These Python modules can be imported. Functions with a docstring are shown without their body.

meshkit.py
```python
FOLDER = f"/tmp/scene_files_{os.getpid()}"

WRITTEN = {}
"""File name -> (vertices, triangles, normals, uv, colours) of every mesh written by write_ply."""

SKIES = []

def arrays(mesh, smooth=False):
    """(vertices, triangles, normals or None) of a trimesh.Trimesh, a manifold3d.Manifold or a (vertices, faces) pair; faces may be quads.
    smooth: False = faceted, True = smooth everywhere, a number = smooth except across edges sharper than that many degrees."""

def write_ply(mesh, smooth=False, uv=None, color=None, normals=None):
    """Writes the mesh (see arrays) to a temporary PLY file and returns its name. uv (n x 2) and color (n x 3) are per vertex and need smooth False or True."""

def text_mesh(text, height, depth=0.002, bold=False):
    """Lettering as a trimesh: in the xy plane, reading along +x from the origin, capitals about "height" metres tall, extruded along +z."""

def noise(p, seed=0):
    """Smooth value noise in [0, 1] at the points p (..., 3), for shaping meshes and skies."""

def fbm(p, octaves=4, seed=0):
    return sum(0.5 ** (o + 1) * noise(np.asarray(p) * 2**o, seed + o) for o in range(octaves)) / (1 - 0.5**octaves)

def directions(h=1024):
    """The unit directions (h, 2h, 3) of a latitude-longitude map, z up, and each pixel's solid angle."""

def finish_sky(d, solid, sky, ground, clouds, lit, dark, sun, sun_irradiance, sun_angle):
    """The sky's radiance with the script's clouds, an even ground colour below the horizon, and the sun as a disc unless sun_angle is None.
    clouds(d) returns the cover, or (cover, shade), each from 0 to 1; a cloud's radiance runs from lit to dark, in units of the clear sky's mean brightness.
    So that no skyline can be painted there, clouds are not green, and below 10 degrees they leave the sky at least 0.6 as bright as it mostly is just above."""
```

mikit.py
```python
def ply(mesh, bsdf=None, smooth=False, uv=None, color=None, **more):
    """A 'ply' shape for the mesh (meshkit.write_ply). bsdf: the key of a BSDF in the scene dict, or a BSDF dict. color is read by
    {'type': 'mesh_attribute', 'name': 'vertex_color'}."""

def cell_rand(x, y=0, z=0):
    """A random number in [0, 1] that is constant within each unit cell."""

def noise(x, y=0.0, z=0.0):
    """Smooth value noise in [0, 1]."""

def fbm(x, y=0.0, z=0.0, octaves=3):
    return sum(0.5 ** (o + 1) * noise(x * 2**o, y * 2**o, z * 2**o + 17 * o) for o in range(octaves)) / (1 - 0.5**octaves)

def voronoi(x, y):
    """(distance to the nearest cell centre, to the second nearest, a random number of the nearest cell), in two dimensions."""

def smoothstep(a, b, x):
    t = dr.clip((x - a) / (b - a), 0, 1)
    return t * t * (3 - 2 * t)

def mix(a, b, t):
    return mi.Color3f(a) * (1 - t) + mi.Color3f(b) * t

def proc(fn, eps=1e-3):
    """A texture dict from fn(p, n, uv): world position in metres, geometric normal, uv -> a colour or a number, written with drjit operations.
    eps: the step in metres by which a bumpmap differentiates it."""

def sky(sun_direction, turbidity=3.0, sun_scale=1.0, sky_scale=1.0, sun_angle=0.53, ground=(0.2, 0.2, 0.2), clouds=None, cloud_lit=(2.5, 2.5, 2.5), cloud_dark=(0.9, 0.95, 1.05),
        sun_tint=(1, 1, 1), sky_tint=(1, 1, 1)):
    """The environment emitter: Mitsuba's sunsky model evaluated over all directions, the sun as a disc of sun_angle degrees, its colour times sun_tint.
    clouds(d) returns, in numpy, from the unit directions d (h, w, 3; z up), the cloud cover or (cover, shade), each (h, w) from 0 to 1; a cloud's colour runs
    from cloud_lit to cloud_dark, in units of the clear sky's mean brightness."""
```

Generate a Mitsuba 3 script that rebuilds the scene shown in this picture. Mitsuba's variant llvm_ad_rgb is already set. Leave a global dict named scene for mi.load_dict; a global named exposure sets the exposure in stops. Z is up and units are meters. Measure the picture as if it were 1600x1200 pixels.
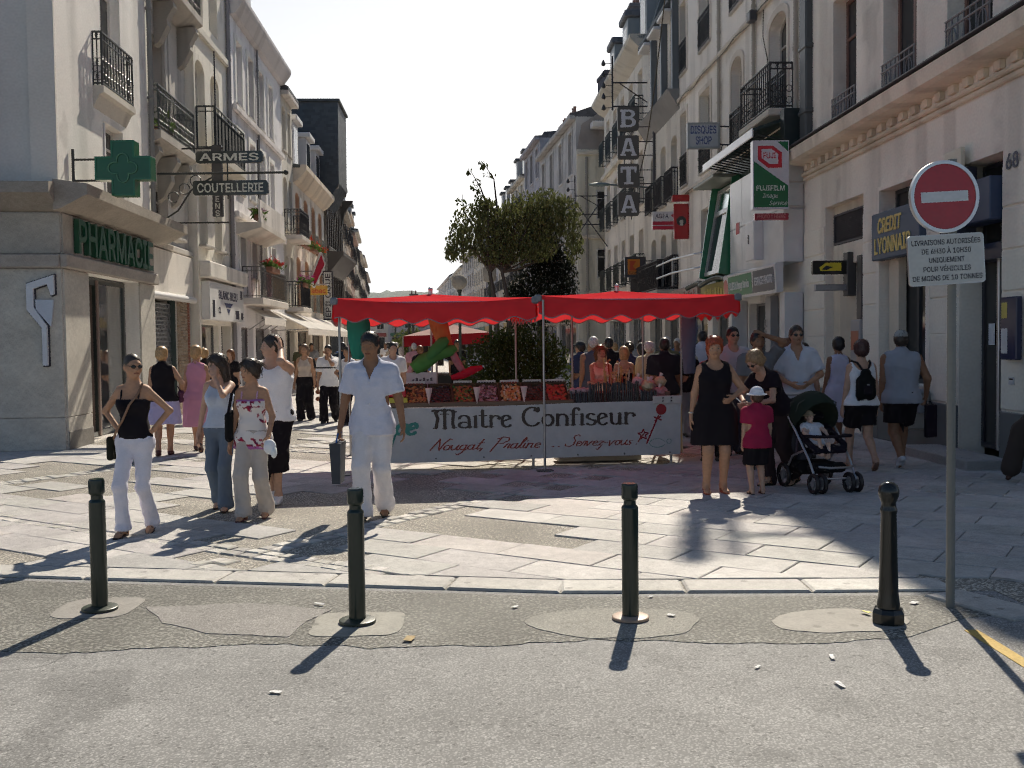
import math, random
import numpy as np
import trimesh
import drjit as dr
import mitsuba as mi
import mikit, meshkit
from mikit import proc, noise, fbm, voronoi, cell_rand, smoothstep, mix
from shapely.geometry import Polygon, LineString, Point, box as sbox
from shapely.ops import unary_union

T4 = mi.ScalarTransform4f
scene, labels = {}, {}

# ---------------------------------------------------------------- camera, daylight, exposure
CAM_H, PITCH, ROLL = 1.72, math.atan(65 / 1600), math.atan(0.0125)
_f = np.array([0, math.cos(PITCH), -math.sin(PITCH)])
_u = np.array([0, math.sin(PITCH), math.cos(PITCH)]) * math.cos(ROLL) + np.array([1.0, 0, 0]) * math.sin(ROLL)
scene['camera'] = {'type': 'perspective', 'fov': 53.13, 'fov_axis': 'x', 'near_clip': 0.05, 'far_clip': 6000.0,
                   'to_world': T4().look_at(origin=[0, 0, CAM_H], target=[0, float(_f[1]), CAM_H + float(_f[2])], up=_u.tolist())}
SUN = (0.19, 1.0, 0.915)
def veil(d):
    """bright summer haze lying low over the town on the sunward side, thinning out upwards and to the sides"""
    az = np.degrees(np.arctan2(d[..., 0] - 0.0, d[..., 1])) - math.degrees(math.atan2(SUN[0], SUN[1]))
    el = np.degrees(np.arcsin(np.clip(d[..., 2], -1, 1)))
    return np.exp(-(az / 55.0) ** 2) * np.clip(1.25 - el / 38.0, 0, 1)
scene['sky'] = mikit.sky(SUN, turbidity=3.0, sun_scale=2.05, sky_scale=1.0, sun_angle=0.6, ground=(0.22, 0.21, 0.20), sun_tint=(0.91, 1.0, 1.14), sky_tint=(1.0, 0.985, 0.96), clouds=veil, cloud_lit=(5.6, 5.5, 5.4))
exposure = 1.40
HAZE = 0.00009

# ---------------------------------------------------------------- materials (base colours are carried by each mesh in its uv: u = red, v = 100*green floored + blue)
def _base(uv):
    g = dr.floor(uv.y)
    return mi.Color3f(uv.x, g / 100.0, uv.y - g)

def _plaster(p, n, uv):
    q = p.x + p.y
    streak = smoothstep(0.50, 0.80, noise(q * 2.3, p.z * 0.22, 3.0)) * (0.35 + 0.65 * noise(q * 9.0, p.z * 0.7, 1.0))
    patch = fbm(q * 0.55, p.z * 0.6, 5.0)
    spot = smoothstep(0.66, 0.80, fbm(q * 1.7, p.z * 1.5, 9.0))
    grain = noise(p.x * 38, p.y * 38, p.z * 38)
    return _base(uv) * ((0.79 + 0.34 * patch + 0.12 * (grain - 0.5)) * (1 - 0.26 * streak) * (1 - 0.16 * spot))

def _plaster_bump(p, n, uv):
    return noise(p.x * 45, p.y * 45, p.z * 45) + 2.0 * noise(p.x * 6, p.y * 6, p.z * 6)

def _stone(p, n, uv):
    sp = noise(p.x * 95, p.y * 95, p.z * 95)
    blot = fbm(p.x * 2.1, p.y * 2.1, p.z * 2.1 + 2.0)
    gum = smoothstep(0.085, 0.05, voronoi(p.x * 2.6 + p.z * 2.1, p.y * 2.6 + p.z * 1.3)[0])
    fine = fbm(p.x * 16, p.y * 16, p.z * 16 + 4.0)
    return _base(uv) * ((0.72 + 0.28 * sp + 0.40 * (blot - 0.5) + 0.34 * (fine - 0.5) + 0.12) * (1 - 0.35 * gum * smoothstep(0.5, 0.9, n.z)))

def _stone_bump(p, n, uv):
    return noise(p.x * 70, p.y * 70, p.z * 70) + 1.5 * noise(p.x * 14, p.y * 14, p.z * 14)

def _asphalt(p, n, uv):
    d1, d2, r = voronoi(p.x * 75, p.y * 75)
    d3, d4, r2 = voronoi(p.x * 34 + 5, p.y * 34)
    line = dr.abs(fbm(p.x * 0.55 + 3, p.y * 0.8, 21.0, 4) - 0.5)
    crack = smoothstep(0.0045, 0.0015, line) * smoothstep(0.5, 0.62, noise(p.x * 0.4, p.y * 0.4, 4.0))
    oil = smoothstep(0.62, 0.75, fbm(p.x * 1.9, p.y * 1.9, 13.0))
    patch = fbm(p.x * 0.9, p.y * 1.3, 7.0)
    blot = fbm(p.x * 6, p.y * 6, 2.0)
    peb = 0.64 + 0.54 * r * smoothstep(0.6, 0.25, d1) + 0.26 * smoothstep(0.86, 0.96, r2) * smoothstep(0.5, 0.3, d3) - 0.22 * smoothstep(0.18, 0.06, r2) * smoothstep(0.5, 0.3, d3)
    return _base(uv) * (peb * (0.74 + 0.30 * patch + 0.28 * blot) * (1 - 0.55 * crack) * (1 - 0.22 * oil))

def _asphalt_bump(p, n, uv):
    d1, d2, r = voronoi(p.x * 75, p.y * 75)
    return smoothstep(0.6, 0.15, d1) * (0.4 + 0.6 * r)

def _coarse(p, n, uv):
    d1, d2, r = voronoi(p.x * 46, p.y * 46)
    patch = fbm(p.x * 1.6, p.y * 1.6, 7.0)
    return _base(uv) * ((0.35 + 1.05 * r * smoothstep(0.6, 0.3, d1)) * (0.65 + 0.7 * patch))

def _coarse_bump(p, n, uv):
    d1, d2, r = voronoi(p.x * 46, p.y * 46)
    return smoothstep(0.65, 0.15, d1) * (0.4 + 0.6 * r)

def _cloth(p, n, uv):
    return _base(uv) * (0.86 + 0.18 * fbm(p.x * 14, p.y * 14, p.z * 9) + 0.12 * noise(p.x * 160, p.y * 160, p.z * 160))

def _skin(p, n, uv):
    return _base(uv) * (0.80 + 0.26 * fbm(p.x * 22, p.y * 22, p.z * 22) + 0.16 * noise(p.x * 60, p.y * 60, p.z * 60))

def _canvas(p, n, uv):
    return _base(uv) * (0.70 + 0.38 * fbm(p.x * 1.6, p.y * 1.6, p.z * 2.2) + 0.18 * fbm(p.x * 9, p.y * 9, p.z * 9))

def _hair(p, n, uv):
    return _base(uv) * (0.55 + 0.9 * noise(p.x * 150, p.y * 150, p.z * 40))

def _paint(p, n, uv):
    w = fbm(p.x * 3 + 9, p.y * 3, p.z * 3)
    s = noise(p.x * 60, p.y * 60, p.z * 60)
    return _base(uv) * (0.82 + 0.24 * w + 0.10 * s)

def _slate(p, n, uv):
    q = p.x * 0.9 + p.y * 1.1
    row = dr.floor(p.z * 7.0)
    c = cell_rand(dr.floor(q * 5.0 + 0.5 * (row - 2 * dr.floor(row / 2))), row, 3.0)
    return _base(uv) * (0.70 + 0.45 * c + 0.2 * fbm(q * 1.5, p.z * 1.5, 1.0))

def _leaf(p, n, uv):
    return _base(uv) * (0.6 + 0.8 * noise(p.x * 7, p.y * 7, p.z * 7))

def two(b): return {'type': 'twosided', 'bsdf': b}
def bump(b, fn, scale, eps): return {'type': 'bumpmap', 'arbitrary': proc(fn, eps), 'scale': scale, 'bsdf': b}
def prin(fn, rough, spec=0.4, **k): return {'type': 'principled', 'base_color': proc(fn), 'roughness': rough, 'specular': spec, **k}

scene['plaster'] = two(bump(prin(_plaster, 0.9, 0.25), _plaster_bump, 0.0012, 4e-3))
scene['stone'] = two(bump(prin(_stone, 0.75, 0.35), _stone_bump, 0.0016, 3e-3))
scene['asphalt'] = two(bump(prin(_asphalt, 0.85, 0.35), _asphalt_bump, 0.0012, 2e-3))
scene['coarse'] = two(bump(prin(_coarse, 0.8, 0.4), _coarse_bump, 0.006, 3e-3))
scene['cloth'] = two(prin(_cloth, 0.95, 0.12, sheen=0.25))
scene['skin'] = two(prin(_skin, 0.58, 0.32))
scene['hair'] = two(prin(_hair, 0.42, 0.5))
scene['paint'] = two(prin(_paint, 0.42, 0.45))
scene['gloss'] = two(prin(_paint, 0.16, 0.5))
scene['slate'] = two(prin(_slate, 0.6, 0.4))
scene['metal'] = two(prin(_paint, 0.38, 0.5, metallic=0.9))
scene['leaf'] = {'type': 'principledthin', 'base_color': proc(_leaf), 'roughness': 0.5, 'diff_trans': 0.55, 'spec_trans': 0.0}
scene['canopy'] = {'type': 'principledthin', 'base_color': proc(_canvas), 'roughness': 0.6, 'diff_trans': 0.62, 'spec_trans': 0.0}
scene['printed'] = two({'type': 'principled', 'base_color': {'type': 'mesh_attribute', 'name': 'vertex_color'}, 'roughness': 0.9, 'specular': 0.15})
scene['pane'] = two({'type': 'principled', 'base_color': {'type': 'rgb', 'value': [0.018, 0.021, 0.024]}, 'roughness': 0.04, 'specular': 0.6})
scene['pane_curtain'] = two({'type': 'principled', 'base_color': {'type': 'rgb', 'value': [0.30, 0.29, 0.27]}, 'roughness': 0.08, 'specular': 0.5})
scene['glass'] = {'type': 'thindielectric'}
scene['mirror'] = two({'type': 'roughconductor', 'alpha': 0.03, 'specular_reflectance': {'type': 'rgb', 'value': [0.8, 0.86, 0.85]}})

# ---------------------------------------------------------------- scene entries
_count = {}
def numbered(k):
    n = _count.get(k, 0)
    _count[k] = n + 1
    return k if n == 0 else f'{k}_{n:03d}'

def lab(k, label=None, cat=None, group=None, kind=None):
    d = labels.setdefault(k, {})
    for a, b in (('label', label), ('category', cat), ('group', group), ('kind', kind)):
        if b: d[a] = b
    return k

def top(name, label=None, cat=None, group=None, kind=None):
    return lab(numbered(name), label, cat, group, kind)

def tm(m):
    if hasattr(m, 'to_mesh'):
        q = m.to_mesh(); return trimesh.Trimesh(q.vert_properties[:, :3], q.tri_verts, process=False)
    return m

def shape(mesh, mat, rgb=(0.5, 0.5, 0.5), smooth=False):
    m = tm(mesh)
    if smooth is not False and smooth is not True:
        m = trimesh.graph.smooth_shade(m, angle=math.radians(smooth), facet_minarea=None); smooth = True
    v = np.asarray(m.vertices)
    if mat in ('pane', 'pane_curtain', 'glass', 'mirror'):
        return mikit.ply((v, np.asarray(m.faces)), mat, smooth=smooth)
    uv = np.tile([rgb[0], math.floor(rgb[1] * 100 + 0.5) + min(max(rgb[2], 0.004), 0.985)], (len(v), 1))
    return mikit.ply((v, np.asarray(m.faces)), mat, smooth=smooth, uv=uv)

def put(key, mesh, mat, rgb=(0.5, 0.5, 0.5), smooth=False):
    scene[key] = shape(mesh, mat, rgb, smooth); return key

def part(parent, name, mesh, mat, rgb=(0.5, 0.5, 0.5), smooth=False, label=None, kind=None):
    k = numbered(parent + '__' + name)
    put(k, mesh, mat, rgb, smooth)
    if label or kind: lab(k, label, kind=kind)
    return k

def one(name, mesh, mat, rgb, label, cat, group=None, smooth=False, kind=None):
    k = top(name, label, cat, group, kind); return put(k, mesh, mat, rgb, smooth)

# ---------------------------------------------------------------- mesh helpers
def cat(*ms):
    ms = [tm(m) for m in (ms[0] if len(ms) == 1 and isinstance(ms[0], (list, tuple)) else ms)]
    return trimesh.util.concatenate(ms) if len(ms) > 1 else ms[0]

def bx(x0, x1, y0, y1, z0, z1):
    m = trimesh.creation.box((abs(x1 - x0), abs(y1 - y0), abs(z1 - z0)))
    m.apply_translation(((x0 + x1) / 2, (y0 + y1) / 2, (z0 + z1) / 2)); return m

def cbx(x0, x1, y0, y1, z0, z1, c=0.01):
    """a box with chamfered edges"""
    x0, x1, y0, y1, z0, z1 = min(x0, x1), max(x0, x1), min(y0, y1), max(y0, y1), min(z0, z1), max(z0, z1)
    c = min(c, 0.45 * min(x1 - x0, y1 - y0, z1 - z0))
    pts = []
    for sx in (0, 1):
        for sy in (0, 1):
            for sz in (0, 1):
                X, Y, Z = (x0, x1)[sx], (y0, y1)[sy], (z0, z1)[sz]
                ix, iy, iz = (1, -1)[sx] * c, (1, -1)[sy] * c, (1, -1)[sz] * c
                pts += [(X, Y + iy, Z + iz), (X + ix, Y, Z + iz), (X + ix, Y + iy, Z)]
    return trimesh.Trimesh(np.array(pts), process=False).convex_hull

def cyl(p, q, r, n=10, r2=None):
    p, q = np.asarray(p, float), np.asarray(q, float)
    return tube([p, q], [r, r if r2 is None else r2], n)

def tube(pts, r, n=8, caps=True):
    p = np.asarray(pts, float); m = len(p)
    r = np.broadcast_to(np.asarray(r, float), (m,))
    t = np.gradient(p, axis=0); t /= np.linalg.norm(t, axis=1, keepdims=True) + 1e-12
    a0 = np.cross(t[0], [0, 0, 1.0] if abs(t[0][2]) < 0.9 else [1.0, 0, 0]); a0 /= np.linalg.norm(a0)
    A = []
    for i in range(m):
        a0 = a0 - t[i] * (a0 @ t[i]); a0 = a0 / (np.linalg.norm(a0) + 1e-12); A.append(a0)
    A = np.array(A); B = np.cross(t, A)
    th = np.arange(n) * 2 * np.pi / n
    v = (p[:, None] + r[:, None, None] * (np.cos(th)[None, :, None] * A[:, None] + np.sin(th)[None, :, None] * B[:, None])).reshape(-1, 3)
    f = []
    for i in range(m - 1):
        for j in range(n):
            a, b = i * n + j, i * n + (j + 1) % n
            f += [(a, b, b + n), (a, b + n, a + n)]
    if caps:
        v = np.vstack([v, p[0], p[-1]]); k = m * n
        for j in range(n):
            f += [(k, (j + 1) % n, j), (k + 1, (m - 1) * n + j, (m - 1) * n + (j + 1) % n)]
    return trimesh.Trimesh(v, f, process=False)

def lathe(prof, n=24, at=(0, 0, 0)):
    """prof: [(r, z)...] from bottom to top"""
    th = np.arange(n) * 2 * np.pi / n
    v = np.array([[r * math.cos(t) + at[0], r * math.sin(t) + at[1], z + at[2]] for r, z in prof for t in th])
    f = []
    for i in range(len(prof) - 1):
        for j in range(n):
            a, b = i * n + j, i * n + (j + 1) % n
            f += [(a, b, b + n), (a, b + n, a + n)]
    k = len(v); m = (len(prof) - 1) * n
    v = np.vstack([v, [at[0], at[1], prof[0][1] + at[2]], [at[0], at[1], prof[-1][1] + at[2]]])
    for j in range(n):
        f += [(k, (j + 1) % n, j), (k + 1, m + j, m + (j + 1) % n)]
    return trimesh.Trimesh(v, f, process=False)

def ball(c, r, sub=2, sc=(1, 1, 1)):
    m = trimesh.creation.icosphere(subdivisions=sub, radius=1.0)
    m.apply_scale(np.array(sc, float) * r); m.apply_translation(c); return m

def xf(m, M):
    m = tm(m).copy(); M = np.asarray(M, float)
    m.vertices = m.vertices @ M[:3, :3].T + M[:3, 3]
    if np.linalg.det(M[:3, :3]) < 0: m.faces = m.faces[:, ::-1]
    return m

def ext(poly, depth):
    gs = [g for g in getattr(poly, 'geoms', [poly]) if g.area > 1e-8 and g.geom_type == 'Polygon']
    return cat([trimesh.creation.extrude_polygon(g, depth, engine='earcut') for g in gs])

def fm(origin, ex, ey, ez):
    M = np.eye(4); M[:3, 0], M[:3, 1], M[:3, 2], M[:3, 3] = ex, ey, ez, origin; return M

def flat(poly, origin, ex, up, depth=0.004):
    """a plate cut to POLY (in ex / up metres), its back at ORIGIN, facing ex x up"""
    ex, up = np.asarray(ex, float), np.asarray(up, float)
    return xf(ext(poly, depth), fm(origin, ex, up, np.cross(ex, up)))

def lettering(s, h, origin, ex, up=(0, 0, 1), width=None, bold=True, depth=0.004, shear=0.0, mode='l'):
    m = meshkit.text_mesh(s, h, depth, bold)
    b = m.bounds; m.apply_translation((-b[0][0], 0, 0))
    w = b[1][0] - b[0][0]
    if width: m.vertices[:, 0] *= width / w; w = width
    if shear: m.vertices[:, 0] += shear * m.vertices[:, 1]
    if mode == 'c': m.vertices[:, 0] -= w / 2
    ex, up = np.asarray(ex, float), np.asarray(up, float)
    return xf(m, fm(origin, ex, up, np.cross(ex, up)))

def rrect(x0, x1, y0, y1, r):
    return sbox(x0 + r, y0 + r, x1 - r, y1 - r).buffer(r, quad_segs=5)

def arc(cx, cy, r, a0, a1, n=14, ry=None):
    return [(cx + r * math.cos(math.radians(a0 + (a1 - a0) * i / n)), cy + (ry or r) * math.sin(math.radians(a0 + (a1 - a0) * i / n))) for i in range(n + 1)]
# ---------------------------------------------------------------- people: one smooth body surface each, from rounded bones blended together
def snets(F, o, h):
    """surface nets of the field F (inside negative) on a grid from corner o with step h"""
    S = F < 0
    c = [S[i:S.shape[0] - 1 + i, j:S.shape[1] - 1 + j, k:S.shape[2] - 1 + k] for i in (0, 1) for j in (0, 1) for k in (0, 1)]
    n = sum(x.astype(np.int8) for x in c)
    cells = np.argwhere((n > 0) & (n < 8))
    if len(cells) == 0: return trimesh.Trimesh()
    idx = -np.ones(c[0].shape, np.int64); idx[tuple(cells.T)] = np.arange(len(cells))
    acc, cnt = np.zeros((len(cells), 3)), np.zeros(len(cells))
    corners = np.array([(i, j, k) for i in (0, 1) for j in (0, 1) for k in (0, 1)])
    vals = np.stack([F[tuple((cells + q).T)] for q in corners], 1)
    for a in range(8):
        for b in range(a + 1, 8):
            if np.abs(corners[a] - corners[b]).sum() != 1: continue
            m = (vals[:, a] < 0) != (vals[:, b] < 0)
            t = vals[m, a] / (vals[m, a] - vals[m, b])
            acc[m] += corners[a] + t[:, None] * (corners[b] - corners[a]); cnt[m] += 1
    V = (cells + acc / cnt[:, None]) * h + o
    faces = []
    for ax in range(3):
        e = [0, 0, 0]; e[ax] = 1
        A = S[tuple(slice(0, S.shape[d] - e[d]) for d in range(3))]
        B = S[tuple(slice(e[d], S.shape[d]) for d in range(3))]
        q = np.argwhere(A != B)
        u, w = (ax + 1) % 3, (ax + 2) % 3
        ok = (q[:, u] > 0) & (q[:, w] > 0) & (q[:, u] < S.shape[u] - 1) & (q[:, w] < S.shape[w] - 1)
        q = q[ok]; s = A[tuple(q.T)]
        du, dw = np.zeros(3, int), np.zeros(3, int); du[u] = 1; dw[w] = 1
        I = [idx[tuple((q - x).T)] for x in (0 * du, du, du + dw, dw)]
        I = np.stack(I, 1)
        I[~s] = I[~s][:, ::-1]
        faces += [I[:, [0, 1, 2]], I[:, [0, 2, 3]]]
    return trimesh.Trimesh(V, np.vstack(faces), process=False)

def field(prims, h, cuts=()):
    """prims: ('c', a, b, ra, rb, k) tapered bones | ('e', centre, radii, k, R) ellipsoids | ('s', ...) ellipsoids taken away"""
    lo, hi = [], []
    for p in prims:
        if p[0] == 'c':
            r = max(p[3], p[4]); lo.append(np.minimum(p[1], p[2]) - r); hi.append(np.maximum(p[1], p[2]) + r)
        elif p[0] == 'e':
            r = np.max(p[2]); lo.append(np.asarray(p[1]) - r); hi.append(np.asarray(p[1]) + r)
    lo, hi = np.min(lo, 0) - 3 * h, np.max(hi, 0) + 3 * h
    n = np.ceil((hi - lo) / h).astype(int) + 1
    ax = [lo[d] + h * np.arange(n[d]) for d in range(3)]
    F = np.full(n, 0.3)
    for p in prims:
        if p[0] == 'c': r = max(p[3], p[4]); a, b, k = np.minimum(p[1], p[2]) - r, np.maximum(p[1], p[2]) + r, p[5]
        else: r = np.max(p[2]); a, b, k = np.asarray(p[1]) - r, np.asarray(p[1]) + r, p[3]
        pad = k + 3 * h
        sl = tuple(slice(max(0, int((a[d] - pad - lo[d]) / h)), max(0, min(n[d], int((b[d] + pad - lo[d]) / h) + 2))) for d in range(3))
        X, Y, Z = np.meshgrid(*[ax[d][sl[d]] for d in range(3)], indexing='ij')
        if X.size == 0: continue
        if p[0] == 'c':
            A, B = np.asarray(p[1], float), np.asarray(p[2], float); AB = B - A
            t = np.clip(((X - A[0]) * AB[0] + (Y - A[1]) * AB[1] + (Z - A[2]) * AB[2]) / (AB @ AB + 1e-12), 0, 1)
            D = np.sqrt((X - A[0] - t * AB[0]) ** 2 + (Y - A[1] - t * AB[1]) ** 2 + (Z - A[2] - t * AB[2]) ** 2) - (p[3] + (p[4] - p[3]) * t)
        else:
            C, R_ = np.asarray(p[1], float), np.asarray(p[2], float)
            Q = np.stack([X - C[0], Y - C[1], Z - C[2]], -1)
            if len(p) > 4 and p[4] is not None: Q = Q @ p[4]
            k0 = np.sqrt((Q / R_) ** 2 @ np.ones(3)); k1 = np.sqrt((Q / R_ ** 2) ** 2 @ np.ones(3))
            D = k0 * (k0 - 1) / (k1 + 1e-9)
        G = F[sl]
        if p[0] == 's':
            D = -D; hh = np.maximum(k - np.abs(G - D), 0) / max(k, 1e-6); F[sl] = np.maximum(G, D) + hh * hh * k / 4
        else:
            hh = np.maximum(k - np.abs(G - D), 0) / max(k, 1e-6); F[sl] = np.minimum(G, D) - hh * hh * k / 4
    if cuts:
        P = np.stack(np.meshgrid(*ax, indexing='ij'), -1)
        for c in cuts: F = np.maximum(F, c(P))
    F[[0, -1]] = F[:, [0, -1]] = F[:, :, [0, -1]] = 0.3
    return snets(F, lo, h)

def rz(a): c, s = math.cos(a), math.sin(a); return np.array([[c, -s, 0], [s, c, 0], [0, 0, 1.0]])
def rx(a): c, s = math.cos(a), math.sin(a); return np.array([[1.0, 0, 0], [0, c, -s], [0, s, c]])
def ry(a): c, s = math.cos(a), math.sin(a); return np.array([[c, 0, s], [0, 1.0, 0], [-s, 0, c]])
def unit(v): v = np.asarray(v, float); return v / (np.linalg.norm(v) + 1e-12)

def joint(a, b, l1, l2, pole):
    """the elbow or knee between a and b"""
    a, b = np.asarray(a, float), np.asarray(b, float); d = b - a; L = min(np.linalg.norm(d), (l1 + l2) * 0.995); e = unit(d)
    x = (l1 * l1 - l2 * l2 + L * L) / (2 * L); y = math.sqrt(max(l1 * l1 - x * x, 0))
    p = np.asarray(pole, float); p = unit(p - e * (p @ e))
    return a + e * x + p * y, a + e * L

WALK = {'stand': (((0.10, 0.02, 0), (-0.10, -0.01, 0)), 0.0), 'apart': (((0.15, 0.0, 0), (-0.15, 0.04, 0)), -0.012),
        'right': (((0.075, 0.25, 0.0), (-0.085, -0.27, 0.07)), -0.03), 'left': (((0.085, -0.27, 0.07), (-0.075, 0.25, 0.0)), -0.03),
        'slowr': (((0.08, 0.14, 0.0), (-0.08, -0.14, 0.03)), -0.012), 'slowl': (((0.08, -0.14, 0.03), (-0.08, 0.14, 0.0)), -0.012)}

def hand_prims(w, d, nrm, side, curl):
    """bones of a hand: wrist w, along d, palm facing nrm; side +1 puts the thumb towards d x nrm"""
    d = unit(d); nrm = unit(np.asarray(nrm, float) - d * (d @ nrm)); t = np.cross(d, nrm) * side
    P = [('c', w - d * 0.03, w + d * 0.02 + t * 0.008, 0.026, 0.026, 0.02)]
    for s, L in ((0.030, 0.070), (0.010, 0.075), (-0.010, 0.072), (-0.028, 0.064)):
        kn = w + d * 0.088 + t * s
        P.append(('c', w + d * 0.02 + t * s * 0.6, kn, 0.0145, 0.0115, 0.012))
        a, p = 0.25 * curl + 0.06, kn
        for j, l in enumerate((0.46, 0.31, 0.25)):
            q = p + (d * math.cos(a) + nrm * math.sin(a)) * L * l * 1.12
            P.append(('c', p, q, 0.0098 - 0.0012 * j, 0.0088 - 0.0012 * j, 0.004)); p = q; a += 0.62 * curl + 0.08
    b = w + d * 0.030 + t * 0.024; m = b + (d * 0.75 + t * 0.55 + nrm * 0.35) * 0.042; e = m + unit(d * (0.9) + t * 0.1 + nrm * (0.25 + 0.4 * curl)) * 0.040
    P += [('c', b, m, 0.0145, 0.0115, 0.012), ('c', m, e, 0.0108, 0.0085, 0.005)]
    return P

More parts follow.
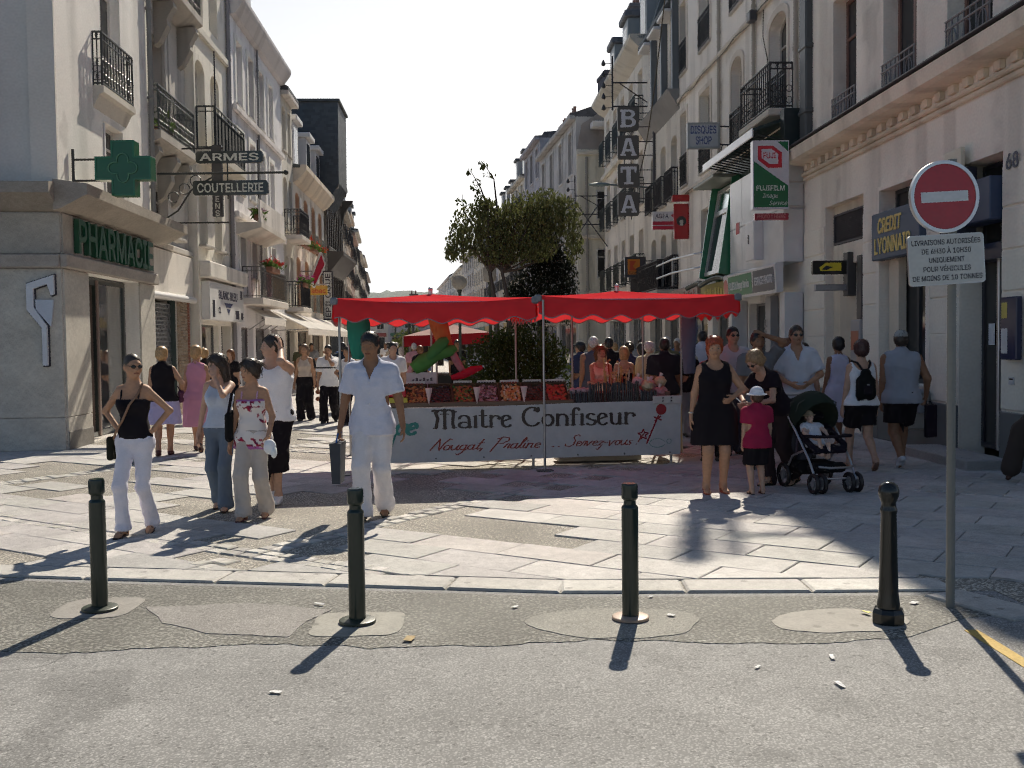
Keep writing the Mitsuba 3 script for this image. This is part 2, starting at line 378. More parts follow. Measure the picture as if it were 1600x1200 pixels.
people = {}
def person(name, label, at, yaw, H, fem, skin, hair, clothes, pose='stand', arms=(None, None), head=(0, 0), lean=0.0, turn=0.0, side=0.0,
           shoes=('shoe', (0.03, 0.03, 0.03)), res=0.014, slim=1.0, group=None, hands=((0.5, None), (0.5, None)), z0=0.0, glasses=False, hat=None,
           feet=None, hip_drop=0.0, hem_noise=1.0, child=False):
    """yaw: 0 walks away from the camera, 180 towards it. arms: (wrist, elbow pole) for right and left, for a body 1.75 m tall"""
    K = top(name, label, 'person' if not child else 'child', group)
    s = H / 1.75
    (fr, fl), dz = WALK[pose]
    if feet: fr, fl = feet
    hipc = np.array([0, 0, 0.905 + dz - hip_drop])
    Rt = rz(math.radians(turn)) @ ry(math.radians(side)) @ rx(-math.radians(lean))
    tp = lambda x, y, z: hipc + Rt @ np.array([x, y, z - 0.905])
    g = 1.0 * slim
    sw = (0.155 if fem else 0.185) * (0.94 if fem else 1.0) * (0.5 + 0.5 * slim)
    sh = [tp(sw, 0, 1.415), tp(-sw, 0, 1.415)]
    C = lambda a, b, ra, rb, k=0.05: ('c', np.asarray(a, float), np.asarray(b, float), ra, rb, k)
    hw = 0.088 if fem else 0.075
    tor = [C(tp(hw, -0.012, 0.92), tp(-hw, -0.012, 0.92), 0.108 * g, 0.108 * g), C(tp(0.052, 0.0, 1.03), tp(-0.052, 0, 1.03), 0.104 * g, 0.104 * g),
           C(tp(0.042 if fem else 0.058, 0.002, 1.12), tp(-0.042 if fem else -0.058, 0.002, 1.12), (0.086 if fem else 0.102) * g, (0.086 if fem else 0.102) * g, 0.06),
           C(tp(0.060, 0.004, 1.24), tp(-0.060, 0.004, 1.24), (0.092 if fem else 0.110) * g, (0.092 if fem else 0.110) * g, 0.06),
           C(tp(0.078, 0.0, 1.335), tp(-0.078, 0, 1.335), (0.088 if fem else 0.106) * g, (0.088 if fem else 0.106) * g, 0.06),
           C(tp(sw - 0.045, -0.005, 1.415), tp(-sw + 0.045, -0.005, 1.415), 0.062, 0.062, 0.06),
           C(tp(0.03, -0.012, 1.43), tp(0, -0.005, 1.50), 0.055, 0.045, 0.05), C(tp(-0.03, -0.012, 1.43), tp(0, -0.005, 1.50), 0.055, 0.045, 0.05)]
    if fem: tor += [C(tp(0.072, 0.066, 1.285), tp(0.070, 0.085, 1.275), 0.058, 0.045, 0.05), C(tp(-0.072, 0.066, 1.285), tp(-0.070, 0.085, 1.275), 0.058, 0.045, 0.05)]
    body = list(tor)
    limbs, legs_ = [], []
    for i, sx in ((0, 1), (1, -1)):
        a = arms[i]
        wr, pole = a if a else ((sx * 0.235, 0.05, 0.86), (sx * 0.3, -1, 0))
        el, wr = joint(sh[i], np.array(wr) + (0 if a else np.array([0, 0, dz - hip_drop])), 0.285, 0.255, pole)
        ua = (0.043 if fem else 0.050) * g
        body += [C(sh[i], el, ua * 1.12, ua * 0.82, 0.04), C(el, wr, ua * 0.84, 0.027 * (0.92 if fem else 1.05), 0.02)]
        limbs.append((sh[i], el, wr, ua))
        hip = hipc + np.array([sx * 0.085, 0, -0.005]); ft = np.array((fr, fl)[i], float)
        ank = ft + [0, -0.02, 0.088]
        kn, ank = joint(hip, ank, 0.425, 0.41, (sx * 0.06, 1, 0))
        th = (0.083 if fem else 0.080) * g
        body += [C(hip, kn, th, 0.056 * g, 0.05), C(kn, ank, 0.052 * g, 0.036 * g, 0.03), C(kn + (ank - kn) * 0.22 + [0, -0.014, 0], kn + (ank - kn) * 0.45 + [0, -0.01, 0], 0.050 * g, 0.042 * g, 0.03)]
        pitch = -0.9 * min(ft[2] / 0.10, 1.0)
        R_ = rz(-sx * 0.10) @ rx(pitch)
        heel, ball_, toe = ank + R_ @ [0, -0.035, -0.055], ank + R_ @ [0, 0.095, -0.062], ank + R_ @ [0, 0.155, -0.068]
        body += [C(ank, heel, 0.034, 0.032, 0.03), C(ank + R_ @ [0, 0.01, -0.01], ball_, 0.036, 0.027, 0.03), C(ball_ + R_ @ [0.014, 0, 0], toe, 0.026, 0.018, 0.02), C(ball_ + R_ @ [-0.014, 0, 0], toe - R_ @ [0.012, 0.014, 0], 0.026, 0.018, 0.02)]
        legs_.append((hip, kn, ank, heel, ball_, toe, R_, th))
    # head
    Rh = Rt @ rz(math.radians(head[0])) @ rx(math.radians(head[1])) if not lean else rz(math.radians(head[0])) @ rx(math.radians(head[1]))
    nk, hc = tp(0, -0.005, 1.45), tp(0, 0.012, 1.56)
    hs = 1.0 if not child else 1.22
    hp = lambda x, y, z: hc + Rh @ (np.array([x, y, z]) * hs)
    E = lambda c, r, k=0.02: ('e', c, np.array(r) * hs, k, Rh)
    nw = 0.047 if fem else 0.056
    body += [C(nk, hp(0, -0.012, 0.03), nw * 1.08, nw, 0.04)]
    body += [E(hp(0, -0.008, 0.115), (0.074, 0.094, 0.092), 0.03), E(hp(0, 0.030, 0.055), (0.060, 0.062, 0.075), 0.04), E(hp(0, 0.062, 0.010), (0.030, 0.028, 0.026), 0.03),
             E(hp(0.040, 0.056, 0.062), (0.024, 0.024, 0.024), 0.03), E(hp(-0.040, 0.056, 0.062), (0.024, 0.024, 0.024), 0.03),
             ('s', hp(0.031, 0.098, 0.094), np.array((0.020, 0.018, 0.013)) * hs, 0.015, Rh), ('s', hp(-0.031, 0.098, 0.094), np.array((0.020, 0.018, 0.013)) * hs, 0.015, Rh),
             C(hp(0, 0.084, 0.098), hp(0, 0.106, 0.064), 0.010 * hs, 0.015 * hs, 0.015), E(hp(0.014, 0.094, 0.060), (0.010, 0.012, 0.009), 0.01), E(hp(-0.014, 0.094, 0.060), (0.010, 0.012, 0.009), 0.01),
             E(hp(0, 0.082, 0.036), (0.026, 0.016, 0.010), 0.012), E(hp(0, 0.080, 0.024), (0.022, 0.016, 0.010), 0.010), E(hp(0, 0.080, 0.116), (0.050, 0.014, 0.014), 0.03)]
    body += [E(hp(sx * 0.076, -0.012, 0.080), (0.012, 0.022, 0.033), 0.01) for sx in (1, -1)]
    m = field(body, res)
    hands_ = []
    for i, sx in ((0, 1), (1, -1)):
        shd, el, wr, ua = limbs[i]; curl, dn = hands[i]
        d = unit(wr - el) if dn is None or dn[0] is None else np.array(dn[0], float)
        nrm = np.array([-sx, 0.15, 0]) if dn is None or dn[1] is None else np.array(dn[1], float)
        d0 = unit(d); n0 = unit(nrm - d0 * (d0 @ nrm)); t0 = np.cross(d0, n0)
        sgn = 1 if t0 @ np.array([0, 1.0, 0.6]) > 0 else -1
        hands_.append(field(hand_prims(wr, d, nrm, sgn, curl), min(res * 0.5, 0.0075)))
    M = np.eye(4); M[:3, :3] = rz(math.radians(yaw)) * s; M[:3, 3] = [at[0], at[1], z0]
    W = lambda mm: xf(mm, M)
    put(K, W(cat([m] + hands_)), 'skin', skin, True)
    # face details
    if res < 0.02:
        ey = cat([ball((0, 0, 0), 1, 1, (1, 1, 1)) for _ in range(1)])
        for sx in (1, -1):
            e = ball((0, 0, 0), 1, 2, np.array((0.0135, 0.008, 0.0065)) * hs); e.vertices = e.vertices @ Rh.T + hp(sx * 0.031, 0.083, 0.094)
            part(K, 'eye', W(e), 'gloss', (0.10, 0.09, 0.08), True)
            part(K, 'eyebrow', W(tube([hp(sx * 0.014, 0.091, 0.114), hp(sx * 0.032, 0.091, 0.120), hp(sx * 0.050, 0.078, 0.115)], 0.0042 * hs, 5)), 'hair', tuple(0.5 * c for c in hair[1]), True)
        part(K, 'mouth', W(tube([hp(0.024, 0.088, 0.030), hp(0.010, 0.0985, 0.032), hp(-0.010, 0.0985, 0.032), hp(-0.024, 0.088, 0.030)], 0.0062 * hs, 6)), 'skin', (skin[0] * 0.62, skin[1] * 0.42, skin[2] * 0.42), True)
    if glasses:
        gl = [ball((0, 0, 0), 1, 2, (0.026, 0.009, 0.018)) for _ in (0, 1)]
        for q, sx in zip(gl, (1, -1)): q.vertices = q.vertices @ Rh.T + hp(sx * 0.031, 0.096, 0.094)
        gl += [tube([hp(sx * 0.05, 0.092, 0.100), hp(sx * 0.075, 0.05, 0.100), hp(sx * 0.080, -0.01, 0.095)], 0.004, 5) for sx in (1, -1)] + [cyl(hp(0.02, 0.10, 0.098), hp(-0.02, 0.10, 0.098), 0.003, 5)]
        part(K, 'sunglasses', W(cat(gl)), 'gloss', (0.01, 0.01, 0.011), True)
    # hair
    style, hcol = hair
    if style:
        up = 0.012 if style in ('crop', 'shaved') else 0.02
        if style == 'shaved': up = 0.004
        hpz = [E(hp(0, -0.012, 0.122), (0.074 + up, 0.093 + up, 0.090 + up), 0.02), E(hp(0, -0.045, 0.075), (0.066 + up, 0.058 + up, 0.070), 0.03)]
        if style == 'bob': hpz += [E(hp(sx * 0.058, -0.035, 0.045), (0.032, 0.050, 0.085), 0.03) for sx in (1, -1)] + [E(hp(0, -0.065, 0.04), (0.06, 0.038, 0.08), 0.03)]
        if style == 'short': hpz += [E(hp(0, -0.030, 0.165), (0.080, 0.090, 0.062), 0.03), E(hp(0, -0.075, 0.075), (0.062, 0.034, 0.070), 0.03)]
        if style == 'long': hpz += [C(hp(sx * 0.065, -0.03, 0.06), hp(sx * 0.075, -0.03, -0.10), 0.034, 0.026, 0.03) for sx in (1, -1)] + [C(hp(0, -0.07, 0.06), hp(0, -0.085, -0.13), 0.052, 0.04, 0.04), C(hp(0.045, -0.065, 0.04), hp(0.05, -0.07, -0.12), 0.04, 0.032, 0.03), C(hp(-0.045, -0.065, 0.04), hp(-0.05, -0.07, -0.12), 0.04, 0.032, 0.03)]
        if style == 'bun': hpz += [E(hp(0, -0.118, 0.135), (0.040, 0.036, 0.040), 0.015), C(hp(0, -0.14, 0.14), hp(0.02, -0.165, 0.16), 0.02, 0.008, 0.02), C(hp(0, -0.14, 0.13), hp(-0.03, -0.165, 0.12), 0.018, 0.007, 0.02)]
        hpz += [('s', hp(0, 0.118, 0.050), np.array((0.100, 0.085, 0.108 if style != 'shaved' else 0.118)) * hs, 0.02, Rh)]
        if style in ('crop', 'shaved', 'bald'): hpz += [('s', hp(0, 0.03, 0.000), np.array((0.11, 0.075, 0.07)) * hs, 0.02, Rh)]
        if style == 'bald': hpz += [('s', hp(0, 0.02, 0.215), np.array((0.085, 0.105, 0.085)) * hs, 0.02, Rh)]
        hm = field(hpz, min(res, 0.011))
        if len(hm.vertices):
            q = np.asarray(hm.vertices); nn = hm.vertex_normals
            hm.vertices = q + nn * (0.010 if style not in ('shaved', 'crop') else 0.003) * (meshkit.fbm(q * [70, 70, 26], 3, 5)[:, None] - 0.45)
            if res < 0.0145 and style not in ('shaved', 'bald'):   # loose strands lying over the mass
                rs = np.random.RandomState(int(abs(at[0] * 100)) + 3); q = np.asarray(hm.vertices); nn = np.asarray(hm.vertex_normals); ss = []
                dn_ = {'crop': 0.022, 'short': 0.045}.get(style, 0.09)
                for vi in rs.choice(len(q), min(len(q), 130 if style != 'crop' else 90), replace=False):
                    t = unit(np.cross(nn[vi], np.cross(np.array([0.25 * rs.randn(), -0.5, -1.0]), nn[vi])) + 0.10 * rs.randn(3)); p0 = q[vi] + nn[vi] * 0.001
                    ss.append(tube([p0, p0 + t * dn_ * .5 + nn[vi] * (.002 + .003 * rs.rand()), p0 + t * dn_ + nn[vi] * (-.003 + .002 * rs.randn())], [0.0042, 0.0036, 0.0012], 4, False))
                hm = cat([hm] + ss)
            part(K, 'hair', W(hm), 'hair', hcol, True)
    if hat:
        kind, col = hat
        if kind == 'bucket':
            hm = [E(hp(0, -0.01, 0.150), (0.092, 0.108, 0.088), 0.02), E(hp(0, -0.005, 0.120), (0.145, 0.155, 0.020), 0.03)]
            cut = [lambda P: (hp(0, 0, 0.105)[2] - P[..., 2])]
        else:
            hm = [E(hp(0, -0.01, 0.140), (0.088, 0.106, 0.084), 0.02), E(hp(0, 0.125, 0.140), (0.062, 0.068, 0.012), 0.015)]
            cut = [lambda P: (hp(0, 0, 0.126)[2] - P[..., 2])]
        part(K, 'hat', W(field(hm, 0.010, cut)), 'cloth', col, True)
    # clothes
    inv = lambda P: (P - hipc) @ Rt + np.array([0, 0, 0.905])
    def grow(ps, o): return [('c', p[1], p[2], p[3] + o, p[4] + o, p[5]) for p in ps]
    def folds(mm, amp, seed):
        q, nn = np.asarray(mm.vertices), mm.vertex_normals
        a = meshkit.fbm(q * [11, 11, 4.2], 3, seed) - 0.5; b = meshkit.fbm(q * [6, 6, 17], 2, seed + 9) - 0.5
        mm.vertices = q + nn * (amp * (1.5 * a + 0.8 * b))[:, None]; return mm
    for ci, c in enumerate(clothes):
        kind, col = c['kind'], c['col']; nm = c.get('name', kind); loose = c.get('loose', 0.012); amp = c.get('amp', 0.010) * hem_noise; cuts = []
        if kind in ('tank', 'cami', 'tee', 'shirt', 'dress', 'halter'):
            ps = grow(tor, loose)
            hem = c.get('hem', 0.90)
            if hem < 0.95:
                wd = c.get('flare', 0.0)
                ps.append(C(tp(hw + 0.01, -0.01, 0.90), tp(-hw - 0.01, -0.01, 0.90), 0.112 * g + loose, 0.112 * g + loose, 0.05))
                for q in np.arange(0.84, hem - 0.16, -0.06):
                    e = hw + 0.01 + wd * (0.90 - q) / max(0.90 - hem, 0.05); ps.append(C(tp(e, -0.01, q), tp(-e, -0.01, q), 0.110 * g + loose + wd * 0.3, 0.110 * g + loose + wd * 0.3, 0.04))
            cuts.append(lambda P, hem=hem: hem - inv(P)[..., 2])
            sl = c.get('sleeve', 0.0)
            if sl > 0:
                for shd, el, wr, ua in limbs:
                    e = shd + (el - shd) * min(sl, 1.0); r0, r1 = ua * 1.10 + loose * 0.6 + 0.008, ua * 0.9 + loose * 0.6 + c.get('cuff', 0.022) * 0.8
                    ps.append(C(shd, e, r0, r1, 0.04))
                    if sl > 1: ps.append(C(el, el + (wr - el) * (sl - 1), r1, 0.04 + loose, 0.02))
            sp = lambda x, y, z, r: (lambda P: r - np.linalg.norm((inv(P) - [x, y, z]) * 1.0, axis=-1))
            for shd, el, wr, ua in limbs:  # sleeve ends are open cuts
                if sl > 0:
                    e, dd = shd + (el - shd) * min(sl, 1.0), unit(el - shd)
                    if sl <= 1: cuts.append(lambda P, e=e, dd=dd: np.where(np.linalg.norm(P - e, axis=-1) < 0.14, np.clip((P - e) @ dd, -0.02, 1), -1))
            if kind in ('tank', 'cami', 'halter', 'dress') and sl == 0:
                ah = c.get('armhole', 0.088)
                cuts += [sp(sx * (sw + 0.028), 0, 1.405, ah) for sx in (1, -1)]
            neck = c.get('neck', 0.09)
            cuts.append(lambda P, neck=neck, ny=c.get('neck_y', 0.05), nz=c.get('neck_z', 1.50): neck - np.linalg.norm((inv(P) - [0, ny, nz]) * [1, 0.75, 1], axis=-1))
            if kind == 'cami': 
                cuts.append(lambda P, z=c.get('top', 1.335): inv(P)[..., 2] - z - 0.25 * np.abs(inv(P)[..., 0]) * 0)
            if kind == 'shirt':
                cuts.append(lambda P: np.minimum(0.045 - np.abs(inv(P)[..., 0]) * 1.0 - (1.44 - inv(P)[..., 2]) * 0.35, 0.5) * np.where(inv(P)[..., 1] > 0.02, 1, -1) + np.where(inv(P)[..., 1] > 0.02, 0, -1))
        elif kind in ('trousers', 'shorts', 'jeans'):
            ps = grow(tor[:2], loose * 0.8)
            hz, flare = c.get('hem', 0.04), c.get('flare', 0.0)
            for hip, kn, ank, heel, bl, toe, R_, th in legs_:
                ps.append(C(hip, kn, th + loose, 0.056 * g + loose + flare * 0.4, 0.05))
                e = ank + unit(ank - kn) * 0.05
                if hz < kn[2]: ps.append(C(kn, e, 0.056 * g + loose + flare * 0.4, 0.045 + loose + flare, 0.03))
                if hz < 0.2: ps.append(C(ank, ank + R_ @ [0, 0.03, -0.01], 0.045 + loose + flare, 0.04 + loose + flare, 0.03))
                low = [hip, kn, ank]
                def hemcut(P, kn=kn, ank=ank, hip=hip, hz=hz):
                    a, b = (kn, ank) if hz < kn[2] else (hip, kn)
                    t = (a[2] - hz) / max(a[2] - b[2], 1e-3); e = a + (b - a) * t; dd = unit(b - a)
                    q = (P - e) @ dd
                    side_ = (P[..., 0] * np.sign(hip[0] + 1e-9)) > 0.0
                    return np.where(side_, q, -1)
                cuts.append(hemcut)
            cuts.append(lambda P, w=c.get('waist', 1.02): inv(P)[..., 2] - w)
        elif kind == 'skirt':
            hem, wd = c.get('hem', 0.5), c.get('flare', 0.03)
            ps = [C(tp(0.052, 0, 1.03), tp(-0.052, 0, 1.03), 0.106 * g, 0.106 * g), C(tp(hw + 0.01, -0.01, 0.90), tp(-hw - 0.01, -0.01, 0.90), 0.112 * g + loose, 0.112 * g + loose, 0.05),
                  *[C(tp(hw + 0.01 + wd * (0.9 - q) / 0.4, -0.01, q), tp(-hw - 0.01 - wd * (0.9 - q) / 0.4, -0.01, q), 0.112 * g + wd * 0.2, 0.112 * g + wd * 0.2, 0.04) for q in np.arange(0.84, hem - 0.16, -0.06)]]
            for hip, kn, ank, *_ in legs_: ps.append(C(hip, kn, 0.085, 0.075, 0.06))
            cuts += [lambda P, hem=hem: hem - P[..., 2], lambda P: inv(P)[..., 2] - 1.03]
        mm = folds(field(ps, res, cuts), amp, 3 + ci * 7 + int(at[0] * 10) % 50)
        if c.get('print'):
            q = np.asarray(mm.vertices); colr = c['print'](q, np.array(col))
            k = numbered(K + '__' + nm); mw = W(mm)
            scene[k] = mikit.ply((np.asarray(mw.vertices), np.asarray(mw.faces)), 'printed', smooth=True, color=colr)
            if c.get('label'): lab(k, c['label'])
        else:
            part(K, nm, W(mm), 'cloth', col, True, c.get('label'))
        if kind == 'shirt':
            ro = 0.062 + loose * .5
            cl_ = [tp(math.sin(a) * ro * 1.05, -math.cos(a) * ro * .9 - .004, 1.492 - .030 * (1 - math.cos(a)) * .9) for a in np.linspace(-2.5, 2.5, 13)]
            part(K, 'collar', W(tube(cl_, [.010] + [.016] * 11 + [.010], 7)), 'cloth', tuple(c_ * .96 for c_ in col), True)
            if res < .0125: part(K, 'button', W(cat(*[ball(tp(0, .128 + loose - .02 * abs(z - 1.2), z), .0075, 1) for z in (1.30, 1.20, 1.10, 1.00)])), 'gloss', (.6, .6, .6), True)
        if kind == 'cami':
            for sx in (1, -1):
                part(K, 'shoulder_strap', W(tube([tp(sx * 0.085, 0.098 if fem else 0.1, 1.31), tp(sx * 0.088, 0.075, 1.40), tp(sx * 0.09, 0.02, 1.468), tp(sx * 0.09, -0.05, 1.45), tp(sx * 0.085, -0.098, 1.33)], 0.008, 6)), 'cloth', c.get('strap', col), True)
    # shoes
    sk, scol = shoes
    for hip, kn, ank, heel, bl, toe, R_, th in legs_:
        if sk == 'shoe':
            ps = [C(ank + R_ @ [0, -0.005, -0.03], heel, 0.042, 0.040, 0.03), C(ank + R_ @ [0, 0.02, -0.035], bl, 0.044, 0.037, 0.03), C(bl + R_ @ [0.014, 0, 0], toe, 0.034, 0.027, 0.02), C(bl - R_ @ [0.014, 0, 0], toe - R_ @ [0.012, 0.014, 0], 0.034, 0.026, 0.02)]
            fl_ = (ank + R_ @ [0, 0, -0.088]); up_ = R_ @ [0, 0, 1.0]
            part(K, 'shoe', W(field(ps, min(res, 0.012), [lambda P, a=fl_, n=up_: -((P - a) @ n), lambda P, a=ank: P[..., 2] - a[2] - 0.012])), 'paint', scol, True)
        else:
            b0 = ank + R_ @ [0, 0, -0.088]
            so = [C(heel * 1.0 + R_ @ [0, 0, -0.022], bl + R_ @ [0, 0, -0.014], 0.030, 0.036, 0.02), C(bl + R_ @ [0, 0, -0.014], toe + R_ @ [0, 0, -0.01], 0.036, 0.026, 0.02)]
            sole = field(so, min(res, 0.01), [lambda P, a=b0, n=R_ @ [0, 0, 1.0]: (P - a) @ n - 0.022, lambda P, a=b0, n=R_ @ [0, 0, 1.0]: -((P - a) @ n) - 0.004])
            st = [tube([bl + R_ @ [-0.042, 0, -0.02], bl + R_ @ [-0.02, 0.0, 0.024], bl + R_ @ [0.02, 0.0, 0.024], bl + R_ @ [0.042, 0, -0.02]], 0.010, 6), tube([ank + R_ @ [-0.04, 0.0, -0.05], ank + R_ @ [-0.03, 0.03, -0.012], ank + R_ @ [0.03, 0.03, -0.012], ank + R_ @ [0.04, 0, -0.05]], 0.007, 6)]
            part(K, 'sandal', W(cat([sole] + st)), 'paint', scol, True)
    people[K] = dict(W=W, tp=tp, hp=hp, limbs=limbs, legs=legs_, M=M, s=s, Rt=Rt)
    return K

def loc(K, p):
    """a point of the person's own frame, in the world"""
    M = people[K]['M']; return M[:3, :3] @ np.asarray(p, float) + M[:3, 3]
# ---------------------------------------------------------------- ground, road, pavement
rg = np.random.RandomState(11)
def sheet(poly, z, n=0):
    m = ext(poly, 0.02); m.apply_translation((0, 0, z - 0.02)); return m
one('ground', bx(-3000, 3000, -800, 3000, -0.5, -0.14), 'asphalt', (0.16, 0.155, 0.15), 'plain ground running out to the hills beyond the town', 'ground', kind='structure')
KERB = [(-40, 16.5), (-12, 9.6), (-6.5, 8.25), (-3.9, 7.72), (-1.2, 7.28), (0.35, 7.0), (2.5, 6.93), (3.28, 6.93), (3.34, 6.2), (3.38, -6)]
PAV = Polygon(KERB + [(40, -6), (40, 330), (-60, 330), (-60, 16.5)])
road_poly = Polygon([(-45, 17), (-60, -12), (40, -12), (40, -6)] + KERB[::-1])
one('road', sheet(road_poly.buffer(0.3), -0.018), 'asphalt', (0.250, 0.250, 0.246), 'worn grey asphalt road in the foreground', 'road', kind='structure')
part('road', 'rough_strip', sheet(Polygon([(-12, 9.5), (-6.5, 8.15), (-3.9, 7.62), (-1.2, 7.18), (0.35, 6.9), (2.5, 6.83), (3.2, 6.8), (3.1, 6.35), (2.76, 6.25)] +
     [(x, 5.83 + 0.05 * math.sin(3.1 * x) + 0.10 * (float(meshkit.fbm(np.array([x * 6.0, 1.0, 2.0]), 5, 3)) - .5)) for x in np.arange(2.3, -3.4, -0.022)] + [(-3.6, 6.2), (-6.5, 6.9), (-12, 8.6)]), -0.0138), 'coarse', (0.255, 0.245, 0.225), label='strip of coarse broken asphalt along the kerb')
def blob(cx, cy, rx_, ry_, seed, n=44, a=0.12):
    r = np.random.RandomState(seed); ph = r.rand(4) * 6.3
    return Polygon([(cx + rx_ * math.cos(t) * (1 + a * sum(math.sin(k * t + ph[k - 2]) / k for k in (2, 3, 5))), cy + ry_ * math.sin(t) * (1 + a * sum(math.sin(k * t + ph[k - 2]) / k for k in (2, 3, 5)))) for t in np.linspace(0, 6.283, n, endpoint=False)])
def ragged(pl, seed, a=.022):
    r = np.random.RandomState(seed); ls = pl.exterior; n = int(ls.length / .03); ps = [np.array(ls.interpolate(i / n, normalized=True).coords[0]) for i in range(n)]; c = np.array(pl.centroid.coords[0])
    return Polygon([p + unit(np.r_[p - c, 0])[:2] * a * (meshkit.fbm(np.array([p[0] * 7, p[1] * 7, seed]), 3, seed) - .5) * 2.2 for p in ps]).buffer(0)
for nm, pl, mt, col, lb in (('concrete_pad', rrect(-3.03, -2.52, 6.50, 7.02, 0.12), 'stone', (0.22, 0.213, 0.195), 'round-cornered concrete patch under the leftmost bollard'), ('concrete_pad', rrect(-1.25, -0.70, 6.02, 6.56, 0.09), 'stone', (0.235, 0.226, 0.205), 'square concrete patch under the second bollard'),
                    ('mortar_patch', blob(0.62, 6.25, 0.50, 0.36, 5), 'asphalt', (0.265, 0.255, 0.235), None), ('mortar_patch', blob(1.99, 6.22, 0.42, 0.26, 9), 'stone', (0.22, 0.21, 0.19), 'round patch of pale mortar beside the fat bollard'),
                    ('asphalt_patch', Polygon([(-2.45, 6.75), (-2.2, 6.35), (-1.85, 6.12), (-1.35, 6.02), (-1.3, 6.35), (-1.2, 6.62), (-1.75, 6.83)]), 'asphalt', (0.25, 0.242, 0.228), None)):
    part('road', nm, sheet(ragged(pl, len(scene)), -0.0096), mt, col, label=lb)
part('road', 'yellow_line', sheet(Polygon([(2.66, 6.0), (2.74, 6.0), (2.80, -4), (2.72, -4)]), -0.0139), 'stone', (0.40, 0.28, 0.08), label='worn yellow line along the right-hand kerb')
# pavement: mortar bed, then every slab, sett and kerbstone
one('pavement', sheet(PAV, -0.014), 'coarse', (0.42, 0.39, 0.335), 'pedestrian street paved with pale slabs, rows of setts and pebble panels', 'pavement', kind='structure')
one('far_pavement', sheet(Polygon([(-60, 27.2), (40, 27.2), (40, 329), (-60, 329)]), -0.003), 'stone', (0.40, 0.37, 0.35), 'pale paved street running away between the houses', 'pavement', kind='structure')
AD, BD = np.array([math.cos(math.radians(57)), math.sin(math.radians(57))]), np.array([math.cos(math.radians(-33)), math.sin(math.radians(-33))])
inner = PAV.buffer(-0.36)
slabs, setts = [], []
L_, W_ = 0.93, 0.62
per = 6.2
def on_strip(v, v0): return abs((v - v0 + per / 2) % per - per / 2) < 0.17
def chip(poly, z, tilt, c=0.006):
    """one stone: a prism with a bevelled rim"""
    p = np.array(poly.exterior.coords)[:-1]; cen = p.mean(0); n = len(p)
    q = cen + (p - cen) * (1 - c / np.maximum(np.linalg.norm(p - cen, axis=1, keepdims=True), 1e-6) * 1.4)
    zz = lambda a: z + (a - cen) @ tilt
    v = np.vstack([np.c_[p, zz(p) - 0.05], np.c_[p, zz(p) - c * 0.8], np.c_[q, zz(q)], [[*cen, z]], ])
    f = []
    for i in range(n):
        j = (i + 1) % n
        f += [(i, j, n + j), (i, n + j, n + i), (n + i, n + j, 2 * n + j), (n + i, 2 * n + j, 2 * n + i), (2 * n + i, 2 * n + j, 3 * n)]
    m = trimesh.Trimesh(v, f, process=False)
    return m
for i in range(-30, 60):
    a = 5.9 + (i + 0.5) * per / 13
    for j in range(-60, 40):
        b = -6.42 + (j + 0.5) * per / 7 + (0.5 * per / 7 if i % 2 else 0)
        c = AD * a + BD * b
        if not (6.5 < c[1] < 27.4 and -17 < c[0] < 9.5) or abs(c[0]) > 0.62 * c[1] + 1.6: continue
        if on_strip(a, 5.9) or on_strip(b, -6.42): continue
        ha, hb = per / 26 - 0.005, per / 14 - 0.005
        pl = Polygon([c + AD * (sa * ha) + BD * (sb * hb) for sa, sb in ((-1, -1), (-1, 1), (1, 1), (1, -1))])
        if pl.exterior.is_ccw is False: pl = Polygon(list(pl.exterior.coords)[::-1])
        g_ = meshkit.fbm(np.array([a * 0.50, b * 0.62, 3.0]), 2, 4)
        if c[0] < 1.15 + 0.03 * c[1] and g_ > 0.63: continue
        pl = pl.intersection(inner)
        if pl.is_empty or pl.area < 0.03 or pl.geom_type != 'Polygon': continue
        slabs.append((c, pl))
for kind in (0, 1):
    for s0 in range(-3, 5):
        v0 = (5.9 if kind == 0 else -6.42) + per * s0
        for row in (-.5, .5):
            t = -28.0 + 0.05 * row
            while t < 32:
                ln = 0.15 + 0.05 * rg.rand(); v = v0 + row * 0.145; w = t + ln / 2
                c = AD * v + BD * w if kind == 0 else AD * w + BD * v
                t += ln + 0.014
                if not (6.5 < c[1] < 24 and abs(c[0]) < 0.56 * c[1] + 1.0 and inner.contains(Point(c))): continue
                if kind == 1 and on_strip(w, 5.9): continue
                e = rg.rand(8) * 0.010
                q = [(-ln / 2 + e[0], -0.066 + e[1]), (ln / 2 - e[2], -0.066 + e[3]), (ln / 2 - e[4], 0.066 - e[5]), (-ln / 2 + e[6], 0.066 - e[7])]
                pp = [c + (AD * y + BD * x if kind == 0 else AD * x + BD * y) for x, y in q]
                pl = Polygon(pp); pl = pl if pl.exterior.is_ccw else Polygon(pp[::-1])
                setts.append((c, pl))
def lay(items, name, cols, limit, dz, tl, c):
    items.sort(key=lambda q: np.hypot(*q[0])); rest = []
    for k, (cen, pl) in enumerate(items):
        m = chip(pl, dz * rg.randn(), tl * rg.randn(2), c); col = cols[rg.randint(len(cols))]
        if k < limit: part('pavement', name, m, 'stone', col)
        else: rest.append(m)
    if rest: part('pavement', 'far_' + name, cat(rest), 'stone', cols[0], kind='stuff')
SL = [(0.372, 0.358, 0.345), (0.350, 0.337, 0.326), (0.395, 0.38, 0.366), (0.335, 0.324, 0.315), (0.375, 0.352, 0.334), (0.305, 0.298, 0.29), (0.335, 0.325, 0.312)]
lay(slabs, 'paving_slab', SL, 298, 0.0016, 0.0035, 0.006)
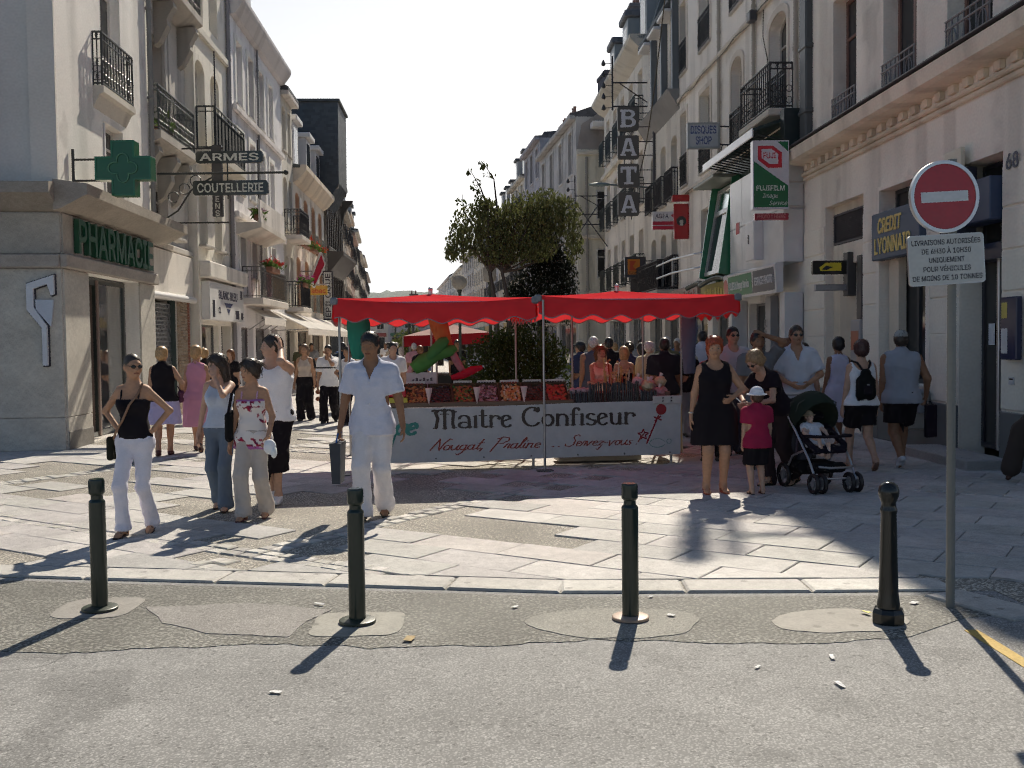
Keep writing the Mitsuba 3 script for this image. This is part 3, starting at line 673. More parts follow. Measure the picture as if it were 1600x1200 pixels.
lay(setts, 'sett', [(0.40, 0.385, 0.36), (0.34, 0.325, 0.30), (0.45, 0.43, 0.405), (0.29, 0.28, 0.265)], 298, 0.003, 0.012, 0.012)
def along(pts, step, jit):
    ls = LineString(pts); t = 0.0
    while t < ls.length - 0.2:
        e = min(ls.length, t + step * (0.85 + 0.3 * rg.rand())); yield np.array(ls.interpolate(t).coords[0]), np.array(ls.interpolate(e - 0.014).coords[0]); t = e
kp = [(-12, 9.6)] + KERB[2:9] + [(3.36, 2)]
for a, b in along(kp, 0.95, 0.2):
    d = unit(np.r_[b - a, 0])[:2]; n = np.array([-d[1], d[0]]); n = n if n @ (np.array([0, 12]) - a) > 0 or a[0] > 3.2 else -n
    if a[0] > 3.2: n = np.array([1.0, 0.02])
    pp = [a, b, b + n * 0.33, a + n * 0.33]; pl = Polygon(pp); pl = pl if pl.exterior.is_ccw else Polygon(pp[::-1])
    m = chip(pl, 0.002 + 0.002 * rg.randn(), 0.002 * rg.randn(2), 0.014); m.vertices[:, 2] = np.where(m.vertices[:, 2] < -0.03, -0.12, m.vertices[:, 2])
    part('pavement', 'kerbstone', m, 'stone', [(0.39, 0.375, 0.355), (0.35, 0.338, 0.32), (0.41, 0.395, 0.375)][rg.randint(3)])
# litter
for k, (x, y, z, L1, L2, lb) in enumerate([(0.98, 6.36, -0.043, .06, .05, 'crumpled white paper scrap between the third bollard and the kerb'), (1.72, 5.50, -0.05, .10, .03, 'narrow white ticket lying nearest the fat bollard'), (1.62, 5.06, -0.05, .11, .035, 'narrow white ticket lying out on the road'), (3.05, 6.35, -0.045, .14, .08, 'flattened white cup by the right-hand kerb'),
      (-0.62, 5.92, -0.043, .12, .07, 'dry brown leaf scrap on the asphalt edge'), (-1.30, 6.75, -0.043, .10, .03, 'white paper strip between the two left bollards'), (0.0, 6.62, -0.045, .06, .04, 'white paper scrap below the middle of the kerb'), (0.92, 6.85, -0.045, .05, .03, 'tiny white scrap against the kerb face'),
      (1.28, 5.35, -0.05, .07, .025, 'small white stub beside the two tickets'), (2.6, 6.6, -0.045, .08, .05, 'white scrap left of the sign post foot'), (-1.2, 5.05, -0.05, .08, .04, 'pale flattened paper below the second bollard'), (2.95, 6.55, -0.045, .07, .05, 'bluish scrap in the gutter by the sign post'), (2.2, 6.35, -0.036, .09, .04, 'yellowish scrap on the mortar patch')]):
    v = np.array([(sx * L1 * .38, sy * L2 * .38, 0.003 + 0.007 * rg.rand()) for sx in (-1, -0.3, 0.4, 1) for sy in (-1, 0, 1)])
    f = [q for i in range(3) for j in range(2) for q in ((i * 3 + j, i * 3 + j + 3, i * 3 + j + 4), (i * 3 + j, i * 3 + j + 4, i * 3 + j + 1))]
    a_ = rg.rand() * 6
    m = xf(cat(trimesh.Trimesh(v, f, process=False), trimesh.Trimesh(v - [0, 0, 0.002], np.array(f)[:, ::-1], process=False)), fm((x, y, z + .037), (math.cos(a_), math.sin(a_), 0), (-math.sin(a_), math.cos(a_), 0), (0, 0, 1)))
    one('paper_scrap' if 'leaf' not in lb else 'leaf_scrap', m, 'cloth', (0.36, 0.28, 0.16) if 'leaf' in lb else (0.62, 0.60, 0.25) if 'yellow' in lb else (0.62, 0.62, 0.61), lb, 'litter', 'litter on the road')
# ---------------------------------------------------------------- facades
class Fac:
    """a street front: u runs along it, w stands out towards the street, z is up"""
    def __init__(s, p0, d, side):
        s.p, s.d = np.array(p0, float), np.array(d, float) / np.hypot(*d)
        s.o = np.array([s.d[1], -s.d[0]]) * side
        s.M = np.eye(4); s.M[:2, 0], s.M[:2, 1], s.M[:2, 3] = s.d, s.o, s.p; s.side = side
        s.rd = np.array([*s.d, 0]) * side           # the way writing runs
    def at(s, u, w, z): return np.array([*(s.p + s.d * u + s.o * w), z])
    def add(s, K, name, m, mat, rgb=(.5, .5, .5), smooth=False, label=None, kind=None): return part(K, name, xf(m, s.M), mat, rgb, smooth, label, kind)
    def plate(s, poly, w0, t): return xf(ext(poly, t), fm((0, w0, 0), (1, 0, 0), (0, 0, 1), (0, 1, 0)))   # u, z polygon from w0 to w0 + t
    def text(s, K, name, txt, h, u, w, z, rgb, mat='paint', width=None, mode='l', depth=0.02, **k):
        return part(K, name, lettering(txt, h, s.at(u, w, z), s.rd, width=width, mode=mode, depth=depth, **k), mat, rgb)

def window(F, K, u0, u1, z0, z1, w=-0.24, col=(0.62, 0.60, 0.56), arch=0.0, mull=1, trans=(0.72,), pane='pane', sill=True, f=0.06, name='window', scol=None):
    poly = sbox(u0, z0, u1, z1) if not arch else Polygon([(u0, z0), (u1, z0)] + [((u0 + u1) / 2 + (u1 - u0) / 2 * math.cos(t), z1 - arch + arch * math.sin(t)) for t in np.linspace(0, math.pi, 11)])
    bars = [poly.difference(poly.buffer(-f, join_style=2))]
    for k in range(mull): c = u0 + (u1 - u0) * (k + 1) / (mull + 1); bars.append(sbox(c - f * 0.55, z0 + f, c + f * 0.55, z1 - 0.02).intersection(poly))
    for t in trans: c = z0 + (z1 - z0) * t; bars.append(sbox(u0 + f, c - f * 0.35, u1 - f, c + f * 0.35).intersection(poly))
    k = F.add(K, name, F.plate(unary_union(bars), w, 0.05), 'paint', col)
    F.add(k, 'pane', F.plate(poly.buffer(-0.01), w + 0.012, 0.006), pane, (0, 0, 0))
    if sill: F.add(k, 'sill', cbx(u0 - 0.07, u1 + 0.07, -0.2, 0.07, z0 - 0.075, z0 - 0.003, 0.012), 'plaster', scol or (0.42, 0.40, 0.37))
    return k

def hole(u0, u1, z0, z1, arch=0.0):
    if not arch: return sbox(u0, z0, u1, z1)
    return Polygon([(u0, z0), (u1, z0)] + [((u0 + u1) / 2 + (u1 - u0) / 2 * math.cos(t), z1 - arch + arch * math.sin(t)) for t in np.linspace(0, math.pi, 11)])

def bars(F, u0, u1, w, z0, z1, gap=0.12, r=0.009, ret=0.0, rings=False, wb=None):
    """wrought-iron railing: rails, uprights, and returns to the wall of depth ret"""
    runs = [((u0, w), (u1, w))] + ([((u0, w - ret), (u0, w)), ((u1, w - ret), (u1, w))] if ret else [])
    ms = []
    for a, b in runs:
        a, b = np.array(a), np.array(b); L = np.hypot(*(b - a)); n = max(2, int(L / gap))
        for z, rr in ((z1, r * 1.9), (z0 + 0.05, r * 1.5), (z1 - 0.13, r * 1.2)): ms.append(cyl([*a, z], [*b, z], rr, 5))
        for i in range(n + 1):
            p = a + (b - a) * i / n; ms.append(cyl([*p, z0], [*p, z1], r * (1.7 if i in (0, n) else 1), 4))
        if rings:
            for i in range(n):
                p = a + (b - a) * (i + 0.5) / n; e = (b - a) / L; R1 = min(gap * 0.42, 0.07)
                for zc in ((z0 + z1) / 2 - 0.06, z1 - 0.06, z0 + 0.18):
                    ms.append(tube([[p[0] + e[0] * R1 * math.cos(t), p[1] + e[1] * R1 * math.cos(t), zc + R1 * 1.2 * math.sin(t)] for t in np.linspace(0, 6.0, 9)], r * 0.7, 4, False))
    return cat(ms)

def shell(F, K, u0, u1, h, rgb, holes=(), w0=0.0, depth=9.0, t=0.38, mat='plaster', z0=-0.1, name='wall', back=True):
    poly = sbox(u0, z0, u1, h).difference(unary_union([x for x in holes])) if holes else sbox(u0, z0, u1, h)
    ms = [F.plate(poly, w0 - t, t), bx(u0, u0 + 0.3, w0 - depth, w0 - t - 0.002, z0, h), bx(u1 - 0.3, u1, w0 - depth, w0 - t - 0.002, z0, h)]
    if back: ms.append(bx(u0 + 0.302, u1 - 0.302, w0 - depth, w0 - depth + 0.3, z0, h))
    F.add(K, name, cat(ms), mat, rgb)
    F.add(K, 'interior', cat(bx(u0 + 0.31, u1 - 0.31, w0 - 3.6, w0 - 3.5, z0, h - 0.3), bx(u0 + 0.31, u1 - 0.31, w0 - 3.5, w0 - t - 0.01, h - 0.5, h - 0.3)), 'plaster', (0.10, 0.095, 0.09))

def gable_roof(F, K, u0, u1, h, w0, depth, rise, rgb, over=0.3, steep=None, mat='slate'):
    w1, w2 = w0 + over, w0 - depth
    if steep:  # mansard: a steep lower face and a flat top
        pr = [(w1, h), (w0 - 0.15, h + 0.05), (w0 - 0.15 - steep[0], h + steep[1]), (w2, h + steep[1] + 0.6), (w2, h - 0.12), (w1, h - 0.12)]
    else: pr = [(w1, h), ((w0 + w2) / 2, h + rise), (w2, h), (w2, h - 0.12), (w1, h - 0.12)]
    m = xf(ext(Polygon(pr), u1 - u0), fm((u0, 0, 0), (0, 1, 0), (0, 0, 1), (1, 0, 0)))
    return F.add(K, 'roof', m, mat, rgb)

def chimney(F, K, u, w, z, L=1.0, D=0.6, H=1.3, pots=3, rgb=(0.25, 0.16, 0.12)):
    k = F.add(K, 'chimney', cat(cbx(u - L / 2, u + L / 2, w - D / 2, w + D / 2, z, z + H, 0.02), cbx(u - L / 2 - 0.06, u + L / 2 + 0.06, w - D / 2 - 0.06, w + D / 2 + 0.06, z + H - 0.18, z + H + 0.02, 0.02)), 'plaster', rgb)
    for i in range(pots): F.add(k, 'chimney_pot', lathe([(0.11, 0), (0.09, 0.4), (0.12, 0.42), (0.12, 0.5)], 10, (u + (i - (pots - 1) / 2) * L / max(pots, 1), w, z + H + 0.02)), 'paint', (0.20, 0.09, 0.06))

def pipe(F, K, u, w, z0, z1, r=0.05, rgb=(0.20, 0.20, 0.20), name='drainpipe'):
    ms = [cyl((u, w, z0), (u, w, z1), r, 10)] + [cyl((u, w, z), (u, w, z + 0.06), r * 1.3, 10) for z in np.arange(z0 + 0.6, z1, 1.9)]
    F.add(K, name, cat(ms), 'paint', rgb, 40)

def flowers(F, K, u0, u1, w, z, col, seed, n=46, name='flower_box'):
    r = np.random.RandomState(seed)
    k = F.add(K, name, cbx(u0, u1, w - 0.1, w + 0.1, z, z + 0.16, 0.01), 'paint', (0.22, 0.09, 0.05))
    def tuft(n, s, zc, zz): 
        v, f = [], []
        for i in range(n):
            c = np.array([u0 + (u1 - u0) * r.rand(), w + 0.12 * r.randn(), z + zc + zz * r.randn()]); a = r.randn(3, 3) * s
            v += list(c + a); f.append((3 * i, 3 * i + 1, 3 * i + 2))
        return trimesh.Trimesh(v, f, process=False)
    F.add(k, 'leaves', tuft(n * 2, 0.07, 0.22, 0.06), 'leaf', (0.07, 0.12, 0.03)); F.add(k, 'petals', tuft(n, 0.055, 0.34, 0.06), 'cloth', col)
    return k

# ---------------------------------------------------------------- left side of the street
FL = Fac((-7.52, 17.23), (-.05, 1.0), 1)
CREAM, GREYST, LILAC, PALE = (0.72, 0.68, 0.59), (0.54, 0.52, 0.48), (0.74, 0.73, 0.74), (0.68, 0.66, 0.61)
# pharmacy on the corner
K = top('pharmacy_building', 'cream corner building over a grey stone-clad pharmacy at the left', 'building')
door, wlo, whi = hole(1.16, 4.08, 0.02, 3.06), hole(2.2, 3.35, 4.56, 5.98), hole(2.2, 3.35, 6.56, 9.2)
wtop = hole(2.2, 3.35, 10.4, 12.6)
def panels(F, u0, u1, w, rows, gap=0.008, t=0.035):
    """stone cladding panels, each its own piece"""
    for z0, z1, nu in rows:
        for i in range(nu):
            a, b = u0 + (u1 - u0) * i / nu, u0 + (u1 - u0) * (i + 1) / nu
            yield cbx(a + gap / 2, b - gap / 2, w, w + t, z0 + gap / 2, z1 - gap / 2, 0.004)
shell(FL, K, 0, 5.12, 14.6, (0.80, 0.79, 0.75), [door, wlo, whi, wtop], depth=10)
FA = Fac((-7.52, 17.23), (-1.0, -0.12), -1)   # the end wall, turned to the square
FA.o = np.array([0.12, -1.0]) / np.hypot(1, .12); FA.M[:2, 1] = FA.o
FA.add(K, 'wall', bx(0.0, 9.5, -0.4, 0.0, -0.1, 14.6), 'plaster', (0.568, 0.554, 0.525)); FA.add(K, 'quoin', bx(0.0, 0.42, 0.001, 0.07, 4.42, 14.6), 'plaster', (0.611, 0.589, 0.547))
PB = (0.45, 0.425, 0.385)
for g in panels(FL, 0.0, 1.15, 0.0, [(0.0, 0.55, 1), (0.555, 3.05, 1)]): FL.add(K, 'stone_panel', g, 'stone', PB)
for g in panels(FL, 4.09, 5.10, 0.0, [(0.0, 0.55, 1), (0.555, 3.05, 1)]): FL.add(K, 'stone_panel', g, 'stone', PB)
for g in panels(FL, 0.0, 5.10, 0.0, [(3.30, 3.98, 4)]): FL.add(K, 'stone_panel', g, 'stone', (0.36, 0.335, 0.30))
for g in panels(FA, 0.0, 9.4, 0.0, [(0.0, 0.55, 5), (0.555, 3.05, 5)]): FA.add(K, 'stone_panel', g, 'stone', PB)
for g in panels(FA, 0.0, 9.4, 0.0, [(3.30, 3.98, 7)]): FA.add(K, 'stone_panel', g, 'stone', (0.36, 0.335, 0.30))
for F_, L_e in ((FL, 5.12), (FA, 9.5)):
    F_.add(K, 'ledge', cbx(-0.10 if F_ is FL else 0.0, L_e, 0.0, 0.13, 3.06, 3.29, 0.02), 'stone', (0.34, 0.31, 0.275))
prof = Polygon([(0, 3.99), (0.12, 4.02), (0.50, 4.22), (0.56, 4.24), (0.56, 4.42), (0, 4.50)])
for F_, a, b in ((FL, -0.30, 5.9), (FA, 0.0, 9.5)):
    F_.add(K, 'cornice', xf(ext(prof, b - a), fm((a, 0, 0), (0, 1, 0), (0, 0, 1), (1, 0, 0))), 'stone', (0.31, 0.275, 0.24))
FL.add(K, 'dirty_plinth', cbx(0.0, 1.15, 0.036, 0.05, 0.0, 0.30, 0.004), 'stone', (0.20, 0.19, 0.175))
window(FL, K, 2.2, 3.35, 4.56, 5.98, col=(0.55, 0.53, 0.5)); k = window(FL, K, 2.2, 3.35, 6.56, 9.2, trans=(0.3, 0.75), sill=False); window(FL, K, 2.2, 3.35, 10.4, 12.6)
FL.add(K, 'shutter', cbx(2.22, 2.30, -0.22, 0.02, 4.6, 5.95, 0.01), 'paint', (0.62, 0.61, 0.6))
kb = FL.add(K, 'balcony', xf(ext(Polygon([(0, 6.12), (0.12, 6.36), (0.20, 6.40), (0.20, 6.52), (0, 6.52)]), 1.85), fm((1.72, 0, 0), (0, 1, 0), (0, 0, 1), (1, 0, 0))), 'plaster', (0.596, 0.568, 0.511))
FL.add(kb, 'railing', bars(FL, 1.76, 3.52, 0.16, 6.52, 7.5, 0.15, 0.012, 0.16, True), 'paint', (0.045, 0.045, 0.05))
pipe(FL, K, 5.06, 0.07, 4.55, 14.4, 0.055, (0.22, 0.215, 0.21))
FL.text(K, 'lettering', 'PHARMACIE', 0.56, 0.45, 0.05, 3.36, (0.014, 0.075, 0.045), 'gloss', width=4.25, depth=0.09)
# doorway: glass, display, shelves
kd = FL.add(K, 'shop_door', cat(FL.plate(sbox(1.18, 0.03, 4.06, 3.04).difference(unary_union([sbox(1.26, 0.12, 2.34, 2.9), sbox(2.46, 0.14, 3.98, 2.94)])), -0.34, 0.06), cbx(1.2, 4.05, -0.38, -0.3, 2.98, 3.05)), 'gloss', (0.035, 0.040, 0.038))
FL.add(kd, 'pane', FL.plate(sbox(2.46, 0.14, 3.98, 2.94), -0.32, 0.004), 'glass')
FL.add(K, 'shop_floor', bx(1.0, 4.3, -3.4, -0.001, -0.1, 0.02), 'stone', (0.30, 0.27, 0.24))
FL.add(K, 'side_panel', cbx(1.18, 1.23, -1.6, -0.4, 0.03, 3.0), 'gloss', (0.05, 0.05, 0.05)); FL.add(K, 'green_panel', cbx(1.19, 2.34, -0.46, -0.43, 2.72, 3.02, 0.005), 'gloss', (0.02, 0.09, 0.05))
FL.add(K, 'column', cbx(2.36, 2.46, -0.5, -0.25, 0.03, 3.0, 0.01), 'paint', (0.2, 0.15, 0.13))
K2 = top('display_board', 'white board with a dark stocking leg standing in the pharmacy doorway', 'display')
FL.add(K2, 'board', cbx(1.3, 2.5, -0.72, -0.68, 0.12, 0.92, 0.005), 'paint', (0.55, 0.56, 0.55))
FL.add(K2, 'leg_print', FL.plate(Polygon([(1.45, 0.88), (1.66, 0.88), (1.66, 0.66), (1.74, 0.5), (1.72, 0.3), (1.95, 0.2), (1.93, 0.15), (1.62, 0.2), (1.6, 0.5), (1.46, 0.68)]), -0.678, 0.004), 'paint', (0.02, 0.02, 0.022))
K2 = top('display_counter', 'low dark counter behind the stocking display in the pharmacy', 'counter'); FL.add(K2, 'body', cbx(1.3, 3.9, -1.25, -0.8, 0.03, 1.0, 0.02), 'paint', (0.06, 0.06, 0.06)); FL.add(K2, 'counter_top', cbx(1.27, 3.93, -1.28, -0.77, 1.002, 1.04, 0.01), 'paint', (0.2, 0.19, 0.18))
rr = random.Random(2)
for i, (lb, c) in enumerate([('tall blue product box on the pharmacy counter', (0.05, 0.12, 0.3)), ('white product bottle on the pharmacy counter', (0.6, 0.6, 0.58)), ('pale green product bottle on the pharmacy counter', (0.25, 0.42, 0.30)), ('yellow product bottle on the pharmacy counter', (0.55, 0.45, 0.12)), ('dark green product box on the pharmacy counter', (0.03, 0.12, 0.07)), ('red and white product box on the pharmacy counter', (0.5, 0.12, 0.1)), ('white carton at the end of the pharmacy counter', (0.62, 0.6, 0.55))]):
    u = 1.45 + 0.33 * i
    if 'bottle' in lb: k = top('bottle', lb, 'bottle', 'goods on the pharmacy counter'); FL.add(k, 'body', lathe([(0.055, 0), (0.06, 0.02), (0.06, 0.2), (0.03, 0.25)], 14, (u, -0.95, 1.042)), 'gloss', c, 40); FL.add(k, 'cap', lathe([(0.032, 0), (0.03, 0.06)], 12, (u, -0.95, 1.293)), 'gloss', (0.5, 0.5, 0.5), 40)
    else: k = top('product_box', lb, 'box', 'goods on the pharmacy counter'); FL.add(k, 'carton', cbx(u - 0.1, u + 0.1, -1.02, -0.90, 1.042, 1.042 + rr.uniform(.24, .42), 0.005), 'paint', c); FL.add(k, 'front_label', cbx(u - 0.08, u + 0.08, -0.899, -0.894, 1.1, 1.2, 0.002), 'paint', (0.65, 0.62, 0.6))
# pestle-and-cup emblem of white plates on the end wall
K = top('wall_emblem', 'white cup-shaped emblem plate with dark edge on the pharmacy end wall', 'sign')
em = Polygon([(.10, 2.94), (.54, 2.79), (.54, 2.36), (.31, 2.06), (.31, 1.43), (.23, 1.43), (.23, 2.10), (.43, 2.40), (.43, 2.71), (.21, 2.79), (.15, 2.60), (.10, 2.62)])
EX = Fac((-7.52, 17.23), (-1.0, -0.12), -1); EX.o = FA.o; EX.M = FA.M.copy()
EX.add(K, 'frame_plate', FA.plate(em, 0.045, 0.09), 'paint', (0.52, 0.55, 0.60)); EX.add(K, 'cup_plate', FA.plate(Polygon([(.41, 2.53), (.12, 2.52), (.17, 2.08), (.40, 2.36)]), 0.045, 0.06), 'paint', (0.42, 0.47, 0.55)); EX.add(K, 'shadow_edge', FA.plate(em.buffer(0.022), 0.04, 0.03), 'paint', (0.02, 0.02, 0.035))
# green cross
K = top('pharmacy_cross', 'green pharmacy cross sign standing out from the corner building on two arms', 'sign')
cx, cy, cz = -6.60, 17.75, 4.78
cr = unary_union([sbox(-0.48, -0.20, 0.48, 0.20), sbox(-0.20, -0.47, 0.20, 0.47)])
part(K, 'cross_box', flat(cr.buffer(-0.01).buffer(0.01), (cx, cy + 0.12, cz), (1, 0, 0), (0, 0, 1), 0.24), 'gloss', (0.008, 0.085, 0.036))
part(K, 'face_rim', flat(cr.difference(cr.buffer(-0.03)), (cx, cy - 0.119, cz), (1, 0, 0), (0, 0, 1), 0.012), 'gloss', (0.010, 0.12, 0.05))
part(K, 'neon_tube', tube([(cx + 0.13 * math.cos(t) * (1 + 0.9 * abs(math.cos(2 * t))), cy - 0.135, cz + 0.13 * math.sin(t) * (1 + 0.9 * abs(math.cos(2 * t)))) for t in np.linspace(0, 6.283, 49)], 0.011, 6), 'gloss', (0.07, 0.22, 0.13), True)
part(K, 'mounting_arm', cat(*[cyl((-7.52, cy, cz + dz), (cx - 0.44, cy, cz + dz), 0.02, 6) for dz in (0.17, -0.19)], cyl((-7.5, cy, cz + 0.35), (-7.5, cy, cz - 0.35), 0.025, 6)), 'paint', (0.03, 0.03, 0.03))

# shutter shop and grey stone house with two balconies
W1 = -0.35
K = top('grey_stone_house', 'weathered grey stone house with two heavy balconies over a shuttered shop', 'building')
ops = [hole(5.85, 8.15, 0.02, 2.86), hole(6.25, 7.45, 6.5, 8.95), hole(6.25, 7.45, 10.2, 12.4), hole(6.1, 7.7, 4.3, 5.5)]
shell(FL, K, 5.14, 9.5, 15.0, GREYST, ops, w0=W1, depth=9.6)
window(FL, K, 6.25, 7.45, 6.5, 8.95, w=W1 - 0.25, trans=(0.3, 0.75), sill=False, col=(0.3, 0.29, 0.28)); window(FL, K, 6.25, 7.45, 10.2, 12.4, w=W1 - 0.25, sill=False, col=(0.3, 0.29, 0.28)); window(FL, K, 6.1, 7.7, 4.3, 5.5, w=W1 - 0.25, col=(0.35, 0.34, 0.32))
for zb, ue in ((6.26, 8.4), (9.86, 9.3)):
    kb = FL.add(K, 'balcony', xf(ext(Polygon([(W1, zb - 0.14), (0.02, zb - 0.06), (0.16, zb), (0.2, zb + 0.03), (0.2, zb + 0.2), (W1, zb + 0.2)]), ue - 5.3), fm((5.3, 0, 0), (0, 1, 0), (0, 0, 1), (1, 0, 0))), 'plaster', (0.469, 0.44, 0.398))
    FL.add(kb, 'railing', bars(FL, 5.34, ue - 0.05, 0.14, zb + 0.2, zb + 1.18, 0.11, 0.011, 0.46, True), 'paint', (0.05, 0.055, 0.06))
    for uc in (5.55, 7.0, ue - 0.3):
        sc = [(W1, zb - 0.14), (0.10, zb - 0.12), (0.13, zb - 0.25), (0.02, zb - 0.42), (-0.04, zb - 0.55), (-0.02, zb - 0.68), (-0.12, zb - 0.85), (-0.22, zb - 1.05), (W1, zb - 1.15)]
        FL.add(K, 'corbel', xf(ext(Polygon(sc), 0.3), fm((uc - 0.15, 0, 0), (0, 1, 0), (0, 0, 1), (1, 0, 0))), 'plaster', (0.383, 0.355, 0.32))
    for uc in (5.9, 6.15, 7.5, 7.8): FL.add(K, 'pilaster', cbx(uc - 0.1, uc + 0.1, W1, W1 + 0.1, zb + 0.2, zb + 3.2, 0.02), 'plaster', GREYST)
flowers(FL, K, 5.8, 6.6, 0.0, 6.48, (0.10, 0.14, 0.05), 3, 20, 'planter')
FL.add(K, 'string_course', cbx(5.14, 9.5, W1, W1 + 0.12, 4.02, 4.16, 0.02), 'plaster', (0.568, 0.54, 0.497))
FL.add(K, 'fascia_panel', cbx(5.3, 9.3, W1 + 0.001, W1 + 0.14, 2.98, 3.98, 0.01), 'plaster', (0.738, 0.696, 0.639))
FL.add(K, 'roller_case', cyl((5.45, W1 + 0.16, 2.9), (9.25, W1 + 0.16, 2.9), 0.085, 14), 'gloss', (0.62, 0.62, 0.62), 40)
# roller shutter of perforated curved slats
ks = FL.add(K, 'roller_shutter', cbx(5.88, 8.12, W1 - 0.16, W1 - 0.13, 0.02, 0.16, 0.01), 'paint', (0.36, 0.38, 0.36))
for i in range(26):
    z = 0.17 + i * 0.1; ms = []
    if i < 4: ms = [cbx(5.88, 8.12, W1 - 0.15, W1 - 0.125, z + 0.004, z + 0.096, 0.012)]
    else:
        ms = [cbx(5.88, 8.12, W1 - 0.15, W1 - 0.13, z + 0.068, z + 0.096, 0.006)] + [cbx(5.9 + 0.118 * j + (0.06 if i % 2 else 0), 5.945 + 0.118 * j + (0.06 if i % 2 else 0), W1 - 0.147, W1 - 0.133, z + 0.0, z + 0.066, 0.004) for j in range(19)]
    FL.add(ks, 'slat', cat(ms), 'metal', (0.50, 0.52, 0.55))
for a in (5.82, 8.12): FL.add(K, 'guide_rail', cbx(a, a + .06, W1 - 0.2, W1 - 0.02, 0, 2.86), 'paint', (0.03, 0.05, 0.05))
rb = np.random.RandomState(5)
for u0, u1 in ((5.2, 5.80), (8.2, 9.3)):
    for i in range(38):
        z = 0.02 + i * 0.075; nb = max(1, round((u1 - u0) / 0.22)); off = 0.0
        for j in range(nb):
            a = u0 + (u1 - u0) * j / nb; b = u0 + (u1 - u0) * (j + 1) / nb
            FL.add(K, 'brick', cbx(a + 0.005, b - 0.005, W1, W1 + 0.03 + 0.006 * rb.rand(), z + 0.005, z + 0.07, 0.004), 'stone', (0.24, 0.075, 0.05) if u0 > 8 and j == nb - 1 else [(0.33, 0.26, 0.19), (0.28, 0.20, 0.14), (0.37, 0.30, 0.23)][rb.randint(3)])
FL.add(K, 'plinth_step', cbx(5.2, 9.3, W1 - 0.3, W1 + 0.35, -0.05, 0.018, 0.008), 'stone', (0.33, 0.31, 0.29))

# cream house with arched windows over the shop with the white panel
W2 = -0.12
K = top('cream_arched_house', 'cream house with arched windows and a dark-panelled balcony over the white shop sign', 'building')
ops = [hole(9.65, 10.65, 6.9, 9.25, .3), hole(11.3, 12.3, 6.9, 9.25, .3), hole(9.65, 10.65, 10.4, 12.6, .3), hole(11.3, 12.3, 10.4, 12.6, .3), hole(9.7, 11.6, 0.1, 2.3), hole(11.9, 13.1, 0.02, 2.3), hole(9.7, 10.6, 4.4, 5.9), hole(11.4, 12.3, 4.4, 5.9)]
shell(FL, K, 9.52, 13.4, 14.8, (0.76, 0.73, 0.65), ops, w0=W2, depth=9.8)
for a in (9.65, 11.3):
    for z0, z1 in ((6.9, 9.25), (10.4, 12.6)): window(FL, K, a, a + 1.0, z0, z1, w=W2 - .25, arch=.3, sill=False)
window(FL, K, 9.7, 10.6, 4.4, 5.9, w=W2 - .25); window(FL, K, 11.4, 12.3, 4.4, 5.9, w=W2 - .25)
k = window(FL, K, 9.7, 11.6, 0.1, 2.3, w=W2 - .2, col=(0.1, 0.1, 0.1), mull=0, trans=(), pane='glass', name='shop_window', sill=False); window(FL, K, 11.9, 13.1, 0.02, 2.3, w=W2 - .3, col=(0.05, 0.05, 0.05), mull=0, trans=(), name='shop_door', sill=False)
FL.add(K, 'balcony', cbx(9.6, 13.3, W2, 0.40, 6.62, 6.85, 0.02), 'plaster', (0.568, 0.54, 0.469)); FL.add(K + '__balcony', 'railing', cat(bars(FL, 9.64, 13.26, 0.36, 6.85, 7.95, 0.4, 0.014, 0.46)), 'paint', (0.03, 0.035, 0.04)); FL.add(K + '__balcony', 'screen', cbx(9.7, 13.2, 0.345, 0.352, 6.92, 7.85, 0.002), 'cloth', (0.025, 0.03, 0.035))
FL.add(K, 'string_course', cbx(9.52, 13.4, W2, W2 + .1, 9.9, 10.1, .02), 'plaster', (0.653, 0.625, 0.554)); pipe(FL, K, 13.3, W2 + .08, 0, 14.5, 0.06, (0.25, 0.24, 0.25))
FL.add(K, 'shop_ledge', cbx(9.55, 14.3, W2, W2 + .30, 3.52, 3.95, .03), 'plaster', (0.71, 0.682, 0.625))
K2 = top('shop_sign', 'white printed shop panel above the shop window on the left', 'sign'); PW = 0.10
FL.add(K2, 'panel', cbx(9.75, 13.95, -0.118, PW, 2.42, 3.44, .01), 'paint', (0.64, 0.64, 0.63))
FL.text(K2, 'lettering', 'BLANC BLEU', 0.22, 11.9, PW, 3.02, (0.05, 0.05, 0.08), width=2.3, mode='c', depth=0.01)
FL.add(K2, 'logo', cat(FL.plate(Polygon([(11.35, 2.92), (12.45, 2.92), (12.15, 2.80), (11.65, 2.80)]), PW, .01), FL.plate(Polygon([(11.7, 2.76), (12.1, 2.76), (11.9, 2.60)]), PW, .01)), 'paint', (0.04, 0.05, 0.12))
FL.text(K2, 'lettering', 'CL', 0.16, 10.7, PW, 2.62, (0.07, 0.07, 0.09), depth=.01); FL.add(K2, 'stripe_mark', cat(*[FL.plate(sbox(12.8 + .08 * i, 2.5, 12.85 + .08 * i, 2.75), PW, .01) for i in range(6)], *[FL.plate(sbox(10.05 + .06 * i, 2.5, 10.08 + .06 * i, 2.95), PW, .01) for i in range(4)], FL.plate(sbox(13.55, 2.5, 13.8, 2.7), PW, .01), FL.plate(sbox(13.5, 3.1, 13.75, 3.35), PW, .01)), 'paint', (0.05, 0.05, 0.07))
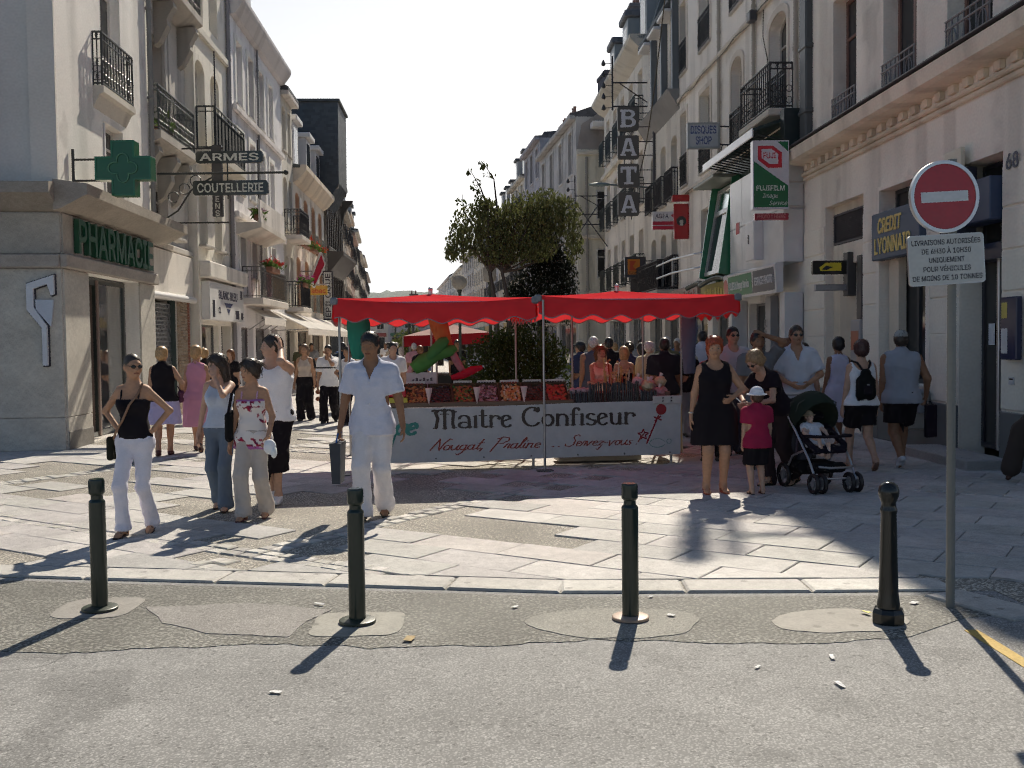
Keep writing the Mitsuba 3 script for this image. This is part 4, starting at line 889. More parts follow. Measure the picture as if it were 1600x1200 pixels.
# projecting signs: weapons and cutlery
K = top('cutlery_sign', 'black ARMES and COUTELLERIE boards on a long wrought-iron arm', 'sign')
SY = 23.0
part(K, 'arm', cat(cyl((-7.85, SY, 5.57), (-4.98, SY, 5.57), 0.028, 8), ball((-4.98, SY, 5.57), 0.06, 1), tube([(-7.8, SY, 4.5), (-7.4, SY, 4.75), (-7.1, SY, 5.2), (-6.6, SY, 5.5)], 0.02, 6), *[tube([(-7.5 + .25 * i + .12 * math.cos(t), SY, 5.05 + .18 * i + .12 * math.sin(t)) for t in np.linspace(0, 5.5, 12)], 0.012, 5) for i in range(3)], *[cyl((x, SY, 5.0), (x, SY, 6.3), 0.014, 6) for x in (-6.28, -5.6)]), 'paint', (0.025, 0.025, 0.03))
for txt, x0, x1, z0, z1 in (('ARMES', -6.97, -5.48, 5.79, 6.05), ('COUTELLERIE', -7.05, -5.38, 5.08, 5.40)):
    kb = part(K, 'board', flat(rrect(x0, x1, z0, z1, 0.06), (0, SY + 0.05, 0), (1, 0, 0), (0, 0, 1), 0.10), 'gloss', (0.022, 0.026, 0.03))
    part(kb, 'lettering', lettering(txt, (z1 - z0) * 0.60, ((x0 + x1) / 2, SY - 0.05, z0 + (z1 - z0) * 0.2), (1, 0, 0), width=(x1 - x0) * 0.88, mode='c'), 'paint', (0.52, 0.52, 0.46))
K = top('vertical_shop_sign', 'narrow dark vertical board ending in the letters ENS behind the cutlery sign', 'sign')
part(K, 'board', flat(rrect(-6.97, -6.73, 4.75, 6.42, 0.03), (0, 24.25, 0), (1, 0, 0), (0, 0, 1), 0.09), 'gloss', (0.03, 0.033, 0.036))
for i, ch in enumerate('ENS'): part(K, 'letter', lettering(ch, 0.13, (-6.85, 24.16, 5.10 - .165 * i), (1, 0, 0), mode='c'), 'paint', (0.5, 0.5, 0.46))
part(K, 'arm', cat(cyl((-7.9, 24.2, 6.35), (-6.7, 24.2, 6.35), 0.02, 6), cyl((-7.9, 24.2, 4.62), (-6.6, 24.2, 4.62), 0.02, 6), cyl((-6.86, 24.2, 6.4), (-6.86, 24.2, 8.6), 0.018, 6)), 'paint', (0.03, 0.03, 0.03))

# pale lilac house, with the balconies of pots over awnings
K = top('pale_lilac_house', 'tall pale lilac-grey house with tall windows and flat cornice bands', 'building')
ops = [hole(a, a + .85, z0, z1) for a in (14.0, 15.75, 17.5, 19.2) for z0, z1 in ((9.05, 10.95), (6.4, 8.2), (3.9, 5.2))] + [hole(14.0, 15.8, 0.05, 2.3), hole(16.2, 18.6, 0.05, 2.3), hole(19, 20.2, 0.02, 2.3)]
shell(FL, K, 13.42, 21.9, 11.9, LILAC, ops, depth=9)
for a in (14.0, 15.75, 17.5, 19.2):
    for z0, z1 in ((9.05, 10.95), (6.4, 8.2), (3.9, 5.2)): window(FL, K, a, a + .85, z0, z1, col=(0.5, 0.48, 0.47), pane='pane_curtain' if a in (15.75, ) else 'pane'); FL.add(K, 'window_surround', FL.plate(sbox(a - .16, z0 - .02, a + 1.01, z1 + .16).difference(sbox(a, z0 - .05, a + .85, z1)), 0.0, .04), 'plaster', (0.78, 0.78, 0.738))
for a, b in ((14.0, 15.8), (16.2, 18.6), (19, 20.2)): window(FL, K, a, b, 0.05, 2.3, col=(0.12, 0.1, 0.1), mull=0, trans=(), name='shop_window', sill=False)
for z in (5.55, 8.72): FL.add(K, 'cornice_band', cbx(13.42, 21.9, 0, 0.14, z, z + .2, .03), 'plaster', (0.738, 0.71, 0.696))
FL.add(K, 'eaves', xf(ext(Polygon([(0, 11.5), (.16, 11.55), (.38, 11.85), (.42, 11.95), (.42, 12.06), (0, 12.06)]), 8.5), fm((13.4, 0, 0), (0, 1, 0), (0, 0, 1), (1, 0, 0))), 'plaster', (0.568, 0.554, 0.554)); gable_roof(FL, K, 13.4, 21.9, 12.05, 0, 9, 2.6, (0.055, 0.062, 0.072))
k = FL.add(K, 'dormer', cbx(16.2, 17.4, -1.6, -0.15, 12.1, 13.6, .02), 'paint', (0.45, 0.44, 0.46)); pipe(FL, K, 17.15, 0.06, 2.6, 11.5, .035, (0.2, 0.2, 0.21))
kb = FL.add(K, 'balcony', xf(ext(Polygon([(0, 5.05), (.7, 5.25), (.75, 5.28), (.75, 5.42), (0, 5.42)]), 4.4), fm((13.6, 0, 0), (0, 1, 0), (0, 0, 1), (1, 0, 0))), 'plaster', (0.639, 0.596, 0.54)); FL.add(kb, 'parapet', cbx(13.62, 17.9, .66, .72, 5.42, 6.1, .01), 'plaster', (0.682, 0.653, 0.611)); flowers(FL, K, 13.7, 14.5, .6, 5.5, (0.4, 0.25, 0.3), 31, 30)
kb = FL.add(K, 'balcony', cbx(14.3, 19.0, 0, .62, 2.98, 3.2, .02), 'plaster', (0.639, 0.596, 0.54)); FL.add(kb, 'railing', bars(FL, 14.34, 18.9, .56, 3.2, 4.15, .12, .01, .55), 'paint', (0.12, 0.12, 0.12)); FL.add(kb, 'reed_screen', cbx(16.5, 18.6, .53, .54, 3.25, 4.1, .002), 'cloth', (0.45, 0.33, 0.20)); FL.add(kb, 'pink_cloth', cbx(15.4, 16.2, .53, .54, 3.22, 4.05, .002), 'cloth', (0.55, 0.26, 0.28))
flowers(FL, K, 15.2, 16.6, .66, 4.05, (0.60, 0.03, 0.04), 7, 60)
# narrower house with dark balcony
K = top('narrow_stone_house', 'narrow grey-cream house with dark balconies and pink flowers', 'building')
ops = [hole(22.1, 23.0, z0, z1, .25) for z0, z1 in ((9.2, 10.9), (6.2, 8.2), (3.3, 5.2))] + [hole(23.4, 24.1, z0, z1) for z0, z1 in ((9.2, 10.9), (6.2, 8.2), (3.3, 5.2))] + [hole(22.1, 24, .05, 2.3)]
shell(FL, K, 21.92, 24.4, 11.4, (0.625, 0.596, 0.54), ops, depth=9)
for z0, z1 in ((9.2, 10.9), (6.2, 8.2), (3.3, 5.2)): window(FL, K, 22.1, 23.0, z0, z1, arch=.25); window(FL, K, 23.4, 24.1, z0, z1, mull=0)
window(FL, K, 22.1, 24, .05, 2.3, mull=0, trans=(), name='shop_window', sill=False, col=(.1, .1, .1)); gable_roof(FL, K, 21.92, 24.4, 11.5, 0, 9, 2.4, (0.055, 0.06, 0.07)); FL.add(K, 'eaves', cbx(21.92, 24.4, 0, .3, 11.2, 11.38, .02), 'plaster', (0.568, 0.54, 0.511))
for zb, c in ((5.75, 1), (3.0, 0)):
    kb = FL.add(K, 'balcony', cbx(21.95, 24.2, 0, .7, zb, zb + .18, .02), 'plaster', (0.54, 0.497, 0.454)); FL.add(kb, 'railing', bars(FL, 22.0, 24.1, .64, zb + .18, zb + 1.15, .1, .011, .6, bool(c)), 'paint', (0.03, 0.032, 0.035))
    FL.add(kb, 'screen', cbx(22.02, 24.08, .61, .62, zb + .22, zb + 1.1, .002), 'cloth', (0.03, 0.034, 0.04))
flowers(FL, K, 22.1, 23.4, .66, 3.95, (0.50, 0.10, 0.32), 17, 50)
# house with orange window reveals
K = top('orange_window_house', 'cream house with orange window reveals, two dormers and red geraniums', 'building')
us = (24.9, 27.2, 29.5, 31.7)
ops = [hole(a, a + .9, z0, z1, .2) for a in us for z0, z1 in ((5.9, 8.0), (3.2, 5.35))] + [hole(24.9, 28.4, .05, 2.3), hole(29, 32.6, .05, 2.3)]
shell(FL, K, 24.42, 33.7, 8.6, (0.738, 0.682, 0.596), ops, depth=9)
for a in us:
    for z0, z1 in ((5.9, 8.0), (3.2, 5.35)):
        window(FL, K, a, a + .9, z0, z1, arch=.2, w=-.3, col=(0.58, 0.55, 0.5), sill=False); FL.add(K, 'window_lining', FL.plate(hole(a, a + .9, z0, z1, .2).difference(hole(a + .03, a + .87, z0 + .03, z1 - .03, .2)), -.25, .27), 'plaster', (0.55, 0.36, 0.25))
        FL.add(K, 'shutter', cbx(a + .98, a + 1.45, .0, .05, z0 + .05, z1 - .1, .01), 'paint', (0.62, 0.6, 0.57)); FL.add(K, 'window_railing', bars(FL, a - .05, a + .95, .16, z0, z0 + .8, .13, .009, .15), 'paint', (0.25, 0.27, 0.25))
for a, b in ((24.9, 28.4), (29, 32.6)): window(FL, K, a, b, .05, 2.3, mull=1, trans=(), name='shop_window', sill=False, col=(.15, .12, .1))
FL.add(K, 'cornice', xf(ext(Polygon([(0, 8.3), (.2, 8.4), (.5, 8.75), (.55, 8.8), (.55, 9.0), (0, 9.0)]), 9.2), fm((24.45, 0, 0), (0, 1, 0), (0, 0, 1), (1, 0, 0))), 'plaster', (0.682, 0.596, 0.497)); gable_roof(FL, K, 24.42, 33.7, 9.0, 0, 9, 3, (0.06, 0.065, 0.075), steep=(1.2, 3.4))
for a in (25.0, 28.6, 31.6):
    k = FL.add(K, 'dormer', cat(cbx(a, a + 1.3, -1.5, -.05, 9.0, 10.9, .02)), 'paint', (0.50, 0.50, 0.52)); FL.add(k, 'dormer_roof', cbx(a - .15, a + 1.45, -1.6, .15, 10.9, 11.12, .03), 'paint', (0.62, 0.62, 0.63)); FL.add(k, 'pane', cbx(a + .2, a + 1.1, -.05, -.04, 9.2, 10.7, .002), 'pane')
flowers(FL, K, 24.8, 26.2, .3, 5.75, (0.62, 0.07, 0.03), 41, 60); flowers(FL, K, 27.1, 28.6, .3, 5.75, (0.62, 0.07, 0.03), 43, 60); flowers(FL, K, 29.4, 30.6, .3, 5.75, (0.62, 0.07, 0.03), 47, 50)
# awnings and small signs
for nm, u0, u1, zb, w1, lb, wb in (('awning', 14.9, 19.0, 2.92, .55, 'short white awning under the potted balcony', .3), ('awning', 19.3, 33.5, 2.95, 1.25, 'long white sunlit awning over the left-hand shops', .62)):
    K = top(nm, lb, 'awning')
    FL.add(K, 'canopy', xf(ext(Polygon([(0.02, zb), (w1, zb - wb), (w1, zb - wb - .03), (0.02, zb - .05)]), u1 - u0), fm((u0, 0, 0), (0, 1, 0), (0, 0, 1), (1, 0, 0))), 'canopy', (0.80, 0.78, 0.75)); FL.add(K, 'valance', cat(*[cbx(u0 + .3 * i, u0 + .3 * i + .29, w1 - .012, w1, zb - wb - .26 + .02 * (i % 2), zb - wb - .03, .004) for i in range(int((u1 - u0) / .3))]), 'cloth', (0.66, 0.62, 0.56)); FL.add(K, 'arm', cat(*[cyl((u, 0, zb - .7), (u, w1, zb - wb - .03), .018, 6) for u in np.linspace(u0 + .3, u1 - .3, 4)]), 'paint', (0.3, 0.3, 0.3))
K = top('yellow_shop_sign', 'small yellow and orange box sign standing out over the awning', 'sign'); part(K, 'panel', flat(rrect(-8.75, -7.85, 3.85, 4.25, .02), (0, 44, 0), (1, 0, 0), (0, 0, 1), .12), 'gloss', (0.55, 0.33, 0.05)); part(K, 'lettering', lettering('Tabac', .2, (-8.3, 43.88, 3.93), (1, 0, 0), mode='c'), 'paint', (0.45, 0.06, 0.03)); part(K, 'rail', cyl((-9.0, 44, 4.3), (-7.8, 44, 4.3), .03, 6), 'paint', (.6, .6, .6))
K = top('red_lozenge_sign', 'red lozenge-shaped sign hanging edge-on with a white rim', 'sign'); dm = Polygon([(0, .72), (.30, .22), (0, -.72), (-.22, -.26)]); part(K, 'panel', flat(dm, (-8.12, 43, 4.85), unit((1, .9, .18)), unit((0.22, 0, 1)), .1), 'gloss', (0.42, 0.02, 0.05)); part(K, 'rim', flat(dm.buffer(.04).difference(dm.buffer(-.01)), (-8.12, 42.99, 4.85), unit((1, .9, .18)), unit((0.22, 0, 1)), .12), 'paint', (.6, .58, .56)); part(K, 'arm', cyl((-8.8, 43, 4.8), (-8.1, 43, 4.8), .025, 6), 'paint', (.1, .1, .1))
K = top('epilogue_sign', 'tall narrow grey sign with sideways letters in a dark frame', 'sign'); part(K, 'frame', flat(sbox(-8.86, 2.88, -8.38, 5.20), (0, 48.6, 0), (1, 0, 0), (0, 0, 1), .2), 'paint', (.02, .022, .03)); part(K, 'panel', flat(sbox(-8.80, 2.95, -8.44, 5.13), (0, 48.4, 0), (1, 0, 0), (0, 0, 1), .01), 'paint', (.44, .45, .45))
part(K, 'lettering', lettering('EPILOGUE', .24, (-8.50, 48.385, 3.02), (0, 0, 1), (-1, 0, 0), width=2.04), 'paint', (.03, .03, .04)); part(K, 'arm', cyl((-9.3, 48.5, 5.05), (-8.4, 48.5, 5.05), .04, 6), 'paint', (.05, .05, .05))
# ---------------------------------------------------------------- right side of the street
FC, FR = Fac((6.35, 15.5), (-.034, 1.0), -1), Fac((6.15, 21.5), (-.045, 1.0), -1)
BANK = (0.79, 0.75, 0.665)
K = top('bank_building', 'cream bank building with dentil cornice and window railings at the right', 'building')
UP = [(3.08, 4.27), (0.56, 1.86), (-1.79, -0.48), (-4.3, -3.0), (-6.8, -5.5)]
ops = [hole(a, b, z0, z1) for a, b in UP for z0, z1 in ((5.66, 8.1), (9.2, 11.4), (12.5, 14.4))] + [hole(2.73, 4.7, 0.12, 4.28), hole(0.14, 1.95, 0.98, 4.2), hole(-2.08, -0.89, 0.02, 4.13), hole(-4.6, -3.2, 1.0, 4.1)]
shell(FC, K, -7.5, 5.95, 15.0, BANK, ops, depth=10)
for a, b in UP:
    for z0, z1 in ((5.66, 8.1), (9.2, 11.4), (12.5, 14.4)):
        k = window(FC, K, a, b, z0, z1, w=-.30, col=(0.17, 0.10, 0.08), mull=1, trans=(.7,), f=.07)
        ms = [cyl((a, .03, z), (b, .03, z), .016, 6) for z in (z0 + .06, z0 + .48, z0 + .60)] + [cyl((a + (b - a) * t, .03, z0 + .04), (a + (b - a) * t, .03, z0 + .60), .012, 5) for t in np.linspace(0.02, .98, 8)]
        ms += [tube([(a + (b - a) * (i + .5) / 3 + .12 * math.cos(t), .03, z0 + .27 + .19 * math.sin(t)) for t in np.linspace(0, 6.283, 15)], .009, 4, False) for i in range(3)]
        FC.add(K, 'window_railing', cat(ms), 'paint', (0.16, 0.16, 0.17))
FC.add(K, 'cornice', xf(ext(Polygon([(0, 5.30), (.30, 5.34), (.38, 5.38), (.40, 5.60), (.34, 5.63), (0, 5.66)]), 13.6), fm((-7.6, 0, 0), (0, 1, 0), (0, 0, 1), (1, 0, 0))), 'plaster', (0.738, 0.667, 0.547))
FC.add(K, 'cornice_flashing', cbx(-7.6, 6.0, .0, .40, 5.665, 5.69, .006), 'paint', (0.07, 0.07, 0.08))
for i in range(31): FC.add(K, 'dentil', cbx(-7.3 + .43 * i, -7.12 + .43 * i, 0, .085, 5.17, 5.30, .01), 'plaster', (0.738, 0.653, 0.525))
FC.add(K, 'moulding', cbx(-7.5, 5.95, 0, .09, 5.07, 5.145, .02), 'plaster', (0.682, 0.596, 0.469)); FC.add(K, 'moulding', cbx(-7.5, 5.95, 0, .055, 4.98, 5.065, .02), 'plaster', (0.682, 0.596, 0.469))
for z in (3.93, 3.38, 2.84, 2.3, 1.78, 1.3):   # coursed blocks between the openings
    for a, b in ((4.72, 5.95), (1.98, 2.71), (-.87, .12), (-3.18, -2.10)):
        FC.add(K, 'stone_block', cbx(a, b, -.01, .022, z - .53, z - .012, .008), 'plaster', (0.775 + .01 * rg.randn(), 0.735, 0.65))
for a, b in ((4.72, 5.95), (1.98, 2.71), (-.87, .12), (-7.5, -2.10)): FC.add(K, 'wainscot', cbx(a, b, -.01, .04, .0, .74, .008), 'paint', (0.115, 0.125, 0.135))
FC.add(K, 'wainscot', cbx(.12, 1.98, -.01, .035, .0, .93, .008), 'paint', (0.115, 0.125, 0.135))
FC.add(K, 'opening_trim', FC.plate(sbox(-.0, .98, 2.07, 4.27).difference(sbox(.14, .9, 1.95, 4.2)), 0.001, .03), 'plaster', BANK)
FC.add(K, 'niche_back', cbx(2.6, 4.8, -.2, -.16, .1, 4.4, .005), 'plaster', (0.71, 0.639, 0.518)); FC.add(K, 'niche_lintel', cbx(2.72, 4.42, -.16, -.05, 3.10, 3.50, .02), 'plaster', (0.71, 0.653, 0.54))
kv = FC.add(K, 'vent_grille', FC.plate(sbox(2.76, 3.51, 4.42, 4.09).difference(sbox(2.80, 3.55, 4.38, 4.05)), -.16, .1), 'paint', (.05, .052, .06)); FC.add(kv, 'vent_back', cbx(2.78, 4.4, -.159, -.15, 3.52, 4.08, .002), 'paint', (.012, .012, .014))
for i in range(15): FC.add(kv, 'louvre', xf(bx(2.80, 4.38, -.02, .02, -.004, .004), np.array([[1, 0, 0, 0], [0, .8, -.6, -.1], [0, .6, .8, 3.56 + .035 * i], [0, 0, 0, 1]])), 'paint', (.07, .072, .08))
kd = FC.add(K, 'steel_door', cbx(2.9, 4.2, -.155, -.11, .13, 3.06, .01), 'paint', (0.44, 0.41, 0.35)); FC.add(kd, 'door_panel', cbx(3.05, 3.85, -.109, -.10, 1.9, 2.7, .006), 'paint', (0.42, 0.39, 0.33)); FC.add(kd, 'door_panel', cbx(3.05, 3.85, -.109, -.10, .4, 1.7, .006), 'paint', (0.42, 0.39, 0.33))
kc = FC.add(K, 'cash_machine', cbx(2.76, 3.2, -.10, .06, .95, 2.05, .02), 'paint', (0.30, 0.30, 0.31)); FC.add(kc, 'screen', cbx(2.80, 3.16, .061, .066, 1.5, 1.85, .003), 'gloss', (0.35, 0.12, 0.08)); FC.add(kc, 'dark_post', cbx(2.76, 2.98, -.10, .03, 2.06, 3.2, .01), 'paint', (.06, .058, .06))
k = window(FC, K, .14, 1.95, .98, 4.2, w=-.3, col=(.03, .035, .05), mull=1, trans=(.55,), sill=True, f=.07, name='shop_window')
FC.add(K, 'window_jamb', cbx(1.5, 1.9, -.26, -.12, .98, 3.3, .01), 'plaster', (0.653, 0.596, 0.497))
kd = FC.add(K, 'entrance_door', FC.plate(sbox(-2.06, .15, -.91, 4.11).difference(unary_union([sbox(-2.0, .22, -1.52, 2.75), sbox(-1.44, .22, -.97, 2.75), sbox(-2.0, 2.85, -.97, 4.05)])), -.38, .06), 'gloss', (.018, .02, .035))
FC.add(kd, 'pane', FC.plate(sbox(-2.02, .2, -.95, 4.07), -.352, .005), 'pane'); FC.add(kd, 'steel_post', cbx(-1.51, -1.45, -.32, -.25, .15, 2.9, .01), 'metal', (.6, .6, .62)); FC.add(kd, 'lintel', cbx(-2.06, -.91, -.38, -.05, 2.76, 2.98, .01), 'gloss', (.02, .026, .06))
for i, (u, z, a, b) in enumerate(((-1.2, 1.75, .17, .30), (-1.62, 1.6, .14, .16), (-1.84, 1.35, .22, .44))): FC.add(kd, 'paper_notice', FC.plate(sbox(u - a / 2, z - b / 2, u + a / 2, z + b / 2), -.318, .003), 'cloth', (.55, .60, .64))
FC.add(K, 'door_step', cbx(-2.4, -.3, .0, .62, -.05, .13, .015), 'stone', (0.30, 0.29, 0.28)); FC.add(K, 'blue_awning_box', cbx(-2.06, -.85, -.2, .16, 3.25, 3.82, .015), 'paint', (.028, .045, .105)); FC.add(K, 'blue_awning_box', cbx(-1.2, -.86, -.1, .28, 2.95, 4.08, .015), 'paint', (.025, .03, .05))
FC.add(K, 'cream_panel', cbx(-1.25, -.75, .1, .16, 4.06, 4.34, .008), 'paint', (.55, .53, .43)); FC.text(K, 'number_plate', '68', .19, -2.22, .03, 3.86, (.05, .06, .09), width=.30, depth=.008)
gable_roof(FC, K, -7.5, 5.95, 15.0, 0, 10, 3, (.06, .065, .075), over=.35)
K2 = top('bank_sign', 'navy bank sign with yellow letters over the bank window', 'sign'); FC.add(K2, 'panel', cbx(.12, 2.0, -.06, .14, 3.02, 3.80, .015), 'paint', (.040, .065, .12))
FC.text(K2, 'lettering', 'CREDIT', .23, 1.72, .14, 3.46, (.60, .47, .14), width=.92, depth=.012, shear=.12); FC.text(K2, 'lettering', 'LYONNAIS', .25, 1.85, .14, 3.12, (.60, .47, .14), width=1.42, depth=.012)
K2 = top('notice_box', 'dark blue notice box with yellow and white leaflets on the bank wall', 'notice box'); FC.add(K2, 'case', cbx(-2.66, -2.26, .04, .12, 1.42, 2.22, .012), 'gloss', (.022, .03, .075)); FC.add(K2, 'yellow_leaflet', cbx(-2.44, -2.30, .12, .124, 1.95, 2.15, .001), 'paint', (.5, .42, .1)); FC.add(K2, 'white_leaflet', cbx(-2.45, -2.30, .12, .124, 1.5, 1.82, .001), 'paint', (.5, .52, .54))
K2 = top('letter_slot', 'small white intercom plate on the bank wall', 'plate'); FC.add(K2, 'plate', cbx(-2.45, -2.33, .025, .04, 1.10, 1.20, .003), 'paint', (.5, .52, .54)); FC.add(K2, 'slot', cbx(-2.44, -2.34, .04, .043, 1.16, 1.18, .001), 'paint', (.03, .03, .03))
K2 = top('litter_bin', 'grey and cream wall litter bin beside the bank door', 'bin'); FC.add(K2, 'body', cbx(-.08, .34, .05, .42, .32, .86, .03), 'paint', (.36, .34, .29)); FC.add(K2, 'lid', cbx(-.10, .36, .05, .45, .862, .93, .025), 'paint', (.25, .27, .29)); FC.add(K2, 'clasp', cbx(-.16, -.08, .16, .26, .58, .70, .01), 'paint', (.2, .22, .24))
K2 = top('arrow_sign', 'black box sign with a yellow arrow standing out beside the bank niche', 'sign'); part(K2, 'box', flat(rrect(5.56, 6.22, 2.90, 3.15, .02), (0, 19.0, 0), (1, 0, 0), (0, 0, 1), .10), 'gloss', (.02, .018, .018)); part(K2, 'arrow', flat(Polygon([(5.70, 2.96), (6.08, 2.96), (6.08, 3.11), (5.80, 3.11), (5.68, 3.03)]), (0, 18.90, 0), (1, 0, 0), (0, 0, 1), .006), 'paint', (.62, .50, .03)); part(K2, 'arrow_mark', flat(Polygon([(5.72, 2.98), (5.80, 3.06), (5.93, 3.03), (5.82, 2.98)]), (0, 18.893, 0), (1, 0, 0), (0, 0, 1), .004), 'paint', (.02, .02, .02)); part(K2, 'post', cbx(6.18, 6.34, 18.85, 19.1, 2.5, 3.3, .01), 'paint', (.05, .048, .05)); part(K2, 'bracket', cbx(5.62, 6.25, 18.95, 19.05, 2.60, 2.72, .01), 'metal', (.4, .4, .42))

# record-shop house, photo shop on its ground floor
K = top('record_shop_house', 'tall cream rendered house with shallow string courses and iron window rails', 'building')
cols = [(1.1, 2.4), (4.7, 5.8), (8.1, 9.4), (11.2, 12.1)]
ops = [hole(a, b, z0, z1, .3 if i in (1, 0) and z0 < 7 else 0) for i, (a, b) in enumerate(cols) for z0, z1 in ((6.7, 9.0), (10.3, 12.5))] + [hole(.5, 1.7, .02, 2.6), hole(2.2, 4.2, .3, 2.6), hole(4.9, 8, .3, 2.8), hole(8.6, 11.8, .3, 2.8), hole(8.4, 9.4, 3.7, 5.6)]
shell(FR, K, 0.0, 12.3, 14.2, (0.76, 0.73, 0.67), ops, depth=10)
for i, (a, b) in enumerate(cols):
    for z0, z1 in ((6.7, 9.0), (10.3, 12.5)):
        k = window(FR, K, a, b, z0, z1, w=-.28, col=(0.40, 0.38, 0.35), arch=.3 if i in (1, 0) and z0 < 7 else 0); FR.add(K, 'window_railing', bars(FR, a, b, .05, z0, z0 + .95, .11, .012, .04, i in (0, 2)), 'paint', (0.028, 0.028, 0.032))
        FR.add(K, 'window_surround', FR.plate(hole(a - .14, b + .14, z0, z1 + .15, .3 if i in (1, 0) and z0 < 7 else 0).difference(hole(a, b, z0 - .1, z1, .3 if i in (1, 0) and z0 < 7 else 0)), .0005, .035), 'plaster', (0.653, 0.603, 0.525))
for a, b, z0, z1, nm in ((.5, 1.7, .02, 2.6, 'shop_door'), (2.2, 4.2, .3, 2.6, 'shop_window'), (4.9, 8, .3, 2.8, 'shop_window'), (8.6, 11.8, .3, 2.8, 'shop_window'), (8.4, 9.4, 3.7, 5.6, 'window')): window(FR, K, a, b, z0, z1, mull=0 if nm == 'shop_door' else 1, trans=(), sill=False, name=nm, col=(.2, .2, .2))
for z in (6.35, 9.45, 12.9): FR.add(K, 'string_course', cbx(0, 12.3, 0, .11, z, z + .14, .03), 'plaster', (0.625, 0.575, 0.497))
FR.add(K, 'eaves', cbx(-.1, 12.4, -.2, .33, 13.95, 14.18, .05), 'plaster', (0.596, 0.554, 0.483)); gable_roof(FR, K, -.1, 12.4, 14.32, 0, 10, 3.0, (.06, .065, .075), over=.4)
for u in (.35, 3.5, 6.9): pipe(FR, K, u, .07, 3.4 if u < 6 else 0, 13.9, .05, (0.36, 0.33, 0.28))
FR.add(K, 'dark_downpipe', cat(cbx(-.55, -.15, .0, .16, 5.7, 14.1, .03), *[cbx(-.60, -.10, -.0, .18, z, z + .1, .02) for z in np.arange(6.3, 13.6, 1.3)]), 'paint', (0.06, 0.065, 0.075))
kb = FR.add(K, 'balcony', cbx(.7, 3.1, 0, .55, 6.52, 6.68, .02), 'plaster', (0.568, 0.525, 0.454)); FR.add(kb, 'railing', bars(FR, .75, 3.05, .5, 6.68, 7.65, .15, .013, .5, True), 'paint', (.02, .02, .022))
def cable(F, K, pts, r=.012, name='cable'): F.add(K, name, tube(pts, r, 5), 'paint', (.10, .085, .07), True)
cable(FR, K, [(u, .13 + .02 * math.sin(u * 3), 9.42 - .05 * math.sin(u * 2.1) - .04 * abs(math.sin(u * .9))) for u in np.arange(0, 12.3, .25)], .016); cable(FR, K, [(u, .13, 6.30 - .06 * math.sin(u * 1.7)) for u in np.arange(3, 12.3, .25)], .016); cable(FR, K, [(2.7, .06, 9.4), (2.75, .06, 8.8), (2.45, .05, 8.2), (2.4, .06, 7.6)], .012)
FR.add(K, 'junction_box', cbx(3.0, 3.3, .11, .3, 9.25, 9.5, .02), 'paint', (.05, .05, .06)); FR.add(K, 'dish', ball((2.75, .3, 10.0), .34, 2, (.9, .35, .9)), 'paint', (.45, .42, .38), True)
# white photo shop front
K = top('photo_shop_front', 'white panelled photo shop front with green and grey fascia below a dark canopy', 'shop front')
WH = (0.58, 0.585, 0.60)
for i in range(4):
    for z0, z1 in ((3.34, 4.45), (4.455, 5.62)): FR.add(K, 'white_panel', cbx(.02 + 1.12 * i, 1.13 + 1.12 * i, .012, .44 if i < 1 else .40, z0, z1 - .005, .01), 'gloss', WH)
FR.add(K, 'pilaster', cbx(.02, .34, .02, .42, .0, 2.7, .01), 'gloss', WH); FR.add(K, 'pilaster', cbx(4.3, 4.6, .02, .42, .0, 2.7, .01), 'gloss', WH); FR.add(K, 'grey_panel', cbx(1.75, 2.15, .02, .2, .0, 2.7, .01), 'paint', (.34, .34, .35)); part(K + '__grey_panel', 'lettering', lettering('RE', .22, FR.at(2.0, .2, 1.75), (0, 0, 1), FR.rd * -1, width=.42), 'paint', (.16, .16, .17))
fz = xf(ext(Polygon([(.42, 2.72), (.56, 2.70), (.60, 3.30), (.56, 3.33), (.42, 3.33)]), 4.3), fm((.1, 0, 0), (0, 1, 0), (0, 0, 1), (1, 0, 0))); FR.add(K, 'fascia', fz, 'gloss', WH)
fo, fu = FR.at(0, .563, 2.71), unit(FR.at(0, .603, 3.30) - FR.at(0, .563, 2.71))
def onf(poly, d=.006): return flat(poly, FR.at(4.2, .563, 2.71), FR.rd, fu, d)
part(K, 'green_fascia', onf(sbox(.25, .06, 2.3, .54)), 'gloss', (.035, .20, .11)); part(K, 'grey_fascia', onf(Polygon([(2.35, .06), (4.0, .06), (4.0, .54), (2.45, .54)])), 'gloss', (.07, .09, .12)); part(K, 'round_badge', onf(Point(.0, .3).buffer(.2)), 'gloss', (.5, .15, .14))
part(K, 'lettering', lettering('FUJIFILM Image Service', .17, FR.at(3.85, .570, 2.71) + fu * .22, FR.rd, fu, width=1.75, depth=.008), 'paint', (.6, .62, .6)); part(K, 'lettering', lettering('ESPACE PHOTO', .17, FR.at(1.65, .570, 2.71) + fu * .22, FR.rd, fu, width=1.35, depth=.008), 'paint', (.55, .56, .58))
FR.add(K, 'canopy_board', xf(ext(Polygon([(.0, 6.42), (.98, 6.10), (1.0, 6.16), (.0, 6.50)]), 4.5), fm((.3, 0, 0), (0, 1, 0), (0, 0, 1), (1, 0, 0))), 'paint', (.012, .03, .03)); FR.add(K, 'white_edge', cbx(.3, 4.8, .985, 1.02, 5.98, 6.17, .01), 'gloss', (.66, .67, .68)); FR.add(K, 'canopy_housing', cbx(.02, .30, .01, .42, 5.66, 6.52, .01), 'paint', (.010, .022, .022)); FR.add(K, 'canopy_back', cbx(.3, 4.75, .012, .10, 5.64, 6.36, .01), 'paint', (.01, .04, .03))
for i in range(16): FR.add(K, 'canopy_rib', cyl((.45 + .28 * i, .10, 5.9), (.45 + .28 * i, .95, 6.08), .018, 5), 'paint', (.02, .03, .03))
